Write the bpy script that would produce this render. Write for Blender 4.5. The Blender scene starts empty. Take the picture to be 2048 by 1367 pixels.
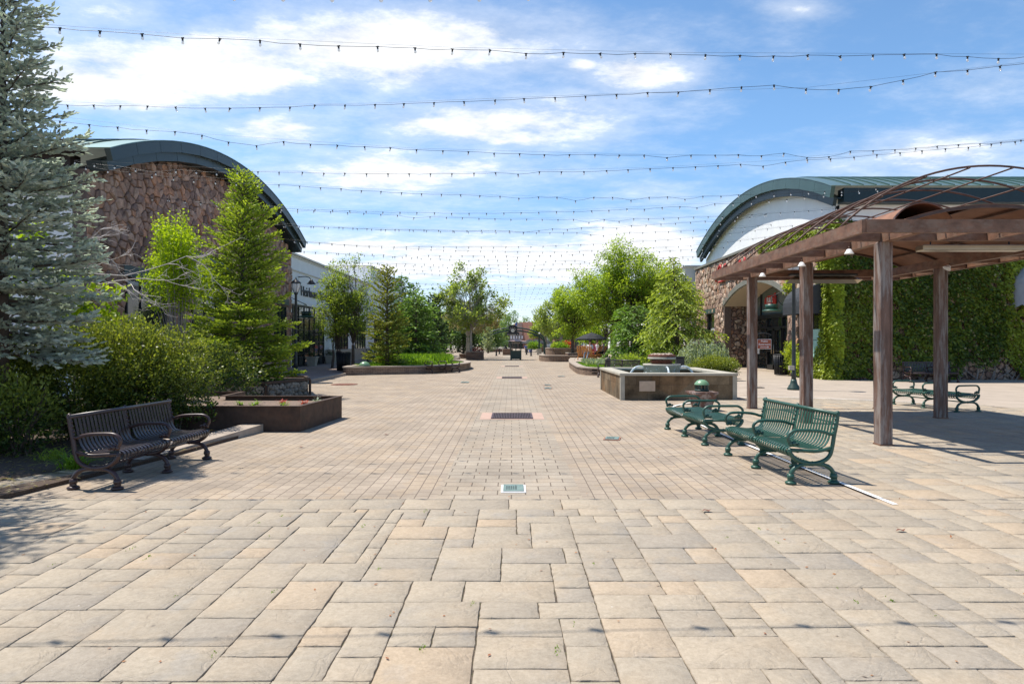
import bpy, math, random
import numpy as np
from mathutils import Vector, Matrix
R = math.radians
random.seed(7); RNG = np.random.default_rng(7)
SC = bpy.context.scene; COL = SC.collection

# ---------------------------------------------------------------- camera
CAMH = 1.55; FPX = 1308.0
cd = bpy.data.cameras.new('camera'); cam = bpy.data.objects.new('camera', cd); COL.objects.link(cam)
cam.location = (0, 0, CAMH); cam.rotation_euler = (R(90), 0, 0)
cd.sensor_width = 36; cd.lens = 36*FPX/2048.0; cd.clip_start = .05; cd.clip_end = 3000
SC.camera = cam

# ---------------------------------------------------------------- node helpers
def N(nt, typ, **kw):
    n = nt.nodes.new(typ)
    for k, v in kw.items(): setattr(n, k, v)
    return n
def lk(nt, a, b): nt.links.new(a, b)
def math_n(nt, op, a, b=None, c=None, clamp=False):
    n = N(nt, 'ShaderNodeMath', operation=op); n.use_clamp = clamp
    for i, x in enumerate((a, b, c)):
        if x is None: continue
        if isinstance(x, (int, float)): n.inputs[i].default_value = x
        else: lk(nt, x, n.inputs[i])
    return n.outputs[0]
def mapr(nt, v, a, b, c, d, smooth=False):
    n = N(nt, 'ShaderNodeMapRange'); n.interpolation_type = 'SMOOTHSTEP' if smooth else 'LINEAR'
    lk(nt, v, n.inputs[0])
    for i, x in enumerate((a, b, c, d)): n.inputs[1+i].default_value = x
    return n.outputs[0]
def mixc(nt, f, a, b, mode='MIX'):
    n = N(nt, 'ShaderNodeMix', data_type='RGBA', blend_type=mode)
    for sock, x in ((n.inputs[0], f), (n.inputs[6], a), (n.inputs[7], b)):
        if isinstance(x, (int, float)): sock.default_value = x
        elif isinstance(x, (tuple, list)): sock.default_value = tuple(x)+((1,) if len(x) == 3 else ())
        else: lk(nt, x, sock)
    return n.outputs[2]
def noise(nt, vec, scale, detail=4, rough=.55, out=0):
    n = N(nt, 'ShaderNodeTexNoise'); n.inputs['Scale'].default_value = scale
    n.inputs['Detail'].default_value = detail; n.inputs['Roughness'].default_value = rough
    if vec is not None: lk(nt, vec, n.inputs['Vector'])
    return n.outputs[out]

# ---------------------------------------------------------------- sky, sun, exposure
SUN = Vector((-.42, .20, 1)).normalized()
EL = math.asin(SUN.z); AZ = math.atan2(SUN.x, SUN.y)
W = bpy.data.worlds.new('World'); SC.world = W; W.use_nodes = True
nt = W.node_tree; nt.nodes.clear()
wo = N(nt, 'ShaderNodeOutputWorld'); bg = N(nt, 'ShaderNodeBackground'); lk(nt, bg.outputs[0], wo.inputs[0])
bg.inputs[1].default_value = .108
sky = N(nt, 'ShaderNodeTexSky', sky_type='NISHITA'); sky.sun_disc = False
sky.sun_elevation = EL; sky.sun_rotation = AZ; sky.altitude = 1900; sky.air_density = 1.0; sky.dust_density = .6; sky.ozone_density = 1.6
tc = N(nt, 'ShaderNodeTexCoord'); sp = N(nt, 'ShaderNodeSeparateXYZ'); lk(nt, tc.outputs['Generated'], sp.inputs[0])
dx, dy, dz = sp.outputs
yc = math_n(nt, 'MAXIMUM', dy, .12)
u = math_n(nt, 'DIVIDE', dx, yc); v = math_n(nt, 'DIVIDE', dz, yc)
# cloud layer: perspective-flattened fractal noise, gathered into banks that lie in given directions
zc = math_n(nt, 'ADD', math_n(nt, 'MAXIMUM', dz, 0), .12)
cb = N(nt, 'ShaderNodeCombineXYZ'); lk(nt, math_n(nt, 'DIVIDE', dx, zc), cb.inputs[0]); lk(nt, math_n(nt, 'DIVIDE', dy, zc), cb.inputs[1])
mp = N(nt, 'ShaderNodeMapping'); mp.inputs['Rotation'].default_value = (0, 0, R(-22)); mp.inputs['Scale'].default_value = (1.0, 1.35, 1)
mp.inputs['Location'].default_value = (3.1, 1.7, 0); lk(nt, cb.outputs[0], mp.inputs[0])
n1 = noise(nt, mp.outputs[0], 1.7, 9, .6); n2 = noise(nt, mp.outputs[0], 5.0, 8, .66)
nz = math_n(nt, 'ADD', math_n(nt, 'MULTIPLY', n1, .62), math_n(nt, 'MULTIPLY', n2, .42))
BANKS = [  # px, py, rx, ry, strength
 (790, 95, 300, 88, 1.05), (300, 150, 430, 95, .92), (560, 255, 160, 42, .75), (1010, 245, 290, 62, .85), (800, 345, 300, 48, .9),
 (420, 260, 300, 60, .45), (1290, 150, 110, 45, .75), (1000, 520, 520, 60, .95), (1270, 500, 150, 60, 1.35), (700, 500, 260, 60, .8), (1150, 610, 300, 22, .5), (900, 655, 300, 20, .6), (1890, 310, 200, 60, .62),
 (1310, 385, 110, 24, .5), (1950, 190, 120, 40, .35), (1590, 18, 70, 22, .5), (1160, 130, 40, 18, .6), (1700, 640, 500, 60, .6), (60, 60, 160, 70, .6), (200, 30, 200, 60, .55), (330, 470, 300, 80, .6), (1500, 420, 130, 40, .4)]
tot = None
for px, py, rx, ry, s in BANKS:
    a = math_n(nt, 'MULTIPLY', math_n(nt, 'SUBTRACT', u, (px-1024)/FPX), FPX/rx)
    b = math_n(nt, 'MULTIPLY', math_n(nt, 'SUBTRACT', v, (684-py)/FPX), FPX/ry)
    r2 = math_n(nt, 'ADD', math_n(nt, 'MULTIPLY', a, a), math_n(nt, 'MULTIPLY', b, b))
    g = math_n(nt, 'MULTIPLY', math_n(nt, 'EXPONENT', math_n(nt, 'MULTIPLY', r2, -.9)), s)
    tot = g if tot is None else math_n(nt, 'MAXIMUM', tot, g)
dens = math_n(nt, 'ADD', math_n(nt, 'MULTIPLY', tot, .46), nz)
mask = mapr(nt, dens, .66, .93, 0, 1, True)
thin = mapr(nt, dens, .47, .85, 0, .42, True)
cm = math_n(nt, 'MAXIMUM', mask, thin)
shade = mapr(nt, n2, .3, .7, .72, 1.0)
ccol = N(nt, 'ShaderNodeCombineColor')
for i, c in enumerate((8.6, 8.8, 9.1)): lk(nt, math_n(nt, 'MULTIPLY', shade, c), ccol.inputs[i])
skm = mixc(nt, mapr(nt, dz, 0, .32, 0, 1, True), (1.06, 1.04, 1.10), (1.18, 1.44, 1.50)); skm = mixc(nt, mapr(nt, dz, .45, .8, 0, 1, True), skm, (.72, .95, 1.12)); skb = mixc(nt, 1.0, sky.outputs[0], skm, 'MULTIPLY')
lk(nt, mixc(nt, cm, skb, ccol.outputs[0]), bg.inputs[0])

sl = bpy.data.lights.new('sun', 'SUN'); so = bpy.data.objects.new('sun', sl); COL.objects.link(so)
sl.energy = 4.9; sl.angle = R(.5); sl.color = (1, .94, .85)
so.rotation_euler = SUN.to_track_quat('Z', 'Y').to_euler(); so.location = (-20, 10, 40)
SC.view_settings.view_transform = 'Standard'; SC.view_settings.look = 'None'
SC.view_settings.exposure = .42; SC.view_settings.gamma = 1
try:
    SC.cycles.max_bounces = 7; SC.cycles.transparent_max_bounces = 12; SC.cycles.use_denoising = True
except Exception: pass

# ---------------------------------------------------------------- photo-plane to world measurements
def G(px, py):                       # a ground point
    d = py-684.0; return ((px-1024)*CAMH/d, FPX*CAMH/d)
def P(px, py, Y): return Vector(((px-1024)/FPX*Y, Y, CAMH+(684-py)/FPX*Y))

# ---------------------------------------------------------------- materials
MATS = {}
def newmat(name):
    m = bpy.data.materials.new(name); m.use_nodes = True; n = m.node_tree; n.nodes.clear()
    o = N(n, 'ShaderNodeOutputMaterial'); b = N(n, 'ShaderNodeBsdfPrincipled'); lk(n, b.outputs[0], o.inputs[0])
    MATS[name] = m; return m, n, b, o
def pm(name, col, rough=.7, metal=0, var=.15, vs=6, bump=0, bs=30, col2=None, spots=0, spec=.4, st=None):
    m, n, b, o = newmat(name); t = N(n, 'ShaderNodeTexCoord').outputs['Object']
    if st:
        m2 = N(n, 'ShaderNodeMapping'); m2.inputs['Scale'].default_value = st; lk(n, t, m2.inputs[0]); t = m2.outputs[0]
    f = noise(n, t, vs, 5); c = mixc(n, mapr(n, f, .3, .7, 0, 1), tuple(x*(1-var) for x in col), tuple(min(1, x*(1+var)) for x in col))
    if col2: c = mixc(n, mapr(n, noise(n, t, vs*.6, 8, .7), .48, .60, 0, spots or .8), c, col2)
    lk(n, c, b.inputs['Base Color']); b.inputs['Roughness'].default_value = rough; b.inputs['Metallic'].default_value = metal
    b.inputs['Specular IOR Level'].default_value = spec
    if bump:
        bp = N(n, 'ShaderNodeBump'); bp.inputs['Strength'].default_value = bump; bp.inputs['Distance'].default_value = .01
        lk(n, noise(n, t, bs, 6, .65), bp.inputs['Height']); lk(n, bp.outputs[0], b.inputs['Normal'])
    return m
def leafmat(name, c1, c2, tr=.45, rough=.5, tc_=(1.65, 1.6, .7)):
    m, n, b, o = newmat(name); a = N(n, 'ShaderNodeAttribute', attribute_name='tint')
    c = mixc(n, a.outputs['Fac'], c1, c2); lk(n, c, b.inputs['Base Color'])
    b.inputs['Roughness'].default_value = rough; b.inputs['Specular IOR Level'].default_value = .35
    t = N(n, 'ShaderNodeBsdfTranslucent'); lk(n, mixc(n, 1.0, c, tc_, 'MULTIPLY'), t.inputs[0])
    mx = N(n, 'ShaderNodeMixShader'); mx.inputs[0].default_value = tr
    lk(n, b.outputs[0], mx.inputs[1]); lk(n, t.outputs[0], mx.inputs[2]); lk(n, mx.outputs[0], o.inputs[0])
    return m
def stonemat(name, cols, scale=3.2, mortar=(.10, .08, .07), edge=.05, bump=.8, squash=(1, 1, 1), dist=.05):
    m, n, b, o = newmat(name); t = N(n, 'ShaderNodeTexCoord').outputs['Object']
    mp = N(n, 'ShaderNodeMapping'); mp.inputs['Scale'].default_value = squash; lk(n, t, mp.inputs[0])
    w = N(n, 'ShaderNodeVectorMath', operation='ADD'); lk(n, mp.outputs[0], w.inputs[0])
    ws = N(n, 'ShaderNodeVectorMath', operation='SCALE'); lk(n, noise(n, t, 3, 3, .5, 1), ws.inputs[0]); ws.inputs['Scale'].default_value = .30; lk(n, ws.outputs[0], w.inputs[1])
    w2 = N(n, 'ShaderNodeVectorMath', operation='ADD'); lk(n, w.outputs[0], w2.inputs[0]); ws2 = N(n, 'ShaderNodeVectorMath', operation='SCALE'); lk(n, noise(n, t, 11, 3, .6, 1), ws2.inputs[0]); ws2.inputs['Scale'].default_value = .11; lk(n, ws2.outputs[0], w2.inputs[1]); w = w2
    v1 = N(n, 'ShaderNodeTexVoronoi'); v1.inputs['Scale'].default_value = scale; v1.inputs['Randomness'].default_value = .95; lk(n, w.outputs[0], v1.inputs['Vector'])
    v2 = N(n, 'ShaderNodeTexVoronoi', feature='DISTANCE_TO_EDGE'); v2.inputs['Scale'].default_value = scale; v2.inputs['Randomness'].default_value = .95; lk(n, w.outputs[0], v2.inputs['Vector'])
    cr = N(n, 'ShaderNodeValToRGB'); cr.color_ramp.interpolation = 'CONSTANT'; e = cr.color_ramp.elements
    e[0].position = 0; e[0].color = (*cols[0], 1); e[1].position = 1/len(cols); e[1].color = (*cols[1], 1)
    for i, c in enumerate(cols[2:]): x = e.new((i+2)/len(cols)); x.color = (*c, 1)
    sc = N(n, 'ShaderNodeSeparateColor'); lk(n, v1.outputs['Color'], sc.inputs[0]); lk(n, sc.outputs[0], cr.inputs[0])
    f = noise(n, t, 9, 6, .65)
    c = mixc(n, 1.0, cr.outputs[0], mixc(n, mapr(n, f, .3, .7, 0, 1), (.60, .58, .57), (1.32, 1.28, 1.22)), 'MULTIPLY'); c = mixc(n, mapr(n, noise(n, t, 2.2, 6, .7), .5, .75, 0, .45), c, (.12, .085, .07))
    k = mapr(n, v2.outputs[0], edge*.4, edge*1.4, 0, 1)
    c = mixc(n, k, mortar, c); lk(n, c, b.inputs['Base Color']); b.inputs['Roughness'].default_value = .85
    hgt = math_n(n, 'ADD', mapr(n, v2.outputs[0], 0, edge*3.5, 0, 1, True), math_n(n, 'ADD', math_n(n, 'MULTIPLY', sc.outputs[1], .8), math_n(n, 'MULTIPLY', f, .9)))
    bp = N(n, 'ShaderNodeBump'); bp.inputs['Strength'].default_value = bump; bp.inputs['Distance'].default_value = dist
    lk(n, hgt, bp.inputs['Height']); lk(n, bp.outputs[0], b.inputs['Normal'])
    return m
def brickmat(name, c1, c2, c3, bw, bh, mortar, ms=.006, rot=0, bump=.3, vert=False, off=.5, stain=.25):
    m, n, b, o = newmat(name); t = N(n, 'ShaderNodeTexCoord').outputs['Object']
    if vert:
        s = N(n, 'ShaderNodeSeparateXYZ'); lk(n, t, s.inputs[0]); cc = N(n, 'ShaderNodeCombineXYZ')
        lk(n, math_n(n, 'ADD', s.outputs[0], s.outputs[1]), cc.inputs[0]); lk(n, s.outputs[2], cc.inputs[1]); t0 = cc.outputs[0]
    else: t0 = t
    mp = N(n, 'ShaderNodeMapping'); mp.inputs['Rotation'].default_value = (0, 0, rot); lk(n, t0, mp.inputs[0])
    w = N(n, 'ShaderNodeVectorMath', operation='ADD'); lk(n, mp.outputs[0], w.inputs[0])
    ws = N(n, 'ShaderNodeVectorMath', operation='SCALE'); lk(n, noise(n, t, 4, 2, .5, 1), ws.inputs[0]); ws.inputs['Scale'].default_value = .012; lk(n, ws.outputs[0], w.inputs[1])
    br = N(n, 'ShaderNodeTexBrick'); lk(n, w.outputs[0], br.inputs[0]); br.offset = off; br.inputs['Scale'].default_value = 1
    br.inputs['Brick Width'].default_value = bw; br.inputs['Row Height'].default_value = bh
    br.inputs['Mortar Size'].default_value = ms; br.inputs['Mortar Smooth'].default_value = .3
    br.inputs['Color1'].default_value = (*c1, 1); br.inputs['Color2'].default_value = (*c2, 1); br.inputs['Mortar'].default_value = (*mortar, 1)
    # second hue picked per stone from a coarse cell noise, then grime
    wn = N(n, 'ShaderNodeTexVoronoi'); wn.inputs['Scale'].default_value = 1/bw*.7; lk(n, w.outputs[0], wn.inputs['Vector'])
    s2 = N(n, 'ShaderNodeSeparateColor'); lk(n, wn.outputs['Color'], s2.inputs[0])
    inb = math_n(n, 'SUBTRACT', 1.0, br.outputs['Fac'])
    c = mixc(n, math_n(n, 'MULTIPLY', mapr(n, s2.outputs[0], .66, .72, 0, .55), inb), br.outputs[0], c3)
    g = noise(n, t, 1.1, 7, .65); c = mixc(n, 1.0, c, mixc(n, mapr(n, g, .3, .7, 0, 1), (1-stain, 1-stain, 1-stain), (1+stain*.5,)*3), 'MULTIPLY')
    g2 = noise(n, t, 38, 6, .75); c = mixc(n, 1.0, c, mixc(n, mapr(n, g2, .3, .7, 0, 1), (.84,)*3, (1.16,)*3), 'MULTIPLY')
    if not vert:
        gs = noise(n, t, .33, 5, .6); c = mixc(n, mapr(n, gs, .5, .7, 0, .30), c, (.20, .165, .13))
        sv = N(n, 'ShaderNodeTexVoronoi'); sv.inputs['Scale'].default_value = 1.7; lk(n, t, sv.inputs['Vector']); c = mixc(n, mapr(n, sv.outputs['Distance'], .02, .045, .5, 0), c, (.13, .11, .09))
    lk(n, c, b.inputs['Base Color']); b.inputs['Roughness'].default_value = .85; b.inputs['Specular IOR Level'].default_value = .25
    bp = N(n, 'ShaderNodeBump'); bp.inputs['Strength'].default_value = bump; bp.inputs['Distance'].default_value = .012
    lk(n, math_n(n, 'ADD', inb, math_n(n, 'MULTIPLY', noise(n, t, 60, 5, .6), .5)), bp.inputs['Height']); lk(n, bp.outputs[0], b.inputs['Normal'])
    return m

# ---------------------------------------------------------------- object helpers
def catmull(pts, k=5):
    p = [Vector(x) for x in pts]; p = [p[0]*2-p[1]]+p+[p[-1]*2-p[-2]]; out = []
    for i in range(1, len(p)-2):
        for j in range(k):
            t = j/k; a, b, c, d = p[i-1], p[i], p[i+1], p[i+2]
            out.append(.5*((2*b)+(c-a)*t+(2*a-5*b+4*c-d)*t*t+(3*b-a-3*c+d)*t**3))
    out.append(p[-2]); return out
class MB:
    def __init__(s): s.v = []; s.f = []; s.m = []; s.sm = []
    def add(s, vs, fs, mi=0, smooth=False):
        o = len(s.v); s.v += [tuple(x) for x in vs]
        for f in fs: s.f.append([i+o for i in f]); s.m.append(mi); s.sm.append(smooth)
        return s
    def box(s, c, d, mi=0, rz=0, top=None, bev=0):
        cx, cy, cz = c; x, y, z = d[0]/2, d[1]/2, d[2]/2; tx, ty = top if top else (1, 1)
        if bev:
            b = min(bev, x*.9, y*.9, z*.9); pr = []
            for zz, k in ((-z, b), (-z+b, 0), (z-b, 0), (z, b)):
                X, Y = x-k, y-k; c8 = b-k if k == 0 else b*.5
                pr.append([(-X+c8, -Y, zz), (X-c8, -Y, zz), (X, -Y+c8, zz), (X, Y-c8, zz), (X-c8, Y, zz), (-X+c8, Y, zz), (-X, Y-c8, zz), (-X, -Y+c8, zz)])
            vs = [q for r in pr for q in r]; fs = [[7, 6, 5, 4, 3, 2, 1, 0], [24+i for i in range(8)]]
            for l in range(3):
                for i in range(8): fs.append([l*8+i, l*8+(i+1) % 8, (l+1)*8+(i+1) % 8, (l+1)*8+i])
        else:
            vs = [(-x, -y, -z), (x, -y, -z), (x, y, -z), (-x, y, -z), (-x*tx, -y*ty, z), (x*tx, -y*ty, z), (x*tx, y*ty, z), (-x*tx, y*ty, z)]
            fs = [[0, 3, 2, 1], [4, 5, 6, 7], [0, 1, 5, 4], [1, 2, 6, 5], [2, 3, 7, 6], [3, 0, 4, 7]]
        ca, sa = math.cos(rz), math.sin(rz)
        return s.add([(cx+a*ca-b*sa, cy+a*sa+b*ca, cz+c2) for a, b, c2 in vs], fs, mi)
    def bar(s, a, b, w, h, mi=0):          # box-section bar between two points
        a, b = Vector(a), Vector(b); d = (b-a).normalized(); u = Vector((0, 0, 1)) if abs(d.z) < .95 else Vector((0, 1, 0))
        sd = d.cross(u).normalized(); up = sd.cross(d).normalized(); vs = []
        for q in (a, b):
            for i, j in ((-1, -1), (1, -1), (1, 1), (-1, 1)): vs.append(q+sd*i*w/2+up*j*h/2)
        return s.add(vs, [[0, 1, 2, 3], [7, 6, 5, 4], [0, 4, 5, 1], [1, 5, 6, 2], [2, 6, 7, 3], [3, 7, 4, 0]], mi)
    def tube(s, pts, r, n=6, mi=0, cap=True, flat=1):
        pts = [Vector(p) for p in pts]; m = len(pts)
        if isinstance(r, (int, float)): r = [r]*m
        elif len(r) != m: r = [r[0]+(r[-1]-r[0])*i/(m-1) for i in range(m)]
        vs = []; ref = None
        for i, p in enumerate(pts):
            d = (pts[min(i+1, m-1)]-pts[max(i-1, 0)]).normalized()
            if ref is None: ref = Vector((0, 0, 1)) if abs(d.z) < .9 else Vector((1, 0, 0))
            a = (ref-d*ref.dot(d)); a = a.normalized() if a.length > 1e-6 else d.orthogonal().normalized(); ref = a; b = d.cross(a)
            for k in range(n):
                t = 2*math.pi*k/n; vs.append(p+a*math.cos(t)*r[i]+b*math.sin(t)*r[i]*flat)
        fs = [[i*n+k, i*n+(k+1) % n, (i+1)*n+(k+1) % n, (i+1)*n+k] for i in range(m-1) for k in range(n)]
        if cap: fs += [list(range(n))[::-1], [(m-1)*n+k for k in range(n)]]
        return s.add(vs, fs, mi, True)
    def lathe(s, prof, c=(0, 0, 0), n=16, mi=0, smooth=True, sq=(1, 1)):
        vs = []; fs = []; m = len(prof)
        for r, z in prof:
            for k in range(n):
                t = 2*math.pi*(k+.5)/n; vs.append((c[0]+r*math.cos(t)*sq[0], c[1]+r*math.sin(t)*sq[1], c[2]+z))
        for i in range(m-1):
            for k in range(n): fs.append([i*n+k, i*n+(k+1) % n, (i+1)*n+(k+1) % n, (i+1)*n+k])
        if prof[0][0] > 1e-4: fs.append(list(range(n))[::-1])
        if prof[-1][0] > 1e-4: fs.append([(m-1)*n+k for k in range(n)])
        return s.add(vs, fs, mi, smooth)
    def prism(s, poly, lo, hi, ax='z', mi=0, smooth=False):
        mp = {'z': lambda a, b, t: (a, b, t), 'x': lambda a, b, t: (t, a, b), 'y': lambda a, b, t: (a, t, b)}[ax]
        n = len(poly); vs = [mp(a, b, lo) for a, b in poly]+[mp(a, b, hi) for a, b in poly]
        return s.add(vs, [list(range(n))[::-1], list(range(n, 2*n))]+[[i, (i+1) % n, n+(i+1) % n, n+i] for i in range(n)], mi, smooth)
    def strip(s, A, B, x0, x1, ax='x', mi=0):   # solid between two same-length curves A (outer) and B (inner) in the plane across ax
        mp = {'x': lambda a, b, t: (t, a, b), 'y': lambda a, b, t: (a, t, b)}[ax]; n = len(A)
        vs = [mp(*a, x0) for a in A]+[mp(*b, x0) for b in B]+[mp(*a, x1) for a in A]+[mp(*b, x1) for b in B]; fs = []
        for i in range(n-1):
            a, b, c, d = i, i+1, n+i, n+i+1
            fs += [[a, b, d, c], [2*n+a, 2*n+c, 2*n+d, 2*n+b], [a, 2*n+a, 2*n+b, b], [c, d, 2*n+d, 2*n+c]]
        fs += [[0, n, 3*n, 2*n], [n-1, 3*n-1, 4*n-1, 2*n-1]]
        return s.add(vs, fs, mi)
    def ball(s, c, r, mi=0, n=8, sq=(1, 1, 1)):
        pr = [(max(1e-5, math.sin(math.pi*i/(n//2+1))), -math.cos(math.pi*i/(n//2+1))) for i in range(n//2+2)]
        vs = []; 
        o = MB(); o.lathe([(a*r, b*r) for a, b in pr], (0, 0, 0), n, mi)
        return s.add([(c[0]+x*sq[0], c[1]+y*sq[1], c[2]+z*sq[2]) for x, y, z in o.v], o.f, mi, True)
    def build(s, name, mats, parent=None, origin=(0, 0, 0), **tags):
        me = bpy.data.meshes.new(name); ox, oy, oz = origin
        me.from_pydata([(x-ox, y-oy, z-oz) for x, y, z in s.v], [], s.f)
        for m in (mats if isinstance(mats, (list, tuple)) else [mats]): me.materials.append(MATS[m] if isinstance(m, str) else m)
        me.polygons.foreach_set('material_index', s.m); me.polygons.foreach_set('use_smooth', s.sm); me.update()
        o = bpy.data.objects.new(name, me); COL.objects.link(o)
        if parent: o.parent = parent
        else: o.location = origin
        tag(o, **tags); return o
def tag(o, label=None, cat=None, group=None, kind=None):
    if label: o['label'] = label
    if cat: o['category'] = cat
    if group: o['group'] = group
    if kind: o['kind'] = kind
    return o
def thing(name, label, cat, loc=(0, 0, 0), rz=0, group=None):
    o = bpy.data.objects.new(name, None); COL.objects.link(o); o.location = loc; o.rotation_euler = (0, 0, rz)
    o.empty_display_size = .1
    return tag(o, label, cat, group)
def dup(root, loc, rz=0, label=None, cat=None, group=None, scale=None):
    def cp(o, par):
        c = o.copy(); COL.objects.link(c); c.parent = par
        for ch in list(o.children): cp(ch, c)
        return c
    r = cp(root, None); r.location = loc; r.rotation_euler = (0, 0, rz)
    if scale: r.scale = (scale,)*3
    return tag(r, label, cat, group)
def npmesh(name, V, F, mat, parent=None, tint=None, origin=(0, 0, 0), **tags):     # V (n,3), F (m,4) arrays
    me = bpy.data.meshes.new(name); V = np.asarray(V, dtype=np.float32)-np.asarray(origin, dtype=np.float32); F = np.asarray(F, dtype=np.int32); k = F.shape[1]
    me.vertices.add(len(V)); me.vertices.foreach_set('co', V.ravel())
    me.loops.add(F.size); me.loops.foreach_set('vertex_index', F.ravel())
    me.polygons.add(len(F)); me.polygons.foreach_set('loop_start', np.arange(0, F.size, k, dtype=np.int32)); me.polygons.foreach_set('loop_total', np.full(len(F), k, dtype=np.int32))
    me.update(calc_edges=True)
    if tint is not None:
        a = me.attributes.new('tint', 'FLOAT', 'FACE'); a.data.foreach_set('value', np.asarray(tint, dtype=np.float32))
    me.materials.append(MATS[mat]); o = bpy.data.objects.new(name, me); COL.objects.link(o)
    if parent: o.parent = parent
    else: o.location = origin
    tag(o, **tags); return o
def textmesh(name, s, size, mat, parent=None, ext=.01, align='CENTER', shear=0):
    c = bpy.data.curves.new(name, 'FONT'); c.body = s; c.size = size; c.extrude = ext; c.align_x = align; c.align_y = 'CENTER'; c.shear = shear
    t = bpy.data.objects.new('tmp', c); COL.objects.link(t); dg = bpy.context.evaluated_depsgraph_get()
    me = bpy.data.meshes.new_from_object(t.evaluated_get(dg)); bpy.data.objects.remove(t); me.name = name
    me.materials.clear(); me.materials.append(MATS[mat]); o = bpy.data.objects.new(name, me); COL.objects.link(o); o.parent = parent
    return o

# ---------------------------------------------------------------- vegetation helpers
def unit(a): return a/np.maximum(np.linalg.norm(a, axis=-1, keepdims=True), 1e-9)
def leafquads(Pt, D, Ln, Wd, Nr=None):
    """diamond leaves: base Pt, direction D, length, width, (approx) normal"""
    n = len(Pt); Nr = RNG.normal(size=(n, 3)) if Nr is None else Nr
    S = unit(np.cross(D, Nr)); Ln = np.broadcast_to(Ln, (n,))[:, None]; Wd = np.broadcast_to(Wd, (n,))[:, None]
    V = np.stack([Pt, Pt+D*Ln*.45+S*Wd*.5, Pt+D*Ln, Pt+D*Ln*.45-S*Wd*.5], 1).reshape(-1, 3)
    return V, np.arange(4*n).reshape(n, 4)
class Leaves:
    def __init__(s): s.V = []; s.F = []; s.T = []; s.n = 0
    def add(s, Pt, D, Ln, Wd, tint, Nr=None):
        V, F = leafquads(Pt, D, Ln, Wd, Nr); s.V.append(V); s.F.append(F+s.n); s.n += len(V); s.T.append(np.broadcast_to(tint, (len(Pt),)))
    def build(s, name, mat, parent, origin, **k): return npmesh(name, np.concatenate(s.V), np.concatenate(s.F), mat, parent, np.concatenate(s.T), origin, **k)
def rnd(n, a=0, b=1): return RNG.uniform(a, b, n)
def sprigs(L, Pt, D, Ln, Wd, tint, k=2):
    for i in range(k): L.add(Pt, D, Ln, Wd, tint)
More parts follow.
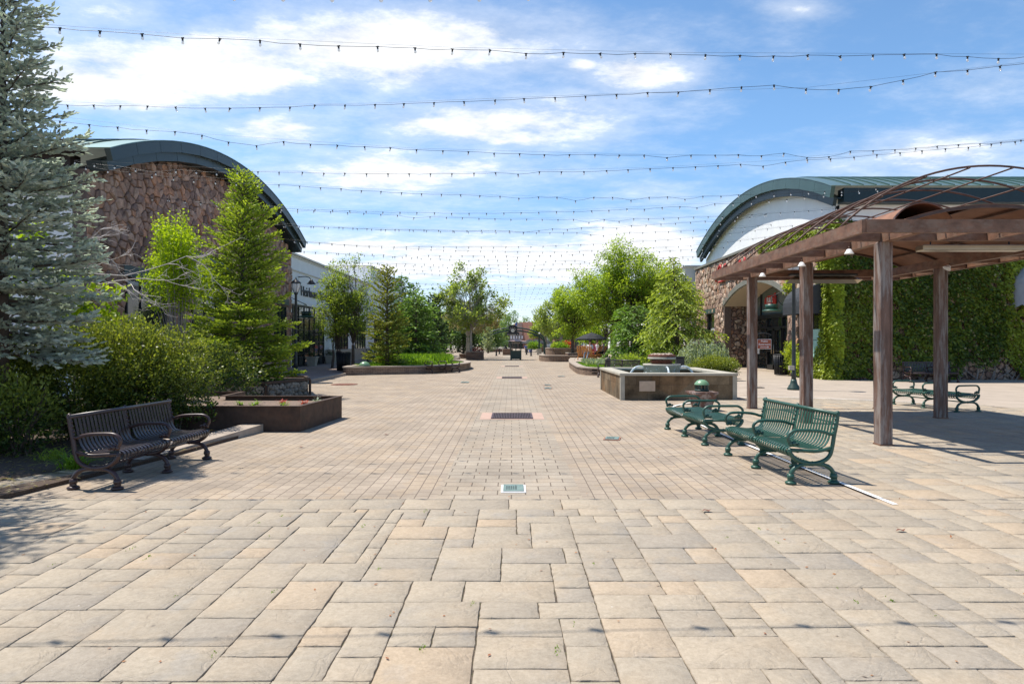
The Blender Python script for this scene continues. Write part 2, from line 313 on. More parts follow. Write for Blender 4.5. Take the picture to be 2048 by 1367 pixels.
def conifer(name, label, cat, base, H, Rd, mat, bark='bark', z0=.25, nb=90, lean=(0, 0), p=.85, slope=(-12, 35), twig=.42, step=.09, sl=.13, sw=.045, droop=0., k=2, irr=.25, group=None, asym=None, tr=.11, tint0=0., bare=.12):
    t = thing(name, label, cat, base, 0, group); bx, by, bz = base
    m = MB(); npts = 9
    m.tube([(lean[0]*(i/npts)**1.5, lean[1]*(i/npts)**1.5, H*i/npts) for i in range(npts+1)], [tr*(1-.93*i/npts) for i in range(npts+1)], 8)
    L = Leaves(); bm = MB()
    for i in range(nb):
        f = (i+RNG.uniform(0, 1))/nb; z = z0+(H-z0)*(1-(1-f)**1.0)*.985; fz = (z-z0)/(H-z0)
        az = i*2.39996+RNG.uniform(-.35, .35); ln = Rd*((1-fz)**p+.03)*RNG.uniform(1-irr, 1+irr*.55)
        if fz < .1: ln *= .8
        if asym: ln *= 1+asym[0]*math.cos(az-asym[1])
        sa = R(slope[0]+(slope[1]-slope[0])*fz)+RNG.uniform(-.1, .1); c, s_ = math.cos(az), math.sin(az)
        tt = np.linspace(0, 1, 7); rr = ln*tt
        zz = z+rr*math.tan(sa)+.10*ln*tt**2*(1-2*droop)-droop*ln*.6*tt**2.2
        o = np.array([lean[0]*(z/H)**1.5, lean[1]*(z/H)**1.5, 0])
        C = np.stack([rr*c, rr*s_, zz], 1)+o+RNG.normal(0, .012*ln, (7, 3))*tt[:, None]
        bm.tube([tuple(q) for q in C], [.010+.012*ln*(1), .004], 4, cap=False)
        nt_ = max(3, int(ln*(1-bare)/step))
        t1 = np.linspace(bare, 1, nt_); idx = np.clip(t1*6, 0, 5.999); i0 = idx.astype(int); fr = (idx-i0)[:, None]
        B = C[i0]*(1-fr)+C[i0+1]*fr; T = unit(C[i0+1]-C[i0]); side = unit(np.cross(T, [0, 0, 1]))
        sg = np.where(np.arange(nt_) % 2 == 0, 1., -1.)[:, None]
        tl = twig*ln**.8*(1-t1)**.7*(.25+.75*np.minimum(1, t1*4))+.07+rnd(nt_, 0, .05)
        TD = unit(T*.75+side*sg*RNG.uniform(.6, 1.0, (nt_, 1))+np.array([0, 0, 1])*(RNG.normal(.05-droop*.9, .16, (nt_, 1))))
        ns = np.maximum(2, (tl/(sl*.42)).astype(int)); rep = np.repeat(np.arange(nt_), ns)
        pos = np.concatenate([np.linspace(.05, 1, q) for q in ns]); m_ = len(rep)
        Pt = B[rep]+TD[rep]*(tl[rep]*pos)[:, None]; Pt[:, 2] -= droop*.55*(tl[rep]*pos)**1.3*1.2
        s2 = unit(np.cross(TD[rep], [0, 0, 1])); D = unit(TD[rep]*.9+s2*RNG.uniform(-.8, .8, (m_, 1))+np.array([0, 0, 1])*RNG.normal(.08-droop*.8, .22, (m_, 1)))
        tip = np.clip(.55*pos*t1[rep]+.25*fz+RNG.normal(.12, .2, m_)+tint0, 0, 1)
        sprigs(L, Pt, D, sl*RNG.uniform(.7, 1.25, m_), sw*RNG.uniform(.8, 1.2, m_), tip, k)
        # the branch's own shoot
        q = max(2, int(ln/(sl*.5))); t2 = np.linspace(bare, 1, q); idx = np.clip(t2*6, 0, 5.999); i0 = idx.astype(int); fr = (idx-i0)[:, None]
        sprigs(L, C[i0]*(1-fr)+C[i0+1]*fr, unit(unit(C[i0+1]-C[i0])+RNG.normal(0, .3, (q, 3))), sl, sw, np.clip(.3+.4*t2, 0, 1), k)
    m.build('trunk', bark, t); bm.build('branches', bark, t)
    L.build('crown', mat, t, (0, 0, 0)); return t
def decid(name, label, cat, base, trunk, clumps, mat, bark='bark', n=350, lsz=.10, lw=.6, tr=.12, group=None, hang=0., forks=None, fork_h=None, kind='leaf', tint0=.35, twigs=5, sparse=1., lean=(0, 0)):
    """clumps: list of (x,y,z,r) relative to base; limbs run from the fork to each clump, leaves fill the clumps in tufts"""
    t = thing(name, label, cat, base, 0, group); m = MB(); fh = fork_h or trunk
    fork = Vector((lean[0], lean[1], fh))
    stems = forks or [(0, 0)]
    for sx, sy in stems:
        m.tube(catmull([(sx*1.3, sy*1.3, -.05), (sx, sy, fh*.35), tuple(Vector((lean[0]*.6+sx*.7, lean[1]*.6+sy*.7, fh*.75))), tuple(fork+Vector((sx, sy, 0)))], 4), [tr*1.15, tr*.8], 8)
    bm = MB(); L = Leaves(); ends = []
    for (x, y, z, r) in clumps:
        sx, sy = random.choice(stems); a = fork+Vector((sx, sy, 0)); c = Vector((x, y, z)); l = (c-a).length
        if z < fh: a = Vector((sx+lean[0]*z/fh*.8, sy+lean[1]*z/fh*.8, max(fh*.55, z-.4*l)))
        mid = a.lerp(c, .5)+Vector((-(c-a).x*.12, -(c-a).y*.12, .10*l))+Vector(RNG.normal(0, .05*l, 3))
        pts = catmull([a, mid, c], 4); bm.tube(pts, [max(.014, tr*.30*min(1, .3+l*.15)), .007], 5, cap=False)
        for k in range(twigs):
            q = pts[random.randint(len(pts)//2, len(pts)-1)]; e = c+Vector(unit(RNG.normal(size=3)))*r*.95
            bm.tube([q, q.lerp(e, .55)+Vector(RNG.normal(0, .08*r, 3)), e], [.010, .003], 3, cap=False); ends.append((q, e, r))
        # leaves gathered in tufts inside the clump
        nt_ = max(4, int(9*sparse)); tc_ = np.array([x, y, z])+unit(RNG.normal(size=(nt_, 3)))*(r*RNG.uniform(.25, 1.0, (nt_, 1))**.6)*np.array([1, 1, .85])
        w = RNG.integers(0, nt_, int(n*r*r)); m_ = len(w); 
        Pt = tc_[w]+RNG.normal(0, .19*r+.03, (m_, 3))
        out = unit(Pt-np.array([x, y, z])); D = unit(out*.5+RNG.normal(0, .6, (m_, 3))+np.array([0, 0, -hang]))
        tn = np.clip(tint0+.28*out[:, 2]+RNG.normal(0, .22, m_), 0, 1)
        L.add(Pt, D, lsz*RNG.uniform(.65, 1.3, m_), lsz*lw*RNG.uniform(.8, 1.2, m_), tn, unit(RNG.normal(size=(m_, 3))+np.array([0, 0, 1.0])))
    m.build('trunk', bark, t); bm.build('branches', bark, t); L.build('crown', mat, t, (0, 0, 0)); return t
def ellip_clumps(c, rad, n, r, inner=.35):
    out = []
    for i in range(n):
        d = unit(RNG.normal(size=3)); f = RNG.uniform(inner, 1)**.6; out.append((c[0]+d[0]*rad[0]*f, c[1]+d[1]*rad[1]*f, c[2]+d[2]*rad[2]*f, r*RNG.uniform(.7, 1.25)))
    return out
def bush(name, label, cat, base, ells, mat, n=9000, lsz=.05, lw=.6, group=None, stems=10, tint0=.4, up=.4, parent_only=False, kind=None, bark='bark', zmin=.02):
    t = thing(name, label, cat, base, 0, group); m = MB(); L = Leaves(); vol = sum(a*b*c for *_, a, b, c in ells)
    for (x, y, z, a, b, c) in ells:
        k = int(n*a*b*c/vol); d = unit(RNG.normal(size=(k, 3))); f = RNG.uniform(.15, 1, (k, 1))**.45
        lump = 1+.13*np.sin(d[:, :1]*7+x*3)*np.cos(d[:, 1:2]*6+y)+.10*np.sin(d[:, 2:]*9+x)
        Pt = np.array([x, y, z])+d*f*lump*np.array([a, b, c])+RNG.normal(0, lsz*.6, (k, 3))
        Pt = Pt[Pt[:, 2] > zmin]; k = len(Pt); d = unit(Pt-np.array([x, y, z]))
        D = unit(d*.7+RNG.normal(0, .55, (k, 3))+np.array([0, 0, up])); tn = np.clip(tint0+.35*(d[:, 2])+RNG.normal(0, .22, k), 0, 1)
        L.add(Pt, D, lsz*RNG.uniform(.6, 1.4, k), lsz*lw*RNG.uniform(.8, 1.2, k), tn, unit(RNG.normal(size=(k, 3))+d))
        for _ in range(stems):
            d1 = unit(RNG.normal(size=3)+np.array([0, 0, .8])); e = (x+d1[0]*a*.95, y+d1[1]*b*.95, z+d1[2]*c*1.0)
            m.tube([(x+RNG.normal(0, .06), y+RNG.normal(0, .06), 0), (x+d1[0]*a*.35, y+d1[1]*b*.35, z*.7), e], [.014, .004], 4, cap=False)
    m.build('stems', bark, t); L.build('foliage', mat, t, (0, 0, 0)); return t

# ================================================================ material library
pm('bark', (.10, .075, .06), .9, bump=.6, bs=40, var=.35)
pm('bark_grey', (.25, .22, .20), .85, var=.3, vs=12)
pm('bark_bare', (.52, .47, .45), .8, var=.2, vs=9)
pm('bark_pale', (.36, .33, .28), .85, var=.35, vs=5)
leafmat('spruce_blue', (.18, .205, .165), (.68, .71, .60), .35, .6, (1.3, 1.4, 1.3))
leafmat('fir_green', (.045, .10, .016), (.42, .52, .07), .42)
leafmat('fir_olive', (.075, .115, .02), (.40, .42, .09), .42)
leafmat('cedar_green', (.05, .10, .03), (.27, .42, .10), .42)
leafmat('cedar_lime', (.08, .14, .03), (.52, .60, .14), .48)
leafmat('cedar_blue', (.17, .22, .15), (.52, .60, .42), .4)
leafmat('leaf_locust', (.11, .19, .02), (.46, .58, .06), .52)
leafmat('leaf_pear', (.11, .17, .03), (.42, .52, .09), .5)
leafmat('leaf_plane', (.14, .19, .05), (.42, .52, .15), .5)
leafmat('leaf_plane_brown', (.18, .155, .09), (.42, .38, .20), .45)
leafmat('leaf_maple', (.09, .17, .008), (.40, .52, .02), .55)
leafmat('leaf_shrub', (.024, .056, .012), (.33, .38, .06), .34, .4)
leafmat('leaf_dark', (.012, .030, .010), (.05, .10, .03), .25)
leafmat('leaf_far', (.09, .15, .055), (.24, .36, .11), .4)
leafmat('leaf_ivy', (.050, .088, .014), (.44, .52, .06), .40, .38)
leafmat('grass_blade', (.07, .15, .015), (.26, .42, .04), .45)
leafmat('grass_blue', (.22, .28, .20), (.42, .48, .38), .35)
leafmat('leaf_red', (.30, .03, .03), (.5, .10, .06), .4)
leafmat('leaf_litter', (.30, .10, .04), (.42, .2, .08), .2)
pm('metal_green', (.016, .074, .050), .42, .0, var=.2, vs=25, spec=.6, col2=(.045, .11, .08), spots=.35)
pm('metal_green_dark', (.022, .050, .040), .45, var=.2, spec=.5)
pm('metal_black', (.014, .015, .017), .45, var=.2, spec=.5)
pm('metal_lamp', (.030, .037, .038), .5, var=.2)
pm('metal_brown', (.042, .019, .018), .38, var=.25, vs=20, spec=.6)
pm('slat_brown', (.040, .030, .034), .36, var=.2, vs=20, spec=.6)
pm('corten', (.075, .048, .036), .7, .25, var=.3, vs=7, bump=.2, bs=60, col2=(.12, .065, .042), spots=.5)
pm('pergola_steel', (.195, .102, .064), .62, .15, var=.35, vs=6, bump=.2, bs=50, col2=(.24, .165, .12), spots=.6, st=(1, 1, 1.6))
pm('pergola_post', (.150, .086, .062), .6, .1, var=.4, vs=9, bump=.2, bs=60, col2=(.31, .28, .26), spots=.8, st=(1.6, 1.6, .22))
pm('canopy_rust', (.24, .115, .068), .75, var=.25, vs=3, bump=.1)
pm('pipe_rust', (.105, .060, .045), .55, .2, var=.3, vs=8)
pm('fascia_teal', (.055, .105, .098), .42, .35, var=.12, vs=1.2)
pm('fascia_teal_shaded', (.040, .062, .066), .42, .35, var=.12, vs=1.2)  # same teal fascia with the left hall's shade put into its colour
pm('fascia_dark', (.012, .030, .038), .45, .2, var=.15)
pm('roof_metal', (.17, .26, .24), .36, .55, var=.08, vs=1, spec=.6)
pm('seam_dark', (.04, .09, .08), .5, .3)
pm('stucco_white', (.80, .80, .79), .9, var=.04, vs=2, bump=.25, bs=120)
pm('stucco_trim', (.66, .62, .55), .9, var=.05, vs=2)
pm('stucco_tan', (.40, .35, .29), .9, var=.08, vs=3)
pm('soffit_brown', (.035, .026, .024), .8, var=.2)
pm('arch_trim', (.20, .195, .165), .8, var=.12, vs=3)
pm('arch_soffit', (.52, .43, .33), .85, var=.06)
pm('brick_far', (.30, .15, .11), .9, var=.15, vs=2)
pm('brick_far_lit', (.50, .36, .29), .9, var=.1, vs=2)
pm('concrete', (.385, .32, .255), .88, var=.12, vs=1.3, bump=.2, bs=80)
pm('concrete_pink', (.45, .31, .245), .88, var=.08, vs=4)
pm('kerb_stone', (.36, .30, .245), .88, var=.16, vs=4, bump=.4, bs=60)
pm('coping', (.42, .39, .32), .8, var=.12, vs=5, bump=.15)
pm('white_paint', (.80, .79, .77), .8, var=.03)
pm('sign_white', (.8, .8, .8), .5, var=.01)
pm('sign_rust', (.30, .075, .035), .5, var=.06)
pm('red_sign', (.55, .03, .03), .45, var=.05)
pm('plaque', (.50, .39, .29), .7, var=.12, vs=9)
pm('dome_green', (.16, .30, .17), .35, var=.1, vs=9, spec=.6)
pm('cover_green', (.16, .23, .21), .6, var=.15, vs=20, bump=.4, bs=50)
pm('grate_iron', (.10, .065, .07), .55, .3, var=.3, vs=20)
pm('hole_dark', (.006, .006, .007), .9)
pm('urn_stone', (.15, .085, .065), .85, var=.3, vs=9, bump=.4, bs=40, col2=(.36, .31, .29), spots=.8)
pm('mulch', (.085, .058, .042), .95, var=.5, vs=60, bump=1, bs=90)
pm('soil', (.20, .145, .11), .95, var=.4, vs=45, bump=1, bs=70)
pm('rock', (.38, .33, .27), .8, var=.35, vs=3, bump=.3, bs=25)
pm('rock_pale', (.52, .42, .33), .8, var=.3, vs=5)
pm('awning_black', (.035, .037, .042), .7, var=.15)
pm('awning_grey', (.30, .32, .35), .5, var=.1)
pm('umbrella', (.020, .022, .027), .8, var=.15)
pm('teak', (.50, .235, .075), .6, var=.15, vs=10)
pm('skin', (.52, .30, .22), .6, var=.03); pm('hair', (.07, .045, .03), .7)
pm('cloth_white', (.72, .72, .74), .9); pm('cloth_grey', (.30, .33, .38), .9); pm('cloth_black', (.02, .02, .022), .9)
pm('cloth_blue', (.05, .12, .35), .9); pm('cloth_red', (.45, .05, .05), .9); pm('cloth_pink', (.55, .12, .28), .9)
pm('heater_metal', (.52, .46, .36), .32, .85, var=.1, vs=3)
pm('pot_stone', (.42, .38, .32), .85, var=.1)
pm('terracotta', (.34, .17, .12), .8, var=.2)
pm('kiosk_roof', (.55, .37, .32), .7, var=.1)
pm('rust_ring', (.17, .06, .035), .7, var=.3, vs=8)
pm('clock_face', (.60, .58, .50), .5)
pm('grass_ground', (.07, .13, .02), .95, var=.4, vs=25, bump=.8, bs=60)
pm('ground_far', (.30, .27, .22), .95, var=.15, vs=.3)
pm('poster', (.40, .62, .56), .6, var=.05)
m, n, b, o = newmat('glass_dark')
b.inputs['Base Color'].default_value = (.018, .024, .024, 1); b.inputs['Roughness'].default_value = .04; b.inputs['Specular IOR Level'].default_value = .9
m, n, b, o = newmat('glass_sky')
b.inputs['Base Color'].default_value = (.13, .17, .17, 1); b.inputs['Roughness'].default_value = .08; b.inputs['Specular IOR Level'].default_value = .8
m, n, b, o = newmat('glass_clear')
b.inputs['Base Color'].default_value = (.9, .92, .92, 1); b.inputs['Roughness'].default_value = .08; b.inputs['Alpha'].default_value = .45; b.inputs['Specular IOR Level'].default_value = .9
m, n, b, o = newmat('bulb_glass')
b.inputs['Base Color'].default_value = (.95, .95, .92, 1); b.inputs['Roughness'].default_value = .1; b.inputs['Alpha'].default_value = .55
m, n, b, o = newmat('water')
b.inputs['Base Color'].default_value = (.10, .16, .16, 1); b.inputs['Roughness'].default_value = .04; b.inputs['Specular IOR Level'].default_value = .9
bp = N(n, 'ShaderNodeBump'); bp.inputs['Strength'].default_value = .5; bp.inputs['Distance'].default_value = .02
lk(n, noise(n, N(n, 'ShaderNodeTexCoord').outputs['Object'], 9, 3), bp.inputs['Height']); lk(n, bp.outputs[0], b.inputs['Normal'])
m, n, b, o = newmat('water_jet')
b.inputs['Base Color'].default_value = (.75, .82, .86, 1); b.inputs['Roughness'].default_value = .15; b.inputs['Alpha'].default_value = .75
stonemat('stone_left', [(.30, .19, .145), (.22, .145, .12), (.38, .25, .195), (.155, .105, .09), (.33, .235, .19), (.36, .20, .13), (.25, .165, .135)], 3.3, (.05, .036, .032), .035, 1.0, (1, 1, 1.15))
stonemat('stone_right', [(.40, .26, .19), (.30, .19, .145), (.50, .37, .28), (.24, .155, .12), (.44, .235, .14), (.56, .45, .36), (.36, .25, .20)], 3.6, (.05, .036, .03), .045, 1.0, dist=.09)
stonemat('gabion_rock', [(.42, .37, .30), (.34, .29, .24), (.50, .45, .38), (.28, .23, .19)], 5.5, (.02, .016, .014), .07, 1.0)
brickmat('ledge_stone', (.27, .19, .14), (.36, .26, .19), (.20, .14, .11), .30, .075, (.05, .04, .03), .008, bump=.9, vert=True)
brickmat('ledge_brick', (.26, .15, .10), (.33, .21, .15), (.20, .13, .10), .24, .08, (.08, .06, .05), .008, bump=.8, vert=True)
brickmat('slate_panel', (.17, .12, .07), (.25, .19, .12), (.28, .16, .075), .62, .42, (.06, .05, .04), .004, bump=.25, vert=True, stain=.9)
PAVE = ((.375, .318, .262), (.47, .395, .32), (.50, .37, .27))
brickmat('pavers', (.335, .275, .213), (.388, .318, .245), (.405, .315, .222), .205, .138, (.165, .13, .10), .006, R(90))
brickmat('pavers_strip', (.335, .285, .226), (.375, .32, .252), (.385, .312, .232), .285, .195, (.15, .12, .09), .0075)
brickmat('pavers_walk', (.30, .22, .185), (.36, .27, .23), (.36, .25, .2), .22, .11, (.12, .09, .07), .006)
# flagstones: colour class per stone, riven surface
m, n, b, o = newmat('flagstone'); t = N(n, 'ShaderNodeTexCoord').outputs['Object']; at = N(n, 'ShaderNodeAttribute', attribute_name='tint')
cr = N(n, 'ShaderNodeValToRGB'); e = cr.color_ramp.elements
e[0].color = (.33, .285, .23, 1); e[0].position = 0; e[1].color = (.42, .325, .228, 1); e[1].position = 1
for p_, c_ in ((.25, (.35, .297, .23)), (.5, (.38, .322, .247)), (.75, (.40, .332, .25))): x = e.new(p_); x.color = (*c_, 1)
lk(n, at.outputs['Fac'], cr.inputs[0])
f1 = noise(n, t, 1.9, 7, .62); f2 = noise(n, t, 130, 3, .7); f3 = noise(n, t, 5, 9, .7)
c = mixc(n, mapr(n, f1, .50, .68, 0, .4), cr.outputs[0], (.42, .32, .215)); c = mixc(n, mapr(n, noise(n, t, .55, 6, .7), .5, .72, 0, .35), c, (.20, .175, .145))
c = mixc(n, mapr(n, noise(n, t, 2.7, 6, .6), .56, .72, 0, .45), c, (.30, .285, .265))
c = mixc(n, 1.0, c, mixc(n, mapr(n, noise(n, t, 34, 7, .78), .3, .7, 0, 1), (.80, .79, .77), (1.17, 1.18, 1.19)), 'MULTIPLY'); c = mixc(n, mapr(n, noise(n, t, 9, 8, .8), .60, .75, 0, .5), c, (.22, .19, .155))
sv = N(n, 'ShaderNodeTexVoronoi'); sv.inputs['Scale'].default_value = 2.2; lk(n, t, sv.inputs['Vector'])
c = mixc(n, mapr(n, sv.outputs['Distance'], .014, .036, .65, 0), c, (.10, .085, .075)); s3 = N(n, 'ShaderNodeTexVoronoi'); s3.inputs['Scale'].default_value = 5.3; lk(n, t, s3.inputs['Vector']); c = mixc(n, mapr(n, s3.outputs['Distance'], .018, .03, .7, 0), c, (.62, .60, .56))
lk(n, c, b.inputs['Base Color']); b.inputs['Roughness'].default_value = .82; b.inputs['Specular IOR Level'].default_value = .3
mus = N(n, 'ShaderNodeTexNoise'); mus.inputs['Scale'].default_value = 2.6; mus.inputs['Detail'].default_value = 5; mus.inputs['Distortion'].default_value = 1.2; lk(n, t, mus.inputs['Vector'])
rid = math_n(n, 'ABSOLUTE', math_n(n, 'SUBTRACT', mus.outputs[0], .5))
hg = math_n(n, 'ADD', math_n(n, 'MULTIPLY', mapr(n, rid, 0, .03, 0, 1), .22), math_n(n, 'ADD', math_n(n, 'MULTIPLY', f3, 1.2), math_n(n, 'MULTIPLY', f2, .3)))
bp = N(n, 'ShaderNodeBump'); bp.inputs['Strength'].default_value = .8; bp.inputs['Distance'].default_value = .014; lk(n, hg, bp.inputs['Height']); lk(n, bp.outputs[0], b.inputs['Normal'])
pm('joint_sand', (.10, .078, .058), .95, var=.5, vs=30, bump=.6, bs=60, col2=(.10, .12, .04), spots=.35)

# ================================================================ the ground
def sheet(name, poly, z, mat, **k):
    mb = MB(); mb.add([(x, y, z) for x, y in poly], [list(range(len(poly)))]); return mb.build(name, mat, **k)
sheet('ground', [(-1500, -300), (1500, -300), (1500, 2500), (-1500, 2500)], -.03, 'ground_far', kind='structure')
sheet('plaza_paving', [(-30, 1), (40, 1), (40, 150), (-30, 150)], 0, 'pavers', kind='structure')
sheet('paving_strip', [(-.75, 6.42), (.70, 6.42), (.70, 150), (-.75, 150)], .004, 'pavers_strip', kind='structure')
ARC = catmull([(3.62, 6.2, 0), (3.56, 8, 0), (3.50, 11, 0), (3.56, 14, 0), (3.95, 15.8, 0), (5.6, 17.6, 0), (7.0, 18.3, 0), (8.98, 17.6, 0), (11.5, 15.6, 0), (13.5, 12.5, 0)], 6)
inner = [(p.x, p.y) for p in ARC]
CONC = [(6.2, 18.05), (7.0, 18.33)]+[(x, y) for x, y in inner if x > 7.05]+[(16, 9), (30, 6), (40, 6), (40, 27.5), (13.4, 27.5), (12.9, 42), (9.2, 42), (8.4, 27), (6.6, 22.5), (6.3, 20)]
sheet('concrete_apron', CONC, .006, 'concrete', kind='structure')
mb = MB()
for k in range(12):
    y = 11+k*2.5; mb.box((22, y, .0075), (30, .012, .002))
for k in range(9): mb.box((9+k*2.6+1.5, 19, .0076), (.012, 18, .002))
# flagstone field
fl_poly = [(-12, 1.2), (20, 1.2), (20, 6)]+[q for q in inner[::-1] if q[0] > 3.4]+[(3.62, 6.43), (-12, 6.43)]
sheet('paving_joint_bed', fl_poly, .003, 'joint_sand', kind='structure')
def inpoly(x, y, poly):
    r = False; j = len(poly)-1
    for i in range(len(poly)):
        xi, yi = poly[i]; xj, yj = poly[j]
        if (yi > y) != (yj > y) and x < (xj-xi)*(y-yi)/(yj-yi)+xi: r = not r
        j = i
    return r
rg = random.Random(11); C_ = .113
def pave(x0, y0, x1, y1, test, V, F, T):
    nx, ny = int(round((x1-x0)/C_)), int(round((y1-y0)/C_)); occ = [[False]*nx for _ in range(ny)]
    sizes = [(4, 4), (4, 3), (3, 4), (4, 2), (3, 2), (2, 3), (2, 2), (3, 3), (2, 4), (5, 3)]; wts = [4, 7, 1.6, 5, 5, 2, 3, 4, .4, 3]
    for j in range(ny):
        for i in range(nx):
            if occ[j][i]: continue
            cand = []
            for (w, h), wt in zip(sizes, wts):
                if i+w > nx or j+h > ny or any(occ[j+b][i+a] for a in range(w) for b in range(h)): continue
                rem = 0
                while i+w+rem < nx and not occ[j][i+w+rem] and rem < 3: rem += 1
                if rem == 1: wt *= .12
                cand.append(((w, h), wt))
            if cand: (w, h) = rg.choices([c[0] for c in cand], [c[1] for c in cand])[0]
            else:
                w = 1
                while w < 3 and i+w < nx and not occ[j][i+w]: w += 1
                h = 1
                while w == 1 and h < 3 and j+h < ny and not occ[j+h][i]: h += 1
            for a in range(w):
                for b in range(h): occ[j+b][i+a] = True
            X0, Y0, X1, Y1 = x0+i*C_, y0+j*C_, x0+(i+w)*C_, y0+(j+h)*C_
            if not test((X0+X1)/2, (Y0+Y1)/2): continue
            tile(X0, Y0, X1, Y1, V, F, T)
def tile(X0, Y0, X1, Y1, V, F, T, g=.0032):
    ring = []; k = 5
    for (ax, ay), (bx, by) in (((X0, Y0), (X1, Y0)), ((X1, Y0), (X1, Y1)), ((X1, Y1), (X0, Y1)), ((X0, Y1), (X0, Y0))):
        for s in range(k): ring.append((ax+(bx-ax)*s/k, ay+(by-ay)*s/k))
    cx, cy = (X0+X1)/2, (Y0+Y1)/2; o = len(V); n = len(ring); dz = rg.uniform(-.0025, .0025); tx, ty = rg.uniform(-.004, .004), rg.uniform(-.004, .004)
    jit = [(rg.uniform(-.004, .004), rg.uniform(-.004, .004)) for _ in ring]
    for gi, z in ((g, .001), (g+.001, .0105), (g+.004, .0130)):
        for (x, y), (jx, jy) in zip(ring, jit):
            xx = x+math.copysign(min(gi, abs(x-cx)), cx-x)*(1 if abs(x-cx) > (X1-X0)/2-1e-6 else 0)+jx
            yy = y+math.copysign(min(gi, abs(y-cy)), cy-y)*(1 if abs(y-cy) > (Y1-Y0)/2-1e-6 else 0)+jy
            V.append((xx, yy, z+dz+(xx-cx)*tx+(yy-cy)*ty if z > .005 else z))
    V.append((cx, cy, .0138+dz)); tn = rg.choices([rg.uniform(.15, .7), rg.uniform(0, .12), rg.uniform(.85, 1)], [.72, .14, .14])[0]
    for l in range(2):
        for i in range(n): F.append((o+l*n+i, o+l*n+(i+1) % n, o+(l+1)*n+(i+1) % n, o+(l+1)*n+i)); T.append(tn)
    for i in range(0, n, 2): F.append((o+2*n+i, o+2*n+(i+1) % n, o+2*n+(i+2) % n, o+3*n)); T.append(tn)
V, F, T = [], [], []
# header course that edges the field
x = -9.0
while x < 3.55:
    w = rg.choice((.46, .5, .55)); tile(x, 6.02, x+w, 6.42, V, F, T); x += w
pave(-9, 6.02-C_*30, 14.0, 6.02, lambda x, y: True, V, F, T)
pave(3.62, 6.02, 14.5, 18.5, lambda x, y: inpoly(x, y, fl_poly) and inpoly(x-.11, y, fl_poly), V, F, T)
npmesh('flagstone_paving', V, F, 'flagstone', None, T, kind='structure')
# white line set in the paving
mb = MB(); A = [(p.x-.03, p.y-.03) for p in ARC[:-8]]; B = []
for i, p in enumerate(ARC[:-8]):
    d = (ARC[i+1]-ARC[i]).normalized(); B.append((p.x-.03+d.y*.055, p.y-.03-d.x*.055))
mb.strip(A, B, 0.0, .021, ax='z' if False else 'x'); mb = MB(); q = len(A)
mb.add([(a, b, .021) for a, b in A]+[(a, b, .021) for a, b in B], [[i, i+1, q+i+1, q+i] for i in range(q-1)])
tag(mb.build('paving_line', 'white_paint'), kind='structure')
# raised walk along the left shops, mulch bed
mb = MB(); mb.prism([(-7.85, 19.3), (-7.95, 31), (-8.7, 34), (-9.1, 44), (-8, 52), (-8, 90), (-12.5, 90), (-12.5, 19.3)], 0.001, .10); mb.build('pavement', 'pavers_walk', kind='structure')
mb = MB(); mb.prism([(-7.6, 19.3), (-7.68, 31), (-7.95, 31), (-7.85, 19.3)], .001, .115); mb.build('kerb', 'kerb_stone', label='low pale concrete kerb running from the gabion planter to the black bin', cat='kerb')
bed = [(-4.98, 6.5), (-4.55, 9), (-4.32, 11.4), (-6, 11.45), (-9, 18.2), (-16, 18.2), (-16, 4.0), (-6.6, 4.0)]
mb = MB(); mb.prism(bed, .001, .045); mb.build('mulch_bed', 'mulch', kind='structure')
mb = MB()
K0, K1 = Vector((-4.80, 7.9, 0)), Vector((-4.29, 11.28, 0)); dK = (K1-K0).normalized(); nK = Vector((-dK.y, dK.x, 0))
vs = []
for p, zt in ((K0, .03), (K1, .135)):
    for off, z in ((0, .001), (.36, .001), (.36, zt), (0, zt)): vs.append(p+nK*off+Vector((0, 0, z)))
mb.add(vs, [[0, 1, 2, 3], [7, 6, 5, 4], [0, 4, 5, 1], [1, 5, 6, 2], [2, 6, 7, 3], [3, 7, 4, 0]])
mb.build('kerb', 'kerb_stone', label='low concrete kerb rising from behind the brown bench to the rusty steel planter', cat='kerb')
V, F, T = [], [], []
for k in range(9): 
    a = Vector((-6.4, 4.0, 0)).lerp(Vector((-4.80, 7.9, 0)), k/9); b_ = Vector((-6.4, 4.0, 0)).lerp(Vector((-4.80, 7.9, 0)), (k+.97)/9)
    nn = Vector((-(b_-a).y, (b_-a).x, 0)).normalized()*.33; o = len(V)
    for p in (a, b_, b_+nn, a+nn): V.append((p.x, p.y, .048))
    for p in (a, b_, b_+nn, a+nn): V.append((p.x, p.y, .0))
    F += [(o, o+1, o+2, o+3), (o+4, o+5, o+1, o), (o+5, o+6, o+2, o+1), (o+7, o+4, o, o+3)]; T += [.3+.05*k]*4
npmesh('border_paving', V, F, 'flagstone', None, T, kind='structure')

